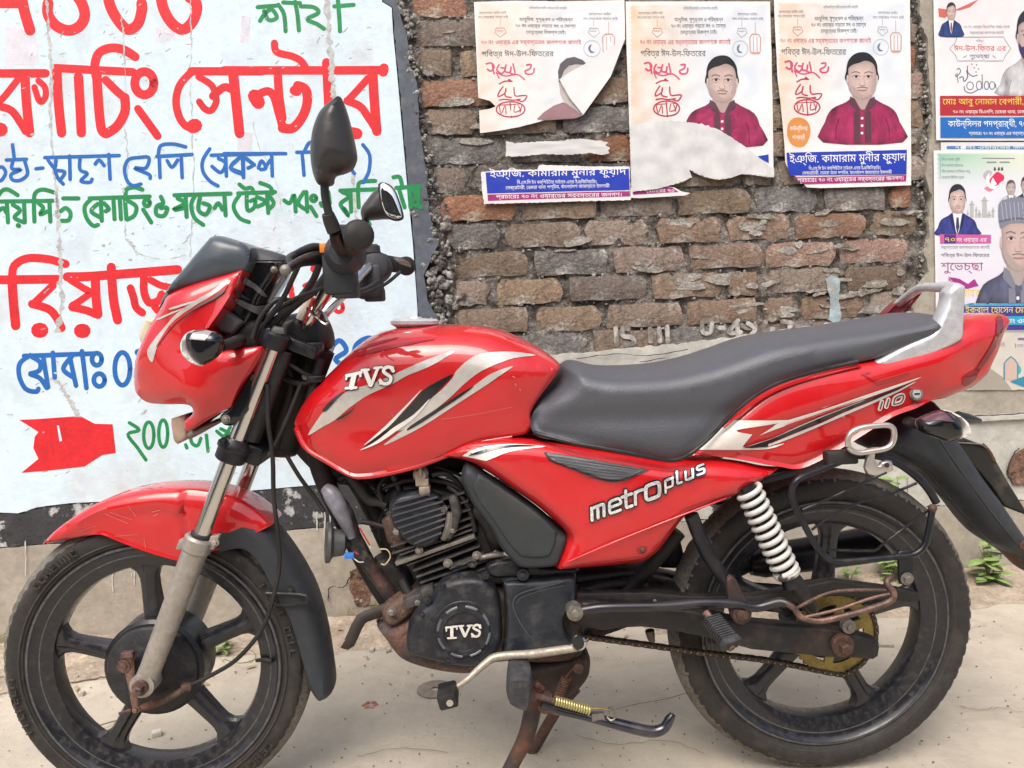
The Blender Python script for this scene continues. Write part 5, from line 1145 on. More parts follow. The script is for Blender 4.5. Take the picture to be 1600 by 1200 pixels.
e2 = [('868,520 938,512', 13), ('870,520 870,540', 9), ('936,512 936,530', 9), ('904,520 904,580', 20), ('880,586 930,583', 12), ('946,510 976,508', 11), ('958,512 985,572', 19), ('1018,508 988,572', 14), ('1002,508 1030,505', 11), ('1082,520 1070,504 1048,506 1040,522 1060,534 1078,546 1070,570 1046,574 1030,560', 15), ('1082,502 1084,520', 8), ('1030,556 1031,578', 8)]
strokes_on('brand_letters', [(zz(s, 4, 480, 850), w_ / 4) for s, w_ in e2], mat('worn_white_letter', (.62, .60, .54), .5, var=.15, vscale=60), gen, TG, .004)
spr = solid('sprocket_cover', [(784, 906), (786, 900), (840, 898), (880, 893), (899, 893), (899, 893), (899, 925), (896, 940), (884, 950), (880, 965), (884, 985), (898, 1000), (900, 1008), (880, 1011), (840, 1013), (800, 1016), (784, 1019), (788, 990), (788, 940)], mat('sprocket_cover_paint', (.016, .020, .027), .38, metal=.1, var=.25, vscale=14, dust=.35, dcol=(.14, .13, .12), bump=.0006, bscale=140), bike, W=.030, R=.008, Yc=-.085, Wb=.02, grid=.009, smooth=3)
TP = bvh([spr])
strokes_on('cover_bead', [(zz('1600,235 1480,265 1380,290 1310,320 1285,370 1300,430 1350,520 1410,600 1430,640', 4, 480, 850), 1.8), (zz('1600,258 1480,285 1395,310 1335,335 1308,370', 4, 480, 850), 1.0), (zz('1215,235 1400,215 1600,185', 4, 480, 850), 1.3), (zz('1212,240 1220,400 1215,560', 4, 480, 850), 1.2)], mat('cover_edge', (.06, .07, .09), .4, metal=.3), spr, TP, .004)
for x, y in ((817, 897),): b = B(); b.lathe(P(x, y, -.115), -YA, [(-.02, .011), (.004, .011)], 18); b.bolt(P(x, y, -.118), .005, .004); b.build('cover_bolt', ENGM, spr)
solid('upper_crankcase', [(700, 900), (720, 882), (760, 868), (800, 876), (830, 884), (880, 886), (895, 895), (800, 905), (720, 905)], FINM, bike, W=.06, R=.02, Yc=-.02)
b = B().box(P(650, 925, -.04), fd * .02, YA * .05, fn * .01, .003); b.box(P(672, 915, -.05), fd * .012, YA * .05, fn * .012, .003); b.build('engine_lug', FINM, bike)

# gear lever and its rubbers, brake and foot rests
b = B().tube([P(712, 1074, -.17), P(730, 1062, -.165), P(758, 1037, -.155), P(778, 1026, -.15), P(830, 1022, -.15), P(880, 1015, -.15), (P(906, 1011, -.15)), P(912, 1002, -.15)], [.0045, .0055, .0068, .0075, .0078, .0075, .006, .005], 10, 5, True, 1.0, ZA); b.build('gear_lever', mat('worn_chrome_reflection', (.40, .36, .30), .50, metal=.6, var=.15, vscale=30, dust=.3), bike, 60)  # worn chrome; the beige puts the ground's reflection into its colour
b = B().lathe(P(906, 1002, -.145), V((-.3, -1, .25)), [(-.012, .014), (.014, .014), (.018, .011)], 18); b.build('lever_boss', CHROME, bike)
b = B().box(P(700, 1086, -.19), V((.016, 0, .003)), YA * .026, V((-.003, 0, .013)), .004); o = b.build('lever_rubber', RUBC, bike)
b = B().lathe(P(703, 1097, -.216), -YA, [(-.01, .006), (.004, .006)], 12); b.build('lever_pin', CHROME, o)
solid('foot_peg', [(794, 1044), (800, 1038), (824, 1039), (830, 1046), (830, 1075), (826, 1092), (818, 1096), (798, 1088), (791, 1078)], mat('dusty_rubber', (.030, .031, .034), .7, var=.3, vscale=30, dust=.6, dcol=(.10, .10, .10), bump=.0015, bscale=120), bike, W=.045, R=.008, Yc=-.17, Wb=.05, smooth=3, grid=.01)
# rear foot peg of ribbed rubber
pa, pb_ = P(1110, 966, -.17), P(1139, 1002, -.21); pd = (pb_ - pa); b = B(); pn = pd.normalized(); up = (ZA - ZA.dot(pn) * pn).normalized(); sd2 = pn.cross(up)
for k in range(11): b.box(pa + pd * (k + .5) / 11, pn * (pd.length / 22 * .55), sd2 * .0175, up * .0105, .002)
b.box((pa + pb_) / 2, pn * (pd.length / 2), sd2 * .0155, up * .0085); b.box(pb_ + pn * .004, pn * .006, sd2 * .0185, up * .0115, .003)
o = b.build('foot_peg', mat('dusty_rubber', (.06, .06, .06), .7), bike, 30)
B().tube([pa - pn * .014, pb_ + pn * .012 - up * .006], .007, 10, 1).build('peg_rod', RUSTL, o)
# lower foot rest bar, brace and rusty step
T([(897, 957, -.15), (920, 952, -.152), (950, 949, -.155), (1040, 947, -.155), (1100, 942, -.155), (1150, 944, -.155), (1182, 949, -.155), (1215, 941, -.16), (1228, 943, -.165)], .0085, mat('blue_black_tube', (.012, .013, .019), .38, metal=.2, dust=.25, dcol=(.08,.07,.06), coat=.3), 'footrest_bar', bike, 12)
b = B(); b.lathe(P(898, 957, -.158), -YA, [(-.02, .0145), (.004, .0145), (.005, .011)], 22); b.bolt(P(898, 957, -.163), .0095, .007); b.build('swingarm_pivot', STEEL, bike)
T([(1226, 942, -.165), (1240, 950, -.17), (1252, 964, -.175), (1280, 970, -.18), (1320, 962, -.19), (1370, 948, -.19), (1392, 938, -.19), (1396, 926, -.19), (1386, 912, -.185), (1390, 904, -.18), (1406, 899, -.17)], .0058, RUSTL, 'side_step', bike, 10)
T([(1241, 952, -.17), (1290, 928, -.19), (1330, 922, -.19), (1384, 922, -.188)], .0030, RUSTL, 'step_rod', bike)
T([(1255, 965, -.175), (1310, 952, -.19), (1360, 935, -.19), (1390, 928, -.19)], .0030, RUSTL, 'step_rod', bike)
st_ = solid('stay_plate', [(1134, 905), (1146, 900), (1160, 925), (1173, 950), (1172, 966), (1160, 975), (1146, 970), (1138, 950)], mat('rust_black_plate', (.035, .026, .026), .55, metal=.3, col2=(.15, .05, .04), thr=.60, var=.3, vscale=20), bike, W=.006, R=.003, Yc=-.150, Wb=.01, smooth=3)
b = B().bolt(P(1157, 960, -.157), .011, .007); b.build('plate_bolt', RUST, st_)

# ---------------------------------------------------------------- swinging arm, chain, sprocket
arm = solid('swing_arm', [(885, 950), (900, 934), (960, 938), (1080, 948), (1160, 966), (1230, 972), (1290, 976), (1345, 988), (1371, 996), (1366, 1027), (1330, 1024), (1292, 1023), (1170, 1011), (1100, 992), (1050, 982), (1000, 976), (960, 978), (940, 982), (905, 975), (890, 970)], mat('swing_arm_black', (.011, .0105, .012), .42, metal=.15, var=.25, vscale=16, col2=(.07, .045, .038), thr=.62, dust=.35, dcol=(.09, .07, .055)), bike, W=.018, R=.006, Yc=-.105, Wb=.02, smooth=0, grid=.012)
mirror(arm)
T([(886, 945, -.06), (960, 947, -.07), (1040, 952, -.08)], .012, DIRTM, 'arm_boss', bike)
b = B()
q = P(1316, 1008, -.128); b.lathe(q, -YA, [(-.008, .021), (.004, .021), (.006, .017), (.003, .013)], 28); b.bolt(q - YA * .003, .0125, .014); b.build('axle_nut', RUST, arm)
b = B(); q = P(1326, 979, -.124); b.lathe(q, -YA, [(-.01, .013), (.003, .013)], 20); b.bolt(q - YA * .002, .007, .006); b.build('torque_bolt', STEEL, arm)
T([(1368, 1009, -.12), (1396, 1010, -.12)], .0026, STEEL, 'adjuster_rod', arm)
b = B(); b.lathe(P(1022, 938, -.09), -YA, [(-.01, .010), (.004, .010)], 18); b.bolt(P(1022, 938, -.094), .006, .005); b.build('guard_bolt', STEEL, arm)
solid('chain_guard', [(900, 925), (1010, 924), (1080, 930), (1180, 930), (1300, 905), (1400, 918), (1435, 925), (1435, 940), (1390, 938), (1300, 930), (1190, 950), (1080, 948), (1010, 945), (900, 945)], DIRTM, bike, W=.006, R=.003, Yc=-.095, Wb=.02, smooth=0)
# rear sprocket with holes
sc_c = P(1303, 990, -.062); R1 = .078; b = B(); N = 84
rng2 = []
outer = []
for k in range(N):
    a = 2 * math.pi * k / N; r_ = R1 + (.0045 if k % 2 == 0 else -.001); outer.append((math.cos(a) * r_, math.sin(a) * r_))
inner_ = [(math.cos(2 * math.pi * k / N) * .058, math.sin(2 * math.pi * k / N) * .058) for k in range(N)]
hubr = [(math.cos(2 * math.pi * k / N) * .034, math.sin(2 * math.pi * k / N) * .034) for k in range(N)]
def ringpl(b, A, Bq, y0, y1):
    n = len(A); vs = [sc_c + V((p[0], y0, p[1])) for p in A + Bq] + [sc_c + V((p[0], y1, p[1])) for p in A + Bq]
    fs = []
    for i in range(n):
        j = (i + 1) % n; fs += [(i, j, n + j, n + i), (2 * n + i, 3 * n + i, 3 * n + j, 2 * n + j), (i, 2 * n + i, 2 * n + j, j), (n + i, n + j, 3 * n + j, 3 * n + i)]
    b.add(vs, fs)
ringpl(b, outer, inner_, -.003, .003)
for k in range(6):
    a = 2 * math.pi * (k + .3) / 6; e = V((math.cos(a), 0, math.sin(a))); b.box(sc_c + e * .046, e * .015, YA * .0028, e.cross(YA) * .009, .001)
spk_ = b.build('rear_sprocket', GOLD, bike, 30)
b = B(); ringpl(b, hubr, [(x * .4, y * .4) for x, y in hubr], -.006, .006); b.build('sprocket_carrier', DIRTM, spk_, 30)
B().lathe(rc, YA, [(-.050, .03), (-.048, .060), (-.04, .066), (.04, .066), (.045, .03)], 36).build('hub_drum', DIRTM, rw)
# chain: rollers and side plates along its run
def chain_path():
    a0 = P(880, 932, -.062); top = P(1300, 926, -.062); pts = [a0, P(1100, 931, -.062)]
    for k in range(13):
        th = math.radians(95 - k * 15); pts.append(sc_c + V((math.cos(th), 0, math.sin(th))) * .0815)
    pts += [P(1200, 1032, -.062), P(1100, 1020, -.062), P(1000, 1006, -.062), P(920, 995, -.062), P(895, 990, -.062)]
    return pts
cp = [V(p) for p in catmull([tuple(p) for p in chain_path()], 8)]
seglen = [0]
for a, c in zip(cp, cp[1:]): seglen.append(seglen[-1] + (c - a).length)
def at_len(s):
    for i in range(len(cp) - 1):
        if seglen[i + 1] >= s: t = (s - seglen[i]) / (seglen[i + 1] - seglen[i] + 1e-9); return cp[i].lerp(cp[i + 1], t)
    return cp[-1]
pitch = .0127; nn_ = int(seglen[-1] / pitch); b = B(); b2 = B()
for k in range(nn_):
    a, c = at_len(k * pitch), at_len((k + 1) * pitch); t = (c - a).normalized(); s = t.cross(YA); mid = (a + c) / 2; yo = .0062 if k % 2 else .0046
    for sg in (-1, 1): b.box(mid + YA * yo * sg, t * .0085, YA * .0008, s * .0040)
    b.lathe(a - YA * .0045, YA, [(0, .0038), (.009, .0038)], 8); b2.lathe(a - YA * .0075, YA, [(0, .0016), (.002, .0016)], 6)
ch = b.build('drive_chain', CHAINM, bike, 30); b2.build('chain_pins', STEEL, ch)
B().lathe(P(1238, 1050, -.08), YA, [(0, .001), (.001, .001)], 4) if False else None
T([(1015, 985, -.09), (1018, 998, -.09), (1022, 1003, -.09)], [.009, .007, .003], RUST, 'arm_lug', bike)

# ---------------------------------------------------------------- rear damper
s0, s1 = P(1168, 762, -.140), P(1228, 892, -.150); sx_ = (s1 - s0); sl2 = sx_.length; sn = sx_.normalized(); su = (YA - YA.dot(sn) * sn).normalized(); sv = sn.cross(su)
turns = 10.6; pts = [s0 + sx_ * (q / 320) + (su * math.cos(2 * math.pi * turns * q / 320) + sv * math.sin(2 * math.pi * turns * q / 320)) * .0205 for q in range(321)]
damper = B().lathe(s0 - sn * .005, sn, [(0, .0145), (sl2 + .02, .0145), (sl2 + .03, .018), (sl2 + .035, .018)], 20).build('rear_damper', BLKM, bike)
B().tube(pts, .0050, 8, 1).build('damper_spring', SPRW, damper, 60)
B().lathe(s1 - sn * .002, sn, [(0, .024), (.006, .025), (.012, .022)], 20).build('spring_seat', mat('peeling_white', (.5, .5, .47), .6, col2=(.05, .045, .04), thr=.5, vscale=60, soft=.04), damper)
e0, e1 = s1 + sn * .008, P(1272, 953, -.145); solid('damper_leg', [(1218, 895, -.15), (1243, 890, -.15), (1272, 935, -.15), (1276, 955, -.15), (1260, 958, -.15), (1240, 930, -.15)], mat('damper_black_rust', (.022, .02, .02), .4, metal=.2, col2=(.16, .06, .045), thr=.62, soft=.05, vscale=10), damper, W=.016, R=.010, Yc=-.15, smooth=3)
md = mirror(damper)
b = B(); pts2 = [V((p.x, -p.y, p.z)) for p in pts[::2]]; b.tube(pts2, .005, 6, 1); b.build('far_damper_spring', SPRW, md, 60)

# ---------------------------------------------------------------- exhaust on the far side
b = B().lathe(P(1170, 880, .16), P(1410, 843, .16) - P(1170, 880, .16), [(0, .026), (.03, .036), (.28, .040), (.335, .040), (.345, .034)], 28); b.build('silencer', mat('silencer_black', (.018, .018, .02), .3, metal=.4, dust=.15), bike)
T([(640, 900, .10), (600, 960, .12), (650, 1010, .12), (800, 1020, .13), (1000, 960, .15), (1170, 882, .16)], .016, DIRTM, 'exhaust_pipe', bike, 12)

# ---------------------------------------------------------------- saree guard and footboard at the rear
T([(1312, 722, -.17), (1275, 737, -.18), (1248, 748, -.19), (1238, 764, -.19), (1240, 785, -.19), (1254, 815, -.19), (1272, 848, -.19), (1286, 866, -.19), (1304, 877, -.19), (1350, 875, -.19), (1400, 870, -.19), (1428, 866, -.19), (1444, 853, -.19), (1451, 830, -.19), (1456, 800, -.19), (1457, 794, -.19)], .0058, BLKM, 'guard_frame', bike, 10)
for pts in ([(1254, 797), (1300, 777), (1340, 758), (1385, 738)], [(1268, 828), (1300, 806), (1345, 784), (1390, 772), (1432, 755)], [(1292, 860), (1330, 860), (1366, 860), (1380, 850), (1420, 820), (1452, 796)]):
    T([(x, y, -.185) for x, y in pts], .0026, BLKM, 'guard_rod', bike, 6)
T([(1325, 712, -.16), (1370, 712, -.17), (1400, 722, -.175), (1427, 740, -.18), (1449, 762, -.185), (1463, 785, -.185)], .0070, BLKM, 'guard_arch', bike, 10)
B().ball(P(1457, 794, -.19), .0075).build('guard_tip', RUST, bike)
solid('guard_strap', [(1402, 860), (1426, 858), (1428, 905), (1420, 915), (1404, 912)], BLKM, bike, W=.004, R=.002, Yc=-.19, smooth=0)
b = B().bolt(P(1417, 904, -.196), .0085, .006); b.build('strap_bolt', STEEL, bike)
b = B().box(P(1313, 714, -.165), XA * .028, YA * .012, ZA * .012, .004); b.build('guard_mount', RUBC, bike)
# bright pull handle and its clip
hl = [P(x, y, -.185) for x, y in zz('500,390 500,345 520,305 570,278 640,265 720,258 760,262 785,285 788,335 770,380 730,405 660,418 600,428 560,430 520,415 500,390', 4, 1200, 600)]
B().tube(hl, .0050, 10, 4, False).build('centre_stand_handle', mat('satin_silver', (.58, .54, .50), .3, metal=.8), bike, 60)
solid('handle_clip', [tuple(p) + (-.18,) for p in zz('612,405 690,392! 696,412! 665,432 660,470 690,505! 705,485 730,478 772,478! 778,540! 720,560 660,578! 610,560 598,520 610,470 622,430', 4, 1200, 600)], mat('satin_silver', (.58, .54, .5), .3), bike, W=.006, R=.003, Yc=-.18, smooth=0, grid=.006)
b = B().lathe(P(1386, 727, -.19), -YA, [(0, .0045), (.001, .004)], 12); b.build('clip_hole', BLKD, bike)

# ---------------------------------------------------------------- rear fender, plate, indicators
rf = solid('rear_fender', [(1340, 690), (1370, 665), (1395, 648), (1440, 626), (1449, 626), (1458, 645), (1470, 670), (1485, 690), (1500, 712), (1520, 742), (1545, 775), (1562, 800), (1585, 832), (1606, 850), (1640, 872), (1640, 890), (1604, 880), (1575, 868), (1550, 852), (1528, 838), (1510, 820), (1485, 788), (1450, 750), (1425, 730), (1395, 716), (1365, 704)], BLKT, bike, W=.068, R=.030, e=2.2, grid=.010)
solid('fender_extension', [(1560, 850), (1606, 862), (1640, 880), (1640, 905), (1600, 892), (1575, 872)], RUST, rf, W=.03, R=.012, Yc=-.01)
b = B().bolt(P(1597, 850, -.06), .011, .005); b.build('fender_bolt', RUST, rf)
solid('plate_bracket', [(1480, 686, -.02), (1500, 682, -.02), (1537, 696, -.02), (1552, 718, -.02), (1575, 758, -.02), (1601, 800, -.02), (1601, 804, -.02), (1562, 789, -.02), (1548, 765, -.02), (1525, 738, -.02), (1500, 712, -.02)], mat('dark_plate_back', (.014, .014, .013), .45, dust=.3), bike, W=.012, R=.004, Yc=-.02, Wb=.12, smooth=0)
T([(1478, 692, -.035), (1500, 692, -.035), (1530, 694, -.035), (1541, 700, -.035)], .0016, STEEL, 'plate_edge', bike)
T([(1535, 695, -.03), (1545, 705, -.03), (1553, 720, -.03)], .004, RUST, 'plate_rim', bike)
T([(1458, 672, -.085), (1490, 720, -.083), (1530, 775, -.08), (1566, 822, -.075), (1590, 850, -.07)], .0022, BLKT, 'fender_rib', rf, 6)
T([(1400, 706, -.075), (1440, 730, -.078), (1480, 775, -.078), (1520, 820, -.075), (1552, 846, -.07)], .0022, BLKM, 'fender_rib', rf, 6)
ind2 = indicator('rear_indicator', [(1434, 656), (1448, 648), (1467, 641), (1478, 642), (1492, 652), (1500, 664), (1500, 678), (1494, 686), (1477, 690), (1460, 684), (1440, 677), (1433, 668)],
    [(1472, 641), (1480, 641), (1496, 648), (1508, 658), (1512, 670), (1510, 679), (1500, 684), (1494, 687), (1500, 676), (1501, 664), (1490, 650)], -.165, .022, [(1440, 662, -.16), (1428, 662, -.13), (1420, 660, -.08)])
decal('lens_top', [zz('945,215! 1070,168 1100,175! 1170,240! 1060,225 1000,240', 4, 1200, 600)], mat('dark_plum_lens', (.09, .03, .045), .15, coat=.5), ind2, bvh([ind2]), .001, 0, 5)
b = B().tube([P(1496, 652, .15), P(1512, 655, .16), P(1530, 658, .17)], [.014, .013, .007], 12); b.build('far_rear_indicator', BLKG, bike, 60)

# ---------------------------------------------------------------- stands
cs = solid('centre_stand_bracket', [(817, 1037), (860, 1028), (915, 1018), (920, 1045), (908, 1065), (890, 1080), (875, 1090), (857, 1088), (832, 1075), (826, 1055)], mat('brown_grime_metal', (.04, .024, .020), .65, metal=.2, col2=(.04, .028, .025), thr=.5, dust=.3), bike, W=.03, R=.010, Yc=-.04, Wb=.10)
T([(838, 1080, -.085), (832, 1110, -.09), (822, 1150, -.095), (800, 1195, -.10), (780, 1232, -.105)], [.015, .0165, .0155, .014, .013], mat('orange_rust_leg', (.19, .075, .038), .6, metal=.25, col2=(.045, .034, .032), thr=.44, soft=.08, var=.3, vscale=9), 'centre_stand_leg', bike, 12)
T([(900, 1075, .09), (870, 1110, .095), (840, 1160, .1), (815, 1200, .105)], .012, RUST, 'centre_stand_leg', bike, 10)
ss = T([(846, 1100, -.12), (865, 1107, -.12), (910, 1118, -.125), (960, 1130, -.13), (1000, 1140, -.135), (1022, 1143, -.135), (1038, 1137, -.135), (1046, 1124, -.135), (1051, 1116, -.135)], [.008, .0095, .0085, .0105, .011, .011, .010, .009, .006], mat('wet_black_tube', (.014, .016, .026), .16, coat=.6, metal=.2, dust=.15), 'side_stand', bike, 12)
def coil(p0, p1, r, wr, turns, m, name, par):
    d = p1 - p0; n = d.normalized(); u = (YA - YA.dot(n) * n).normalized(); v = n.cross(u); k = int(turns * 14)
    return B().tube([p0 + d * (q / k) + (u * math.cos(2 * math.pi * turns * q / k) + v * math.sin(2 * math.pi * turns * q / k)) * r for q in range(k + 1)], wr, 6, 1).build(name, m, par, 60)
coil(P(867, 1094, -.14), P(922, 1110, -.14), .0072, .0019, 14, mat('yellow_zinc', (.55, .48, .22), .35, metal=.7), 'stand_spring', ss)
T([(920, 1108, -.14), (938, 1107, -.14), (956, 1111, -.14)], .0017, GOLD, 'spring_hook', ss)
b = B().lathe(P(956, 1112, -.14), -YA, [(-.01, .006), (.008, .006)], 12); b.tube([P(948, 1120, -.14), P(955, 1126, -.145), P(962, 1120, -.145), (P(958, 1112, -.145))], .002, 6, 3)
b.box(P(934, 1119, -.13), XA * .012, YA * .006, ZA * .008, .002); b.build('spring_post', STEEL, ss)
b = B().tube([P(832, 1085, -.13), P(848, 1090, -.135), P(870, 1097, -.14)], .0055, 8); b.lathe(P(832, 1085, -.125), -YA, [(-.01, .008), (.012, .008)], 14); b.tube([P(842, 1103, -.12), P(850, 1112, -.125), P(868, 1110, -.125)], .004, 6)
for x, y in ((843, 1072), (850, 1080), (838, 1068), (856, 1084), (846, 1088)): b.lathe(P(x, y, -.11), V((rk.uniform(-.5, .5), -1, rk.uniform(-.3, .3))), [(0, .006), (.012, .005)], 8)
b.build('stand_pivot', RUST, ss)
coil(P(872, 1088, -.09), P(885, 1058, -.09), .0085, .0017, 9, RUST, 'rusty_spring', cs)
T([(885, 1058, -.09), (893, 1047, -.09), (902, 1040, -.09)], .0016, RUST, 'spring_hook', cs)
B().lathe(P(903, 1043, -.09), -YA, [(-.02, .010), (.006, .010), (.008, .007)], 14).build('bracket_boss', RUST, cs)
T([(962, 1108, -.13), (1000, 1099, -.10), (1040, 1092, -.06), (1075, 1082, -.03)], .0007, RUST, 'loose_wire', bike, 4)
# ================================================================== POSTERS ON THE WALL
_gl = {}
def glyphs(s, bold=0.0):
    """2-D triangles of a line of text (winding fill, so overlapping contours stay whole)"""
    key = (s, bold)
    if key in _gl: return _gl[key]
    c = bpy.data.curves.new('lettering', 'FONT'); c.body = s; c.size = 1; c.fill_mode = 'NONE'; c.resolution_u = 2; c.offset = bold
    o = bpy.data.objects.new('lettering', c); C.objects.link(o)
    me = bpy.data.meshes.new_from_object(o.evaluated_get(bpy.context.evaluated_depsgraph_get()))
    co = [tuple(v.co[:2]) for v in me.vertices]; nb = {}
    for e in me.edges: a, b_ = e.vertices; nb.setdefault(a, []).append(b_); nb.setdefault(b_, []).append(a)
    seen = set(); loops = []
    for v0 in range(len(co)):
        if v0 in seen or len(nb.get(v0, ())) < 2: continue
        lp = [v0]; seen.add(v0); prev, cur = None, v0
        nx_ = v0 + 1 if v0 + 1 in nb[v0] else nb[v0][0]
        while nx_ != v0 and nx_ not in seen:
            lp.append(nx_); seen.add(nx_); prev, cur = cur, nx_
            n2 = [q for q in nb[cur] if q != prev]; nx_ = n2[0] if n2 else v0
        if len(lp) > 2: loops.append(lp)
    bpy.data.objects.remove(o); bpy.data.curves.remove(c); bpy.data.meshes.remove(me)
    V2, F2 = [], []
    # group contours whose boxes overlap, fill each group on its own
    bx = [(min(co[i][0] for i in l), min(co[i][1] for i in l), max(co[i][0] for i in l), max(co[i][1] for i in l)) for l in loops]
    grp = list(range(len(loops)))
    for i in range(len(loops)):
        for j in range(i):
            if bx[i][0] <= bx[j][2] and bx[j][0] <= bx[i][2] and bx[i][1] <= bx[j][3] and bx[j][1] <= bx[i][3]:
                gi, gj = grp[i], grp[j]; grp = [gi if g == gj else g for g in grp]
    for g in set(grp):
        ls = [loops[i] for i in range(len(loops)) if grp[i] == g]; pts, ed = [], []
        for l in ls:
            k = len(pts); pts += [V(co[i]) for i in l]; ed += [(k + i, k + (i + 1) % len(l)) for i in range(len(l))]
        r = delaunay_2d_cdt(pts, ed, [], 0, 1e-5)
        vs = [tuple(v) for v in r[0]]; fs = [tuple(f) for f in r[2]]
        if not fs: continue
        ce = np.array([[sum(vs[i][0] for i in f) / 3, sum(vs[i][1] for i in f) / 3] for f in fs]); wn = np.zeros(len(ce))
        for l in ls:
            for i in range(len(l)):
                a, b_ = co[l[i]], co[l[(i + 1) % len(l)]]
                cr = (b_[0] - a[0]) * (ce[:, 1] - a[1]) - (ce[:, 0] - a[0]) * (b_[1] - a[1])
                wn += ((a[1] <= ce[:, 1]) & (b_[1] > ce[:, 1]) & (cr > 0)).astype(int); wn -= ((a[1] > ce[:, 1]) & (b_[1] <= ce[:, 1]) & (cr < 0)).astype(int)
        k = len(V2); V2 += vs; F2 += [tuple(i + k for i in f) for f, w_ in zip(fs, wn) if abs(w_) > .5]
    xs = [v[0] for v in V2] or [0, 1]
    _gl[key] = (V2, F2, min(xs), max(xs)); return _gl[key]

def ink(name, col, rough=.45): return mat('ink_' + name, col, rough)
PAPERM = mat('printed_paper', (.8, .8, .8), .5, attr=True, bump=.0006, bscale=35)
class Poster:
    def __init__(s, name, label, base, sx, ox, oy, wave=.0022, cat='poster', group='campaign posters pasted on the wall'):
        s.base, s.sx, s.ox, s.oy, s.wave = base, sx, ox, oy, wave; s.name, s.label, s.cat, s.group = name, label, cat, group; s.root = None; s.lay = 1; s.ink = {}
    def px(s, x, y): return (x / s.sx + s.ox, y / s.sx + s.oy)
    def pt(s, x, y, lay):
        q = s.px(x, y); p = WP(*q, s.base); u, z = wuz(p)
        h = s.wave * (mn.noise(V((u * 9, z * 7, s.ox))) + .45 * mn.noise(V((u * 28, z * 24, s.oy))) + .15 * mn.noise(V((u * 80, z * 90, s.oy))))
        return p + WN * (h + lay * .00035)
    def paper(s, outline, colf, smooth=0, part=None, grid=9, lay=0, jag=0):
        """the sheet itself; colf(x, y) in zoomed px gives its printed colour"""
        if smooth: outline = catmull(outline, smooth, True)
        g = grid * s.sx / 4
        if jag:
            r = resample(outline, g * .5); outline = [q + jag * np.array([mn.noise(V((q[0] * .06, q[1] * .06, 1))), mn.noise(V((q[0] * .06, q[1] * .06, 8)))]) for q in r]
        va, fs, d, isb = fill(outline, g * 1.6)
        vs = [s.pt(x, y, lay) for x, y in va]; cols = [colf(x, y) for x, y in va]
        if s.root is None:
            o = mk(s.name, vs, [f[::-1] for f in fs], PAPERM, None, True, 180, cols); tag(o, s.label, s.cat, s.group); s.root = o
        else: o = mk(part or 'sheet', vs, [f[::-1] for f in fs], PAPERM, s.root, True, 180, cols)
        return o
    def poly(s, outline, key, lay, smooth=0):
        if smooth: outline = catmull(outline, smooth, True)
        va, fs, d, isb = fill(outline, max(14 * s.sx / 4, 6))
        s.ink.setdefault(key, B()).add([s.pt(x, y, lay) for x, y in va], [f[::-1] for f in fs])
    def shade(s, outline, name, colf, lay, smooth=0, R=1.0):
        '''a printed patch whose ink varies: colf(x, y, edge distance / R)'''
        if smooth: outline = catmull(outline, smooth, True)
        va, fs, d, isb = fill(outline, max(5 * s.sx / 4, R * .10))
        mk(name, [s.pt(x, y, lay) for x, y in va], [f[::-1] for f in fs], PAPERM, s.root, True, 180, [colf(x, y, min(1, dd / R)) for (x, y), dd in zip(va, d)])
    def line(s, pts, wd, key, lay, smooth=3):
        if isinstance(pts, str): pts = zz(pts)
        v2, fs = ribmesh(pts, wd, smooth); s.ink.setdefault(key, B()).add([s.pt(x, y, lay) for x, y in v2], [f[::-1] for f in fs])
    def text(s, t, x0, x1, y, h, key, lay, bold=.012, slope=0.0):
        V2, F2, a, c = glyphs(t, bold); w_ = (c - a) or 1
        k = len(s.ink.setdefault(key, B()).v)
        s.ink[key].add([s.pt(x0 + (vx - a) / w_ * (x1 - x0), y - vy * h + slope * (vx - a) / w_ * (x1 - x0), lay) for vx, vy in V2], [f[::-1] for f in F2])
    def done(s):
        for (nm, m), b in s.ink.items():
            o = mk(nm, b.v, b.f, m, s.root, False)
            if not any(q in nm for q in ('banner', 'strip', 'badge')): o['kind'] = 'stuff'
def inkk(part, col, cname): return (part, ink(cname, col))
def lerp3(a, b, t): t = max(0, min(1, t)); return tuple(a[i] + (b[i] - a[i]) * t for i in range(3))

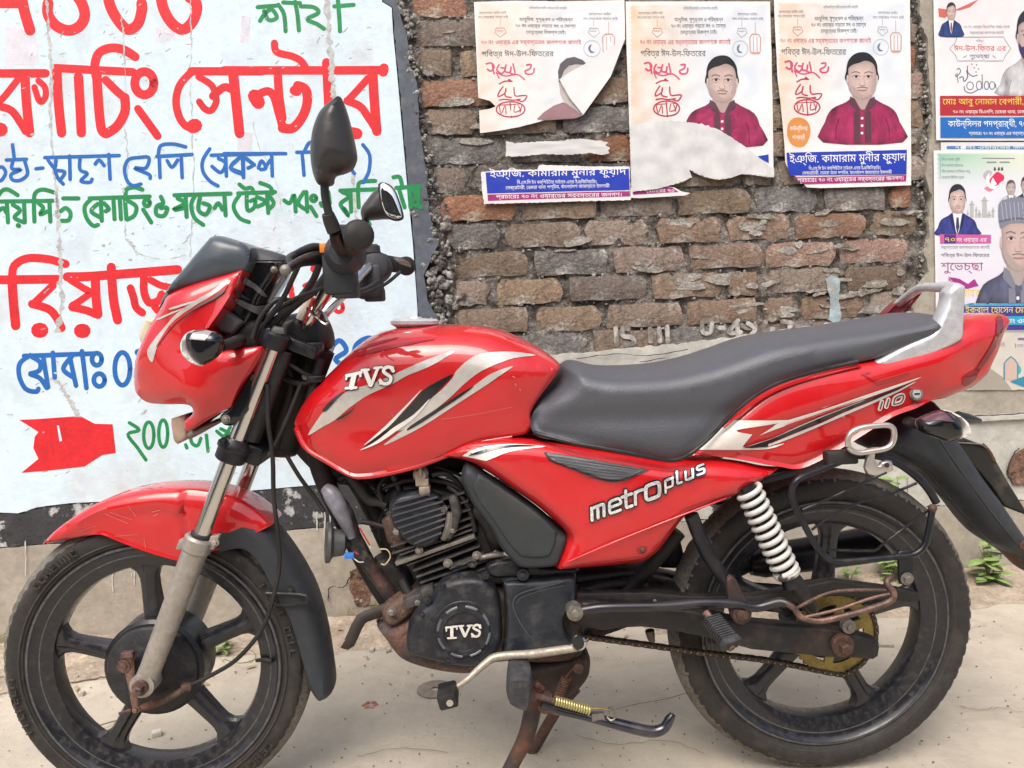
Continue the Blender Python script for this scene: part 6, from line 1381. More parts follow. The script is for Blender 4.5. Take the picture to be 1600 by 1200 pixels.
def portrait(p, f, lay, skin, hair, coat, collar=None, shirt=None, tie=None, cap=None, scale_lines=1.0, beard=None, clipx=1e9, clipy=1e9, body=True):
    """a printed head and shoulders; f maps unit coordinates (head 1 high, centre 0) to zoomed px"""
    def q(lst): return [(min(f(a, b)[0], clipx), min(f(a, b)[1], clipy)) for a, b in lst]
    sk, hr, ct = inkk('portrait_face', skin, 'skin%d' % (skin[0] * 999)), inkk('portrait_hair', hair, 'hair%d' % (hair[0] * 9999)), inkk('portrait_clothes', coat, 'cloth%d_%d' % (coat[0] * 999, coat[2] * 999))
    dk = inkk('portrait_features', tuple(c * .38 for c in skin), 'feat%d' % (skin[0] * 999)); md = inkk('portrait_shading', tuple(c * .74 for c in skin), 'shade%d' % (skin[0] * 999)); lp = inkk('portrait_lips', (skin[0] * .72, skin[1] * .45, skin[2] * .45), 'lip%d' % (skin[0] * 999))
    if body:
        U_ = abs(f(1, 0)[0] - f(0, 0)[0]); X0 = f(0, 0)[0]
        p.shade(q([(-1.05, 2.1), (-1.0, 1.55), (-.82, 1.2), (-.45, 1.02), (-.25, .9), (.25, .9), (.5, 1.02), (.86, 1.22), (1.02, 1.55), (1.1, 2.1)]), 'portrait_clothes', lambda x, y, e: tuple(c * (.55 + .5 * e ** .6 + .55 * mn.noise(V(((x - X0) / U_ * 4.5, y / U_ * 1.6, 3))) + .25 * mn.noise(V(((x - X0) / U_ * 12, y / U_ * 5, 7)))) for c in coat), lay, 3, U_ * .22)
        for a in (-.72, .74): p.line(q([(a, 2.05), (a * .97, 1.7), (a * .86, 1.45)]), scale_lines * .03 * abs(f(1, 0)[0] - f(0, 0)[0]), inkk('portrait_folds', tuple(c * .55 for c in coat), 'fold%d_%d' % (coat[0] * 999, coat[2] * 999)), lay + .5)
    p.poly(q([(-.22, .75), (.22, .75), (.26, 1.0), (.02, 1.22), (-.24, 1.0)]), md, lay + .6, 3)
    if collar:
        ck = inkk('portrait_collar', collar, 'collar%d' % (collar[2] * 999))
        p.poly(q([(-.33, .86), (-.20, .93), (-.06, 1.18), (-.08, 1.32), (-.36, 1.06)]), ck, lay + 1, 1); p.poly(q([(.33, .86), (.20, .93), (.08, 1.18), (.10, 1.32), (.38, 1.06)]), ck, lay + 1, 1)
        p.poly(q([(-.22, 1.25), (-.06, 1.3), (-.05, 2.1), (-.22, 2.1)]), ck, lay + .9); p.poly(q([(.06, 1.3), (.24, 1.25), (.25, 2.1), (.07, 2.1)]), ck, lay + .9)
        for yy in (1.42, 1.62, 1.82):
            if yy < 2: p.poly(q([(-.035, yy), (.03, yy), (.03, yy + .06), (-.035, yy + .06)]), inkk('portrait_buttons', (.8, .8, .8), 'btn'), lay + 1.3)
    if shirt:
        p.poly(q([(-.24, .92), (.24, .92), (.16, 1.5), (0, 1.9), (-.16, 1.5)]), inkk('portrait_shirt', shirt, 'shirt%d' % (shirt[2] * 999)), lay + .8)
        if tie: p.poly(q([(-.05, 1.1), (.06, 1.1), (.1, 1.5), (0, 1.85), (-.08, 1.5)]), inkk('portrait_tie', tie, 'tie%d' % (tie[2] * 999)), lay + 1.2)
        for sg in (-1, 1): p.poly(q([(.24 * sg, .92), (.40 * sg, 1.05), (.30 * sg, 1.4), (.05 * sg, 1.95), (.14 * sg, 1.4)]), inkk('portrait_lapel', tuple(c * .5 for c in coat), 'lapel%d_%d' % (coat[0] * 999, coat[2] * 999)), lay + 1.1)
    X1 = f(0, 0)[0]; U1 = abs(f(1, 0)[0] - X1)
    if not cap: p.poly(q([(-.40, .45), (-.43, .15), (-.38, -.1), (-.22, -.28), (0, -.34), (.2, -.29), (.37, -.1), (.42, .15), (.39, .45)]), hr, lay + 1.5, 4)
    p.shade(q([(-.375, .30), (-.37, .1), (-.25, .00), (-.08, -.05), (.10, -.11), (.29, -.03), (.37, .15), (.385, .45), (.365, .66), (.25, .84), (.02, .94), (-.22, .85), (-.355, .66), (-.385, .45)]), 'portrait_face', lambda x, y, e: tuple(c * (.66 + .40 * e ** .7 + .10 * mn.noise(V(((x - X1) / U1 * 5, y / U1 * 5, 2))) + .06 * (X1 - x) / U1) for c in skin), lay + 2, 4, U1 * .26)
    for sg in (-1, 1): p.poly(q([(.37 * sg, .3), (.42 * sg, .3), (.42 * sg, .48), (.36 * sg, .52)]), sk, lay + 1.9, 2)
    p.poly(q([(-.35, .55), (-.2, .62), (-.05, .78), (.1, .86), (.02, .92), (-.18, .85), (-.31, .68)]), md, lay + 2.3, 3) 
    p.poly(q([(.36, .5), (.26, .6), (.24, .74), (.3, .7)]), md, lay + 2.3, 3)
    u = abs(f(1, 0)[0] - f(0, 0)[0])
    for sg in (-1, 1):
        p.line(q([(.07 * sg, .225), (.18 * sg, .19), (.28 * sg, .22)]), .035 * u, dk, lay + 2.6)
        p.poly(q([(.08 * sg, .325), (.16 * sg, .285), (.26 * sg, .32), (.17 * sg, .355)]), inkk('portrait_eyes', tuple(min(.7, c * 1.35) for c in skin), 'eye%d' % (skin[0] * 999)), lay + 2.5, 2)
        p.poly(circle(*q([(.165 * sg, .32)])[0], .042 * U1, .040 * U1, 8), inkk('portrait_pupils', (.03, .022, .02), 'pupil'), lay + 2.8)
        p.line(q([(.07 * sg, .32), (.16 * sg, .282), (.27 * sg, .325)]), .022 * U1, dk, lay + 2.9)
        p.line(q([(.09 * sg, .385), (.17 * sg, .40), (.24 * sg, .38)]), .014 * u, md, lay + 2.6)
    p.line(q([(.045, .3), (.05, .45), (.085, .54), (0, .575), (-.085, .54), (-.06, .5)]), .020 * u, md, lay + 2.6)
    p.line(q([(-.06, .565), (0, .578), (.06, .565)]), .018 * u, dk, lay + 2.8)
    p.line(q([(-.13, .63), (-.05, .615), (.05, .615), (.14, .635)]), .028 * u, dk if beard is None else hr, lay + 2.8)
    p.line(q([(-.10, .69), (0, .70), (.11, .69)]), .040 * u, lp, lay + 2.8)
    p.line(q([(-.11, .685), (0, .69), (.12, .685)]), .010 * u, dk, lay + 3.1)
    if beard: p.poly(q([(-.36, .5), (-.25, .62), (-.16, .6), (0, .76), (.16, .6), (.25, .62), (.36, .5), (.33, .72), (.18, .92), (0, 1.0), (-.18, .92), (-.33, .72)]), inkk('portrait_beard', beard, 'beard'), lay + 2.5, 3)
    if cap:
        p.poly(q([(-.42, .12), (-.46, -.32), (-.3, -.42), (0, -.46), (.3, -.42), (.46, -.32), (.42, .12), (.2, .04), (-.2, .04)]), inkk('printed_cap', cap, 'cap'), lay + 3, 2)
        for k in range(9): x = -.4 + .1 * k; p.line(q([(x, -.36), (x * .95 + .03, -.02)]), .016 * u, inkk('cap_stripes', tuple(c * 2.0 for c in cap), 'cap2'), lay + 3.3)
        p.line(q([(-.43, .0), (0, -.06), (.43, .0)]), .05 * u, inkk('cap_band', tuple(c * .6 for c in cap), 'cap3'), lay + 3.4)

INK_K, INK_R, INK_W = inkk('dark_text', (.05, .055, .07), 'black'), inkk('red_text', (.55, .05, .05), 'red'), inkk('white_text', (.85, .85, .85), 'white')
INK_G, INK_P, INK_RS = inkk('small_grey_text', (.24, .24, .27), 'grey'), inkk('magenta_script', (.55, .07, .16), 'mag'), inkk('crimson_logo', (.42, .03, .06), 'crim')
BL_, PU_ = inkk('blue_banner', (.012, .04, .40), 'blue'), inkk('purple_strip', (.33, .02, .16), 'purple')
def eid(p, k):                                  # the shared layout of the three maroon-shirt posters; k maps poster x,y
    def T_(x, y): return k(x, y)
    def tx(t, x0, x1, y, h, key, bold=.012):
        a, b_ = T_(x0, y), T_(x1, y); p.text(t, a[0], b_[0], a[1], h, key, 1, bold, (b_[1] - a[1]) / (b_[0] - a[0] + 1e-9))
    tx('বিসমিল্লাহির রাহমানির রাহিম', 1020, 1210, 46, 20, INK_G)
    tx('আল্লাহর আইন চাই', 770, 905, 72, 20, INK_G); tx('সৎ েলােকর শাসন চাই', 765, 915, 96, 20, INK_G)
    tx('আল্লাহর আইন', 1320, 1430, 78, 20, INK_G); tx('সৎ েলােকর শাসন চাই', 1292, 1465, 104, 20, INK_G)
    tx('আধুিনক, সুশৃঙ্খল ও পিরচ্ছন্ন', 970, 1240, 112, 30, INK_K); tx('৭০ নং ওয়ার্ড গড়েত সৎ ও েযাগ্য', 952, 1255, 147, 30, INK_K); tx('েনতৃেত্বর িবকল্প েনই।', 1005, 1205, 182, 30, INK_K)
    tx('৭০ নং ওয়ার্ড এর সর্বস্তেরর জনগণেক জানাই', 780, 1282, 238, 36, INK_R, .018); tx('পিবত্র ঈদ-উল-িফতেরর', 782, 1144, 305, 48, INK_K, .02)
    for s, w_ in (('805,345 830,340 845,360 830,385 812,375', 11), ('835,345 845,400', 10), ('870,350 858,378 885,398 900,372 880,366', 10), ('905,352 900,385 925,390 930,362', 10), ('940,345 950,400 925,395', 9), ('860,395 905,412 960,402 998,432', 8), ('855,390 870,425', 7),
                  ('1008,352 1030,350 1025,372 1000,385 1010,402 1040,398 1046,372', 10)):
        p.line([T_(*q) for q in zz(s)], w_, INK_P, 1)
    for s, w_ in (('870,455 900,440 935,440', 8), ('920,432 926,436', 12), ('890,470 870,500 865,525 895,510 905,490', 8), ('905,480 900,520 930,530', 8), ('945,475 950,520 985,520 1010,522 990,552 960,545', 8), ('870,545 900,540 940,545 975,540', 8), (rg_(928, 595, 72, 42), 8), ('870,570 880,620 900,575 905,620', 6), ('925,560 932,640', 7), ('950,570 945,610 975,600 965,575', 6), ('985,570 975,612', 6), ('866,572 985,566', 5)):
        p.line([T_(*q) for q in zz(s)], w_, INK_RS, 1)
    for s, w_ in (('875,100 875,140', 3), ('855,150 895,150 905,175 875,200 848,175 855,150', 5), ('860,165 890,165', 5)):
        p.line([T_(*q) for q in zz(s)], w_, inkk('printed_lantern', (.52, .30, .22), 'lant'), 1, 0)
        p.line([T_(x + 470, y) for x, y in zz(s)], w_, inkk('printed_lantern_grey', (.40, .38, .40), 'lantg'), 1, 0)
    for s, w_ in (('1420,115 1420,180', 3), ('1402,182 1438,182 1450,200 1448,275 1438,290 1402,290 1392,275 1390,200 1402,182', 6), ('1410,195 1410,280', 4), ('1430,195 1430,280', 4), ('1396,285 1444,285', 8)):
        p.line([T_(*q) for q in zz(s)], w_, inkk('printed_lantern', (.5, .3, .2), 'lant'), 1, 0)
    p.line([T_(*q) for q in zz(rg_(1337, 262, 42, 44))], 5, inkk('moon_ring', (.42, .50, .56), 'ring'), 1)
    p.poly([T_(*q) for q in zz('1335,238 1320,250 1318,268 1330,285 1350,282 1334,275 1328,262')], inkk('moon', (.12, .18, .25), 'moon'), 1, 3)
def eid_col(x0, x1, y0, y1):
    def f(x, y):
        a, b_ = (x - x0) / (x1 - x0), (y - y0) / (y1 - y0)
        if a < .03 or a > .965 or b_ < .02: return (.74, .73, .72)
        c = lerp3((.66, .47, .27), (.60, .66, .72), min(1, a * 1.7 + b_ * .1)); c = lerp3(c, (.66, .71, .74), max(0, min(1, (b_ - .25) * 2.2)) * min(1, a * 2))
        c = lerp3(c, (.72, .58, .50), max(0, .5 - a) * max(0, 1 - abs(b_ - .35) * 2.4) * 1.2); c = lerp3(c, (.74, .72, .68), max(0, b_ - .55) * 1.6)
        n = mn.noise(V((x * .012, y * .014, 3))); return lerp3(c, (.80, .80, .80), .25 + n * .5)
    return f
SH = (.30, .018, .085); COL = (.10, .035, .055)
# third poster, whole
p = Poster('campaign_poster', 'whole poster of a man in a maroon shirt above a blue name banner', .0125, 3.553, 1000, 0)
p.paper(zz('742,-40 1498,-40! 1502,300 1505,700 1506,1028! 1300,1036 1000,1044 925,1040 900,1010 872,985 830,962 806,900 802,800 792,700 778,560 762,420 752,200 745,40'), eid_col(745, 1500, 0, 1040), 0)
eid(p, lambda x, y: (x, y))
portrait(p, lambda a, b_: (1232 + a * 205, 365 + b_ * 205 - 5), 3, (.54, .41, .375), (.012, .011, .013), SH, COL, clipy=828)
p.poly(zz('880,652 920,665 945,705 942,760 915,808 880,818 840,800 818,750 820,695 845,660'), inkk('orange_badge', (.62, .25, .06), 'badge'), 1, 3)
p.text('কাউন্িসলর', 830, 930, 725, 34, INK_W, 2, .02); p.text('পদপ্রার্থী', 845, 915, 775, 34, INK_W, 2, .02)
p.poly(zz('812,848 1480,832! 1478,968! 832,974! 818,930'), BL_, 4); p.poly(zz('845,985 1478,972! 1476,1006! 910,1022! 880,1005'), PU_, 4)
p.text('ইঞ্িজ. কামারাম মুনীর ফুয়াদ', 828, 1474, 905, 62, INK_W, 5, .03, -.02); p.text('িব.এস.িস ইন কম্িপউটার সাইন্স এন্ড ইঞ্িজিনয়ািরং', 935, 1335, 944, 26, INK_W, 5, .03, -.01); p.text('েসক্েরটারী, েডমরা থানা পশ্িচম, বাংলােদশ জামায়ােত ইসলামী', 900, 1395, 970, 26, INK_W, 5, .03, -.01)
p.text('প্রচােরঃ ৭০ নং ওয়ার্েডর সর্বস্তেরর জনগণ।', 872, 1460, 1012, 34, INK_W, 5, .03, -.02)
p.done()
# second poster, lower half torn down to white paper
p = Poster('campaign_poster', 'poster of a man in maroon, lower half torn to white paper', .0120, 3.553, 1000, 0)
k2 = lambda x, y: (x - 780, y + 8)
p.paper(zz('-80,8 722,8! 730,300 738,700 742,985! 700,985 640,975 560,968 500,990 430,1000 360,985 300,960 272,942! 288,985 240,1012 170,1030 100,1052 20,1062 -48,1070! -62,600 -74,300'), eid_col(-78, 735, 8, 1070), 0)
eid(p, k2)
portrait(p, lambda a, b_: (455 + a * 205, 378 + b_ * 205), 3, (.54, .41, .375), (.012, .011, .013), SH, COL, clipy=860)
p.poly(zz('650,868 712,858! 714,905! 690,892'), BL_, 4)
p.paper(zz('-60,690! 40,682 160,672 250,680 340,690 430,720 520,775 600,830 660,880 712,925! 740,935 741,984! 700,984 640,974 560,967 500,989 430,999 360,984 300,959 271,941! 286,984 240,1008 170,1028 100,1048 20,1060 -47,1066!'), lambda x, y: lerp3((.66, .67, .66), (.52, .53, .53), .5 + mn.noise(V((x * .011, y * .015, 6))) + .4 * mn.noise(V((x * .05, y * .05, 6)))), 0, 'torn_white_layer', 9, 14, 5)
p.done()
p = Poster('poster_scrap', 'purple strip left from the torn poster, hanging under its white paper', .0125, 3.553, 1000, 0, cat='paper scrap', group=None)
p.paper(zz('-52,1040! 30,1030 120,1032 190,1040 230,1062 280,1072! 250,1085! 0,1100 -52,1098!'), lambda x, y: (.72, .71, .70)); p.group = None
p.poly(zz('-40,1042! 120,1035 180,1042 215,1066! -38,1082!'), PU_, 1); p.text('প্রচােরঃ ৭০', 20, 190, 1068, 30, INK_W, 2, .03); p.done()

# first poster, corner peeled over
p = Poster('campaign_poster', 'faded poster with its right corner peeled over into a white triangle', .0130, 4, 700, 0, wave=.003)
def k1(x, y): return ((x - 742) * 1.245 + 160, y * 1.14 + 5)
p.paper(zz('162,12 400,5 700,8 1000,2 1102,0! 1105,120 1106,243! 960,470 842,722! 800,740 700,745 600,752 540,770 440,795 330,815 200,832! 195,690 262,680 298,665! 262,630 190,612!'), lambda x, y: lerp3(eid_col(160, 1110, 0, 1180)(x, y), (.78, .76, .74), .28), 0)
eid(p, k1)
fa = inkk('faded_face', (.50, .43, .42), 'fadeface'); fh = inkk('faded_hair', (.10, .09, .10), 'fadehair'); fs_ = inkk('faded_shirt', (.30, .17, .19), 'fadeshirt')
p.poly(zz('692,515! 686,450 700,400 740,365 790,355 840,375 868,400! 845,405 800,398 755,410 725,440 712,480 706,520!'), fh, 3, 0); p.poly(zz('704,505! 712,475 728,440 758,414 800,402 855,408! 780,455 700,500!'), fa, 3.6); p.poly(zz('692,515! 706,520 728,580 800,690 770,670 728,640 702,590'), fa, 3.5)
p.poly(zz('555,745! 600,700 660,660 720,640 745,655! 800,690 835,722! 800,738 700,742 600,750'), fs_, 3, 0)
fold = p.paper(zz('1106,242! 1015,480 842,722! 760,620 692,502! 760,455 860,400 1000,310'), lambda x, y: (.70, .70, .70), 0, 'peeled_corner', 9, 22)
me = fold.data
for v in me.vertices:                                     # the peeled corner stands off the wall
    pass
p.done()
p = Poster('paper_strip', 'torn strip of white paper under the peeled poster', .0128, 4, 700, 0, cat='paper scrap', group=None)
p.paper(zz('362,880! 420,895 560,885 700,880 780,868 850,868 900,875 960,880 1010,890! 985,905 1015,925! 1000,940 1012,958! 960,968 900,955 820,962 740,968 600,962 480,975 362,978!'), lambda x, y: lerp3((.66, .66, .65), (.5, .5, .49), .5 + 1.2 * mn.noise(V((x * .006, y * .05, 2)))), 0, jag=6); p.done()
p = Poster('poster_scrap', 'blue name banner left over from a torn poster, above the bricks', .0128, 4, 700, 0, cat='paper scrap', group=None)
p.paper(zz('205,1075! 400,1058 560,1060! 570,1030 900,1040 1135,1040! 1142,1250! 700,1262 225,1275! 212,1180'), lambda x, y: (.72, .71, .71), 0, jag=4)
p.poly(zz('235,1078! 560,1068 700,1068 1130,1055! 1136,1188! 700,1198 245,1210!'), BL_, 1); p.poly(zz('246,1216! 700,1204 1136,1194! 1137,1228! 700,1240 250,1256!'), PU_, 1)
p.text('ইঞ্িজ. কামারাম মুনীর ফুয়াদ', 260, 1115, 1108, 62, INK_W, 2, .03, -.02); p.text('িব.এস.িস ইন কম্িপউটার সাইন্স এন্ড ইঞ্িজিনয়ািরং', 430, 930, 1150, 30, INK_W, 2, .03, -.01); p.text('েসক্েরটারী, েডমরা থানা পশ্িচম, বাংলােদশ জামায়ােত ইসলামী', 360, 1010, 1184, 30, INK_W, 2, .03, -.02)
p.text('প্রচােরঃ ৭০ নং ওয়ার্েডর সর্বস্তেরর জনগণ।', 300, 1085, 1243, 36, INK_W, 2, .03, -.02); p.done()
# upper right poster
p = Poster('campaign_poster', 'upper right poster with yellow letters on a red strip over a blue strip', .0215, 5.333, 1300, 0, wave=.001)
def c5(x, y): return (.72, .72, .73) if x < 890 or y > 1160 else lerp3((.72, .66, .68), (.70, .72, .74), .5 + mn.noise(V((x * .01, y * .01, 1))) + (y - 500) / 900)
p.paper(zz('845,-60 1750,-60! 1750,1172! 1300,1172 868,1168! 862,800 858,500 848,200'), c5)
p.poly(zz('885,68! 960,80 1060,88 1150,60 1230,-10! 1120,40 1040,75! 940,150! 890,140!'), inkk('orange_swoosh', (.55, .12, .10), 'swoosh'), 1)
portrait(p, lambda a, b_: (992 + a * 90, 60 + b_ * 118), 2, (.55, .42, .38), (.03, .02, .03), (.02, .045, .17), None, (.75, .75, .78), (.2, .05, .08), clipy=305)
p.text('৭০ নং ওয়ার্ড িবএনিপর পক্ষ েথেক', 1100, 1480, 236, 34, INK_G, 1, .015); p.text('সর্বস্তেরর জনগণেক জানাই', 1150, 1430, 285, 34, INK_G, 1, .015)
p.line('1040,310 1430,308 1445,340 1490,405 1445,465 1425,508 1045,508 1030,465 980,405 1030,350 1040,310', 6, INK_G, 1, 0); p.text('পিবত্র', 1200, 1262, 352, 30, INK_G, 1)
p.text('ঈদ-উল-িফতর এর', 1015, 1450, 425, 62, INK_R, 1, .025); p.text('শুেভচ্ছা', 1145, 1312, 485, 46, inkk('navy_text', (.08, .12, .25), 'navy'), 1, .025); p.line('1095,480 1120,465', 7, INK_G, 1); p.line('1340,465 1362,482', 7, INK_G, 1)
for s, w_ in (('1040,580 1060,570 1070,600 1035,640 1030,620', 8), ('1060,650 1090,640 1100,680 1130,640 1120,590', 9), ('1040,610 1050,690', 6), ('1130,550 1130,600 1170,635 1210,625', 8), ('1100,720 1110,760 1160,775 1220,745', 8), (rg_(1150, 715, 28, 32), 7), (rg_(1225, 712, 22, 36), 7), ('1250,620 1253,740', 7), (rg_(1288, 712, 20, 34), 7), (rg_(1335, 712, 22, 32), 7), ('1362,700 1366,735', 7)):
    p.line(s, w_, inkk('greeting_script', (.10, .13, .20), 'slate'), 1)
for x, y in ((1185, 565), (1165, 535), (1205, 540), (1200, 600), (1220, 575)): p.poly(circle(x, y, 7, 7, 8), INK_G, 1)
portrait(p, lambda a, b_: (1640 + a * 240, 190 + b_ * 330), 1, (.48, .38, .35), (.02, .02, .03), (.50, .50, .52), None, None, None, beard=(.04, .03, .10), clipy=795)
RB5, BB5, YL5 = inkk('red_strip', (.40, .02, .03), 'redstrip'), inkk('blue_strip', (.015, .13, .45), 'bluestrip'), inkk('yellow_text', (.75, .62, .08), 'yellow')
p.poly(zz('898,800! 1750,800! 1750,962! 898,962!'), RB5, 5.2); p.poly(zz('900,978! 1750,978! 1750,1150! 902,1148!'), BB5, 5.2)
p.text('েমাঃ আবু েনামান েবপারী,', 918, 1590, 872, 72, YL5, 6, .035); p.text('৭০ নং ওয়ার্ড িবএনিপ, েডমরা থানা, ঢাকা মহানগর', 1005, 1740, 946, 38, INK_W, 6, .03)
p.text('কাউন্িসলর পদপ্রার্থী, ৭০ নং', 960, 1700, 1056, 72, INK_W, 6, .035); p.text('প্রচােরঃ ৭০ নং ওয়ার্ড এর সর্বস্তেরর জনগণ', 1135, 1750, 1125, 38, INK_W, 6, .03)
p.done()
# lower right poster
p = Poster('campaign_poster', 'poster with a green corner, a blue suited man and a grey capped man', .0205, 8, 1400, 220, wave=.001)
def c6(x, y):
    if x < 515 or y < 155: return (.74, .73, .74)
    c = lerp3((.22, .50, .36), (.66, .70, .55), (x - 520) / 1100); c = lerp3(c, (.66, .68, .74), min(1, max(0, (y - 160) / 420))); return lerp3(c, (.66, .60, .72), max(0, (y - 1250) / 800) * .8)
p.paper(zz('470,120! 1800,115! 1800,2380! 500,2390! 490,1600 478,900'), c6)
for q, t in enumerate(('িদন শেষে তুিম', 'িদন আসেব আমােদর', 'িদন আসেব েগািবন্দ সাধু', 'আমােদর ইউিনয়ন কৃষক')): p.text(t, 570, (800, 840, 930, 850)[q], 248 + 75 * q, 44, INK_G, 1, .01)
p.line('552,210 552,480', 5, INK_G, 1, 0); p.line('1075,218 1480,220', 12, INK_G, 1, 0); p.line('1140,268 1250,268', 18, INK_G, 1, 0); p.line('1300,268 1415,268', 18, INK_G, 1, 0)
HT = inkk('red_flower', (.62, .03, .09), 'flower')
p.poly(zz('1215,430 1260,390 1300,400 1350,440 1345,490 1300,520 1270,560 1230,570 1180,560 1165,500'), HT, 1, 3); p.poly(zz('1100,600! 1140,570 1220,610 1160,635!'), inkk('pink_petal', (.65, .2, .28), 'petal'), 1, 2); p.poly(zz('1090,420 1150,365 1200,400 1150,470 1110,480'), inkk('grey_bird', (.42, .40, .46), 'bird'), 1, 3)
p.poly(zz('1170,400! 1130,450 1125,520 1150,575 1200,600 1250,590 1290,550! 1230,565 1180,540 1162,490 1165,440'), INK_W, 2, 2); p.poly(zz('1180,540! 1190,500 1212,460 1235,505 1260,540! 1220,565'), INK_W, 2)
for x in (1235, 1285, 1325): p.poly(zz(f'{x - 16},355! {x},320! {x + 16},355!'), INK_K, 2); p.poly(circle(x, 362, 15, 9, 8), INK_K, 2)
for x, t, w_ in ((945, 740, 26), (1105, 690, 34), (1210, 820, 16), (1000, 810, 14), (895, 850, 10), (1040, 860, 20), (1160, 870, 22)):
    p.poly(zz(f'{x - w_},960! {x - w_ * .8},{t + 40}! {x},{t}! {x + w_ * .8},{t + 40}! {x + w_},960!'), inkk('printed_minarets', (.42, .44, .43), 'minaret'), 1); p.line(f'{x - w_ * 1.3},{t + 60} {x + w_ * 1.3},{t + 60}', 9, inkk('minaret_rings', (.32, .34, .34), 'minr'), 1.4, 0)
portrait(p, lambda a, b_: (765 + a * 315 * .78, 640 + b_ * 290), 2, (.58, .43, .40), (.02, .016, .02), (.035, .045, .22), None, (.75, .75, .78), (.05, .05, .10), clipy=1182)
portrait(p, lambda a, b_: (1435 + a * 130, 540 + b_ * 150), 2, (.50, .42, .40), (.10, .07, .08), (.55, .55, .60), None, (.75, .75, .75), (.05, .05, .08), clipy=765)
portrait(p, lambda a, b_: (1620 + a * 130, 500 + b_ * 170), 2, (.48, .40, .38), (.04, .03, .04), (.08, .06, .09), None, (.7, .7, .75), (.05, .05, .08), clipy=765)
portrait(p, lambda a, b_: (1520 + a * 530, 1010 + b_ * 660), 4, (.50, .37, .34), (.05, .045, .06), (.085, .09, .15), (.20, .20, .26), cap=(.20, .21, .27), clipy=2030)
p.poly(zz('545,1168! 1185,1175! 1185,1280! 550,1285!'), inkk('pink_strip', (.52, .10, .32), 'pinkst'), 3); p.poly(zz('600,1172! 745,1174! 742,1280! 600,1282!'), inkk('dark_number_box', (.08, .03, .20), 'numbox'), 3.5)
p.text('৭০', 610, 735, 1262, 84, YL5, 4.2, .04); p.text('নং ওয়ার্ড এর', 755, 1130, 1262, 72, INK_W, 4.2, .03); p.text('সর্বস্তেরর জনসাধারণেক জানাই', 560, 1170, 1350, 54, INK_G, 1, .01)
p.text('পিবত্র ঈদ-উল-িফতেরর', 560, 1170, 1452, 60, INK_K, 1, .02); p.text('শুেভচ্ছা', 560, 1090, 1620, 150, inkk('plum_text', (.30, .05, .20), 'plum'), 1, .02)
p.poly(zz('660,1710! 740,1712 800,1730 900,1790 960,1740 985,1730! 1010,1780 1035,1812! 900,1850 820,1850!'), inkk('magenta_logo', (.33, .03, .22), 'maglogo'), 1); p.text('ঈদ', 650, 800, 1800, 120, inkk('magenta_logo', (.33, .03, .22), 'maglogo'), 1, .03); p.text('েমাবারক', 700, 1070, 1945, 130, YL5, 1.5, .045); p.text('েমাবারক', 700, 1070, 1945, 130, inkk('plum_text', (.30, .05, .20), 'plum'), 1.2, .075)
p.poly(zz('850,2045! 1800,2035! 1800,2062! 850,2068!'), inkk('cyan_line', (.03, .33, .52), 'cyan'), 6.5); p.poly(zz('840,2070! 1800,2062! 1800,2190! 850,2190!'), inkk('navy_box', (.05, .04, .22), 'navybox'), 6.4); p.text('ইকবাল েহােসন েমািমন', 860, 1760, 2150, 110, YL5, 7, .07)
p.poly(zz('520,2050! 700,2060! 690,2380! 520,2385!'), inkk('navy_box', (.05, .04, .22), 'navybox'), 6.3)
p.poly(zz('1100,2195! 1800,2190! 1800,2300! 1120,2300!'), inkk('cyan_line', (.03, .33, .52), 'cyan'), 6.5); p.text('৭০ নং ওয়ার্ড', 1260, 1780, 2280, 80, INK_W, 7, .04); p.poly(zz('1100,2305! 1800,2302! 1800,2362! 1100,2365!'), inkk('navy_box', (.05, .04, .22), 'navybox'), 6.5)
p.done()
p = Poster('old_poster', 'pale weathered poster with a teal arch low on the pier, under the blue one', .0185, 5.333, 1300, 480, wave=.001, group=None)
p.paper(zz('930,190! 1800,175! 1800,680! 1500,690 1200,690 1000,690! 960,400'), lambda x, y: lerp3((.60, .57, .50), (.52, .50, .46), .5 + mn.noise(V((x * .01, y * .01, 1)))), 0, jag=6)
p.poly(zz('1262,470! 1180,600! 1140,690! 1500,690! 1420,580!'), inkk('printed_hill', (.33, .30, .26), 'hill'), 1)
for k, (w_, col) in enumerate(((62, (.08, .22, .32)), (50, (.45, .43, .40)), (40, (.55, .40, .33)))):
    p.poly(zz(f'{1490 - w_},605! {1490 - w_},470 {1490 - w_ * .6},{435 + k * 8} 1490,{405 + k * 12} {1490 + w_ * .6},{435 + k * 8} {1490 + w_},470 {1490 + w_},605!'), inkk('printed_arch', col, 'arch%d' % k), 1.5 + k * .6)
p.poly(zz('1480,620! 1600,575! 1720,570! 1720,690! 1580,660!'), inkk('teal_diamond', (.03, .22, .32), 'teal'), 3); p.poly(zz('1545,480 1570,500 1575,540 1550,560'), inkk('teal_leaf', (.05, .35, .40), 'leafteal'), 1, 2); p.line('1555,265 1640,265', 20, inkk('plum_dash', (.2, .12, .25), 'plumd'), 1, 0)
p.text('জলপিরী', 1345, 1440, 330, 40, INK_G, 1); p.text('ঢাকা মহানগর', 1540, 1700, 335, 40, INK_G, 1); p.line('1524,300 1530,335', 5, INK_K, 1); p.done()
p = Poster('poster_scrap', 'narrow strip of an older blue printed poster between the two right posters', .0198, 8, 1400, 220, wave=.001, cat='paper scrap', group=None)
p.paper(zz('560,20! 1800,15! 1800,130! 560,135!'), lambda x, y: (.66, .67, .68)); p.line('650,85 1300,85 1800,90', 40, inkk('blue_smudge', (.08, .20, .42), 'smudge'), 1, 0); p.text('৭০ নং ওয়ার্েডর জনগণ', 740, 1750, 100, 48, INK_W, 2, .03); p.done()

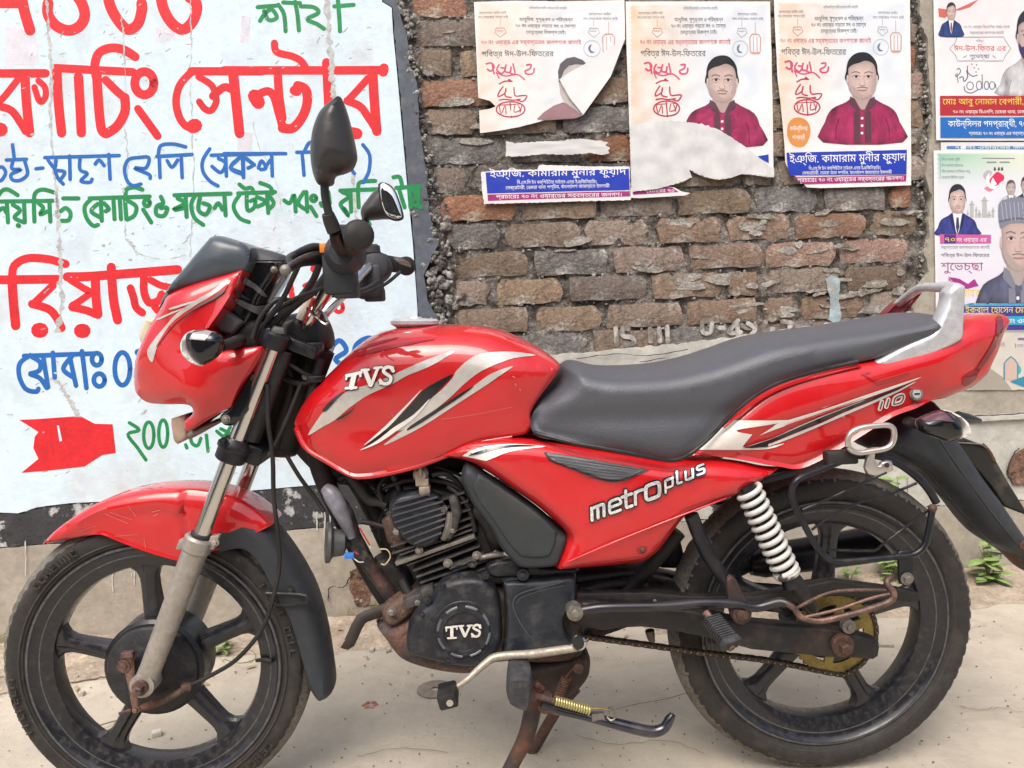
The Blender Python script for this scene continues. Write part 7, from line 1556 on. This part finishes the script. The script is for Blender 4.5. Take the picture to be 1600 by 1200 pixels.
# ================================================================== PLANTS AND LITTER
LEAF = mat('weed_leaf', (.10, .20, .045), .55, var=.25, vscale=40, col2=(.17, .27, .07), thr=.5)
LEAFP = mat('pale_leaf', (.20, .30, .09), .55, var=.25, vscale=40)
STEM = mat('weed_stem', (.16, .16, .07), .7); DRYL = mat('dry_leaf', (.33, .24, .14), .8, var=.3, vscale=40); DRYG = mat('grey_chip', (.40, .37, .33), .85, var=.3, vscale=40)
rw_ = random.Random(21)
def leaf(b, base, d, L, wd, droop=.3):
    d = d.normalized(); s = d.cross(ZA); s = s.normalized() if s.length > .1 else XA; vs = []
    st = [(0, .05), (.25, .8), (.5, 1), (.75, .7), (1, .03)]
    for t, w_ in st:
        c = base + d * L * t - ZA * droop * L * t * t
        vs += [c - s * wd * w_ - ZA * 0, c + ZA * wd * .25 * w_, c + s * wd * w_]
    fs = []
    for i in range(4): k = i * 3; fs += [(k, k + 1, k + 4, k + 3), (k + 1, k + 2, k + 5, k + 4)]
    b.add(vs, fs)
def weed(px, py, H, n, spread, label, m=LEAF, Ls=.03, off=.06, group='weeds along the foot of the wall'):
    g = G(px, py, .012); o = empty('weed', g, label, 'weed', group)
    st = B(); tops = []
    for k in range(max(2, n // 4)):
        a = rw_.uniform(0, 6.28); e = V((math.cos(a) * spread * rw_.uniform(.2, 1), math.sin(a) * spread * .5, H * rw_.uniform(.5, 1))); mid = g + e * .5 + V((0, 0, H * .12)); st.tube([g, mid, g + e], [.0022, .0018, .0010], 5, 3); tops.append((g, mid, g + e))
    st.build('stem', STEM, o)
    for k in range(n):
        a, c, e = rw_.choice(tops); t = rw_.random(); q = a.lerp(c, t * 2) if t < .5 else c.lerp(e, t * 2 - 1)
        b = B(); th = rw_.uniform(0, 6.28); leaf(b, q, V((math.cos(th), math.sin(th) * .7, rw_.uniform(-.1, .7))), Ls * rw_.uniform(.6, 1.3), Ls * rw_.uniform(.22, .36), rw_.uniform(0, .6)); b.build('leaf', m, o, 180)
weed(1545, 912, .13, 40, .075, 'bright green weed by the wall at the far right, behind the rear mudguard', LEAFP, .055)
weed(1395, 916, .17, 34, .06, 'thin weed seen through the top spokes of the rear wheel, beside the side step', LEAFP, .038)
weed(1418, 914, .40, 40, .06, 'tall weed whose leaves show between rear tyre and mudguard', LEAFP, .060)
weed(352, 1016, .045, 14, .04, 'small grass tuft seen through the right spokes of the front wheel', LEAF, .03)
weed(1325, 918, .08, 20, .05, 'little weed seen below the left end of the luggage guard', LEAF, .026)
def bits(name, n, fx, fy, s0, s1, m, seed, zoff=.006):
    r = random.Random(seed); b = B()
    for k in range(n):
        q = G(fx(r), fy(r), zoff + r.uniform(0, .006)); a = r.uniform(0, 6.28); L = r.uniform(s0, s1); d = V((math.cos(a), math.sin(a), r.uniform(-.2, .3)))
        if r.random() < .6: leaf(b, q, d, L, L * r.uniform(.12, .35), r.uniform(-.3, .4))
        else: b.box(q, d.normalized() * L * .3, V((-d.y, d.x, 0)).normalized() * L * .2, ZA * L * .12)
    o = b.build(name, m, None, 60, False); o['kind'] = 'stuff'; return o
basey = lambda x: 1040 - (x - 20) * (145 / 1560)
def yb(lo, hi): return lambda r: r.uniform(lo, hi)
for nm, m, sd_, n in (('dry_leaf_litter', DRYL, 4, 150), ('stone_chips', DRYG, 5, 240)):
    r = random.Random(sd_); b = B()
    for k in range(n):
        x = r.uniform(-60, 1680); y = basey(x) + abs(r.gauss(0, 26)) - 6; q = G(x, y, .004); L = r.uniform(.006, .028) * (1 if m is DRYL else .6); a = r.uniform(0, 6.28); q.z = .006 + max(0, .034 * (1 - (q - WO).dot(WN) / .10)); d = V((math.cos(a), math.sin(a), r.uniform(-.1, .3)))
        if m is DRYL: leaf(b, q, d, L * 1.4, L * r.uniform(.12, .3), r.uniform(-.3, .4))
        else: b.box(q, d.normalized() * L * .5, V((-d.y, d.x, 0)).normalized() * L * .35, ZA * L * .3, L * .08)
    o = b.build(nm, m, None, 60, False); o['kind'] = 'stuff'
r = random.Random(9); b = B()
for k in range(900):
    x, y = r.uniform(-100, 1700), r.uniform(960, 1300)
    if y < basey(x) + 30: continue
    q = G(x, y, .0035); s = r.uniform(.0004, .0020); b.box(q, V((s, 0, 0)), V((0, s * r.uniform(.5, 1), 0)), V((0, 0, s * .5)))
o = b.build('ground_specks', mat('dark_specks', (.20, .165, .125), .95), None, 60, False); o['kind'] = 'stuff'
def thing_mesh(b, name, m, label, cat, **k): return tag(b.build(name, m, None, 50, k.get('smooth', True)), label, cat)
b = B(); q = G(680, 1077, .0015); b.lathe(q, ZA, [(0, .010), (0, .046), (.0018, .046), (.0018, .010)], 36, 0, False); thing_mesh(b, 'flat_disc', mat('grey_disc', (.23, .20, .165), .75, var=.2), 'flat grey disc with a centre hole lying on the ground under the gear lever', 'disc')
b = B(); q = G(578, 1100, .003)
for k in range(6): a = k * 1.05; leaf(b, q + V((.006 * math.cos(a), .005 * math.sin(a), 0)), V((math.cos(a), math.sin(a), .25)), .018, .006, .5)
thing_mesh(b, 'dry_petal', mat('pink_petal_dry', (.42, .17, .13), .7, var=.3), 'crumpled pink petal on the ground right of the front wheel', 'petal')
b = B(); q = G(245, 1146, .006); b.box(q, V((.010, .004, 0)), V((-.003, .008, 0)), V((0, 0, .007)), .002); thing_mesh(b, 'white_stone', mat('white_stone', (.55, .52, .46), .8), 'white stone on the ground seen low through the front wheel', 'stone')
b = B(); q = G(125, 1030, .012); b.tube([q, q + V((.03, .03, .006)), q + V((.045, .075, .02))], [.009, .006, .005], 5, 2); thing_mesh(b, 'wood_splinter', mat('pale_wood', (.50, .42, .30), .8), 'pale wood splinter by the wall seen through the left spokes of the front wheel', 'splinter')
b = B(); b.tube([G(70, 1165, .004), G(150, 1135, .012), G(205, 1120, .006)], .0016, 5, 3); 
thing_mesh(b, 'twig', STEM, 'thin twig on the ground behind the lower left of the front wheel', 'twig')
b = B(); b.tube([G(0, 1072, .006), G(60, 1085, .010), G(120, 1068, .006)], .0014, 5, 3)
b = B(); q = [G(x, y, .02) for x, y in ((330, 1020), (370, 1012), (395, 1018), (398, 1030), (375, 1036), (350, 1030))]; b.tube(q, .0014, 5, 4); thing_mesh(b, 'dry_stalk', STEM, 'curled dry stalk on the soil behind the right of the front wheel', 'stalk')
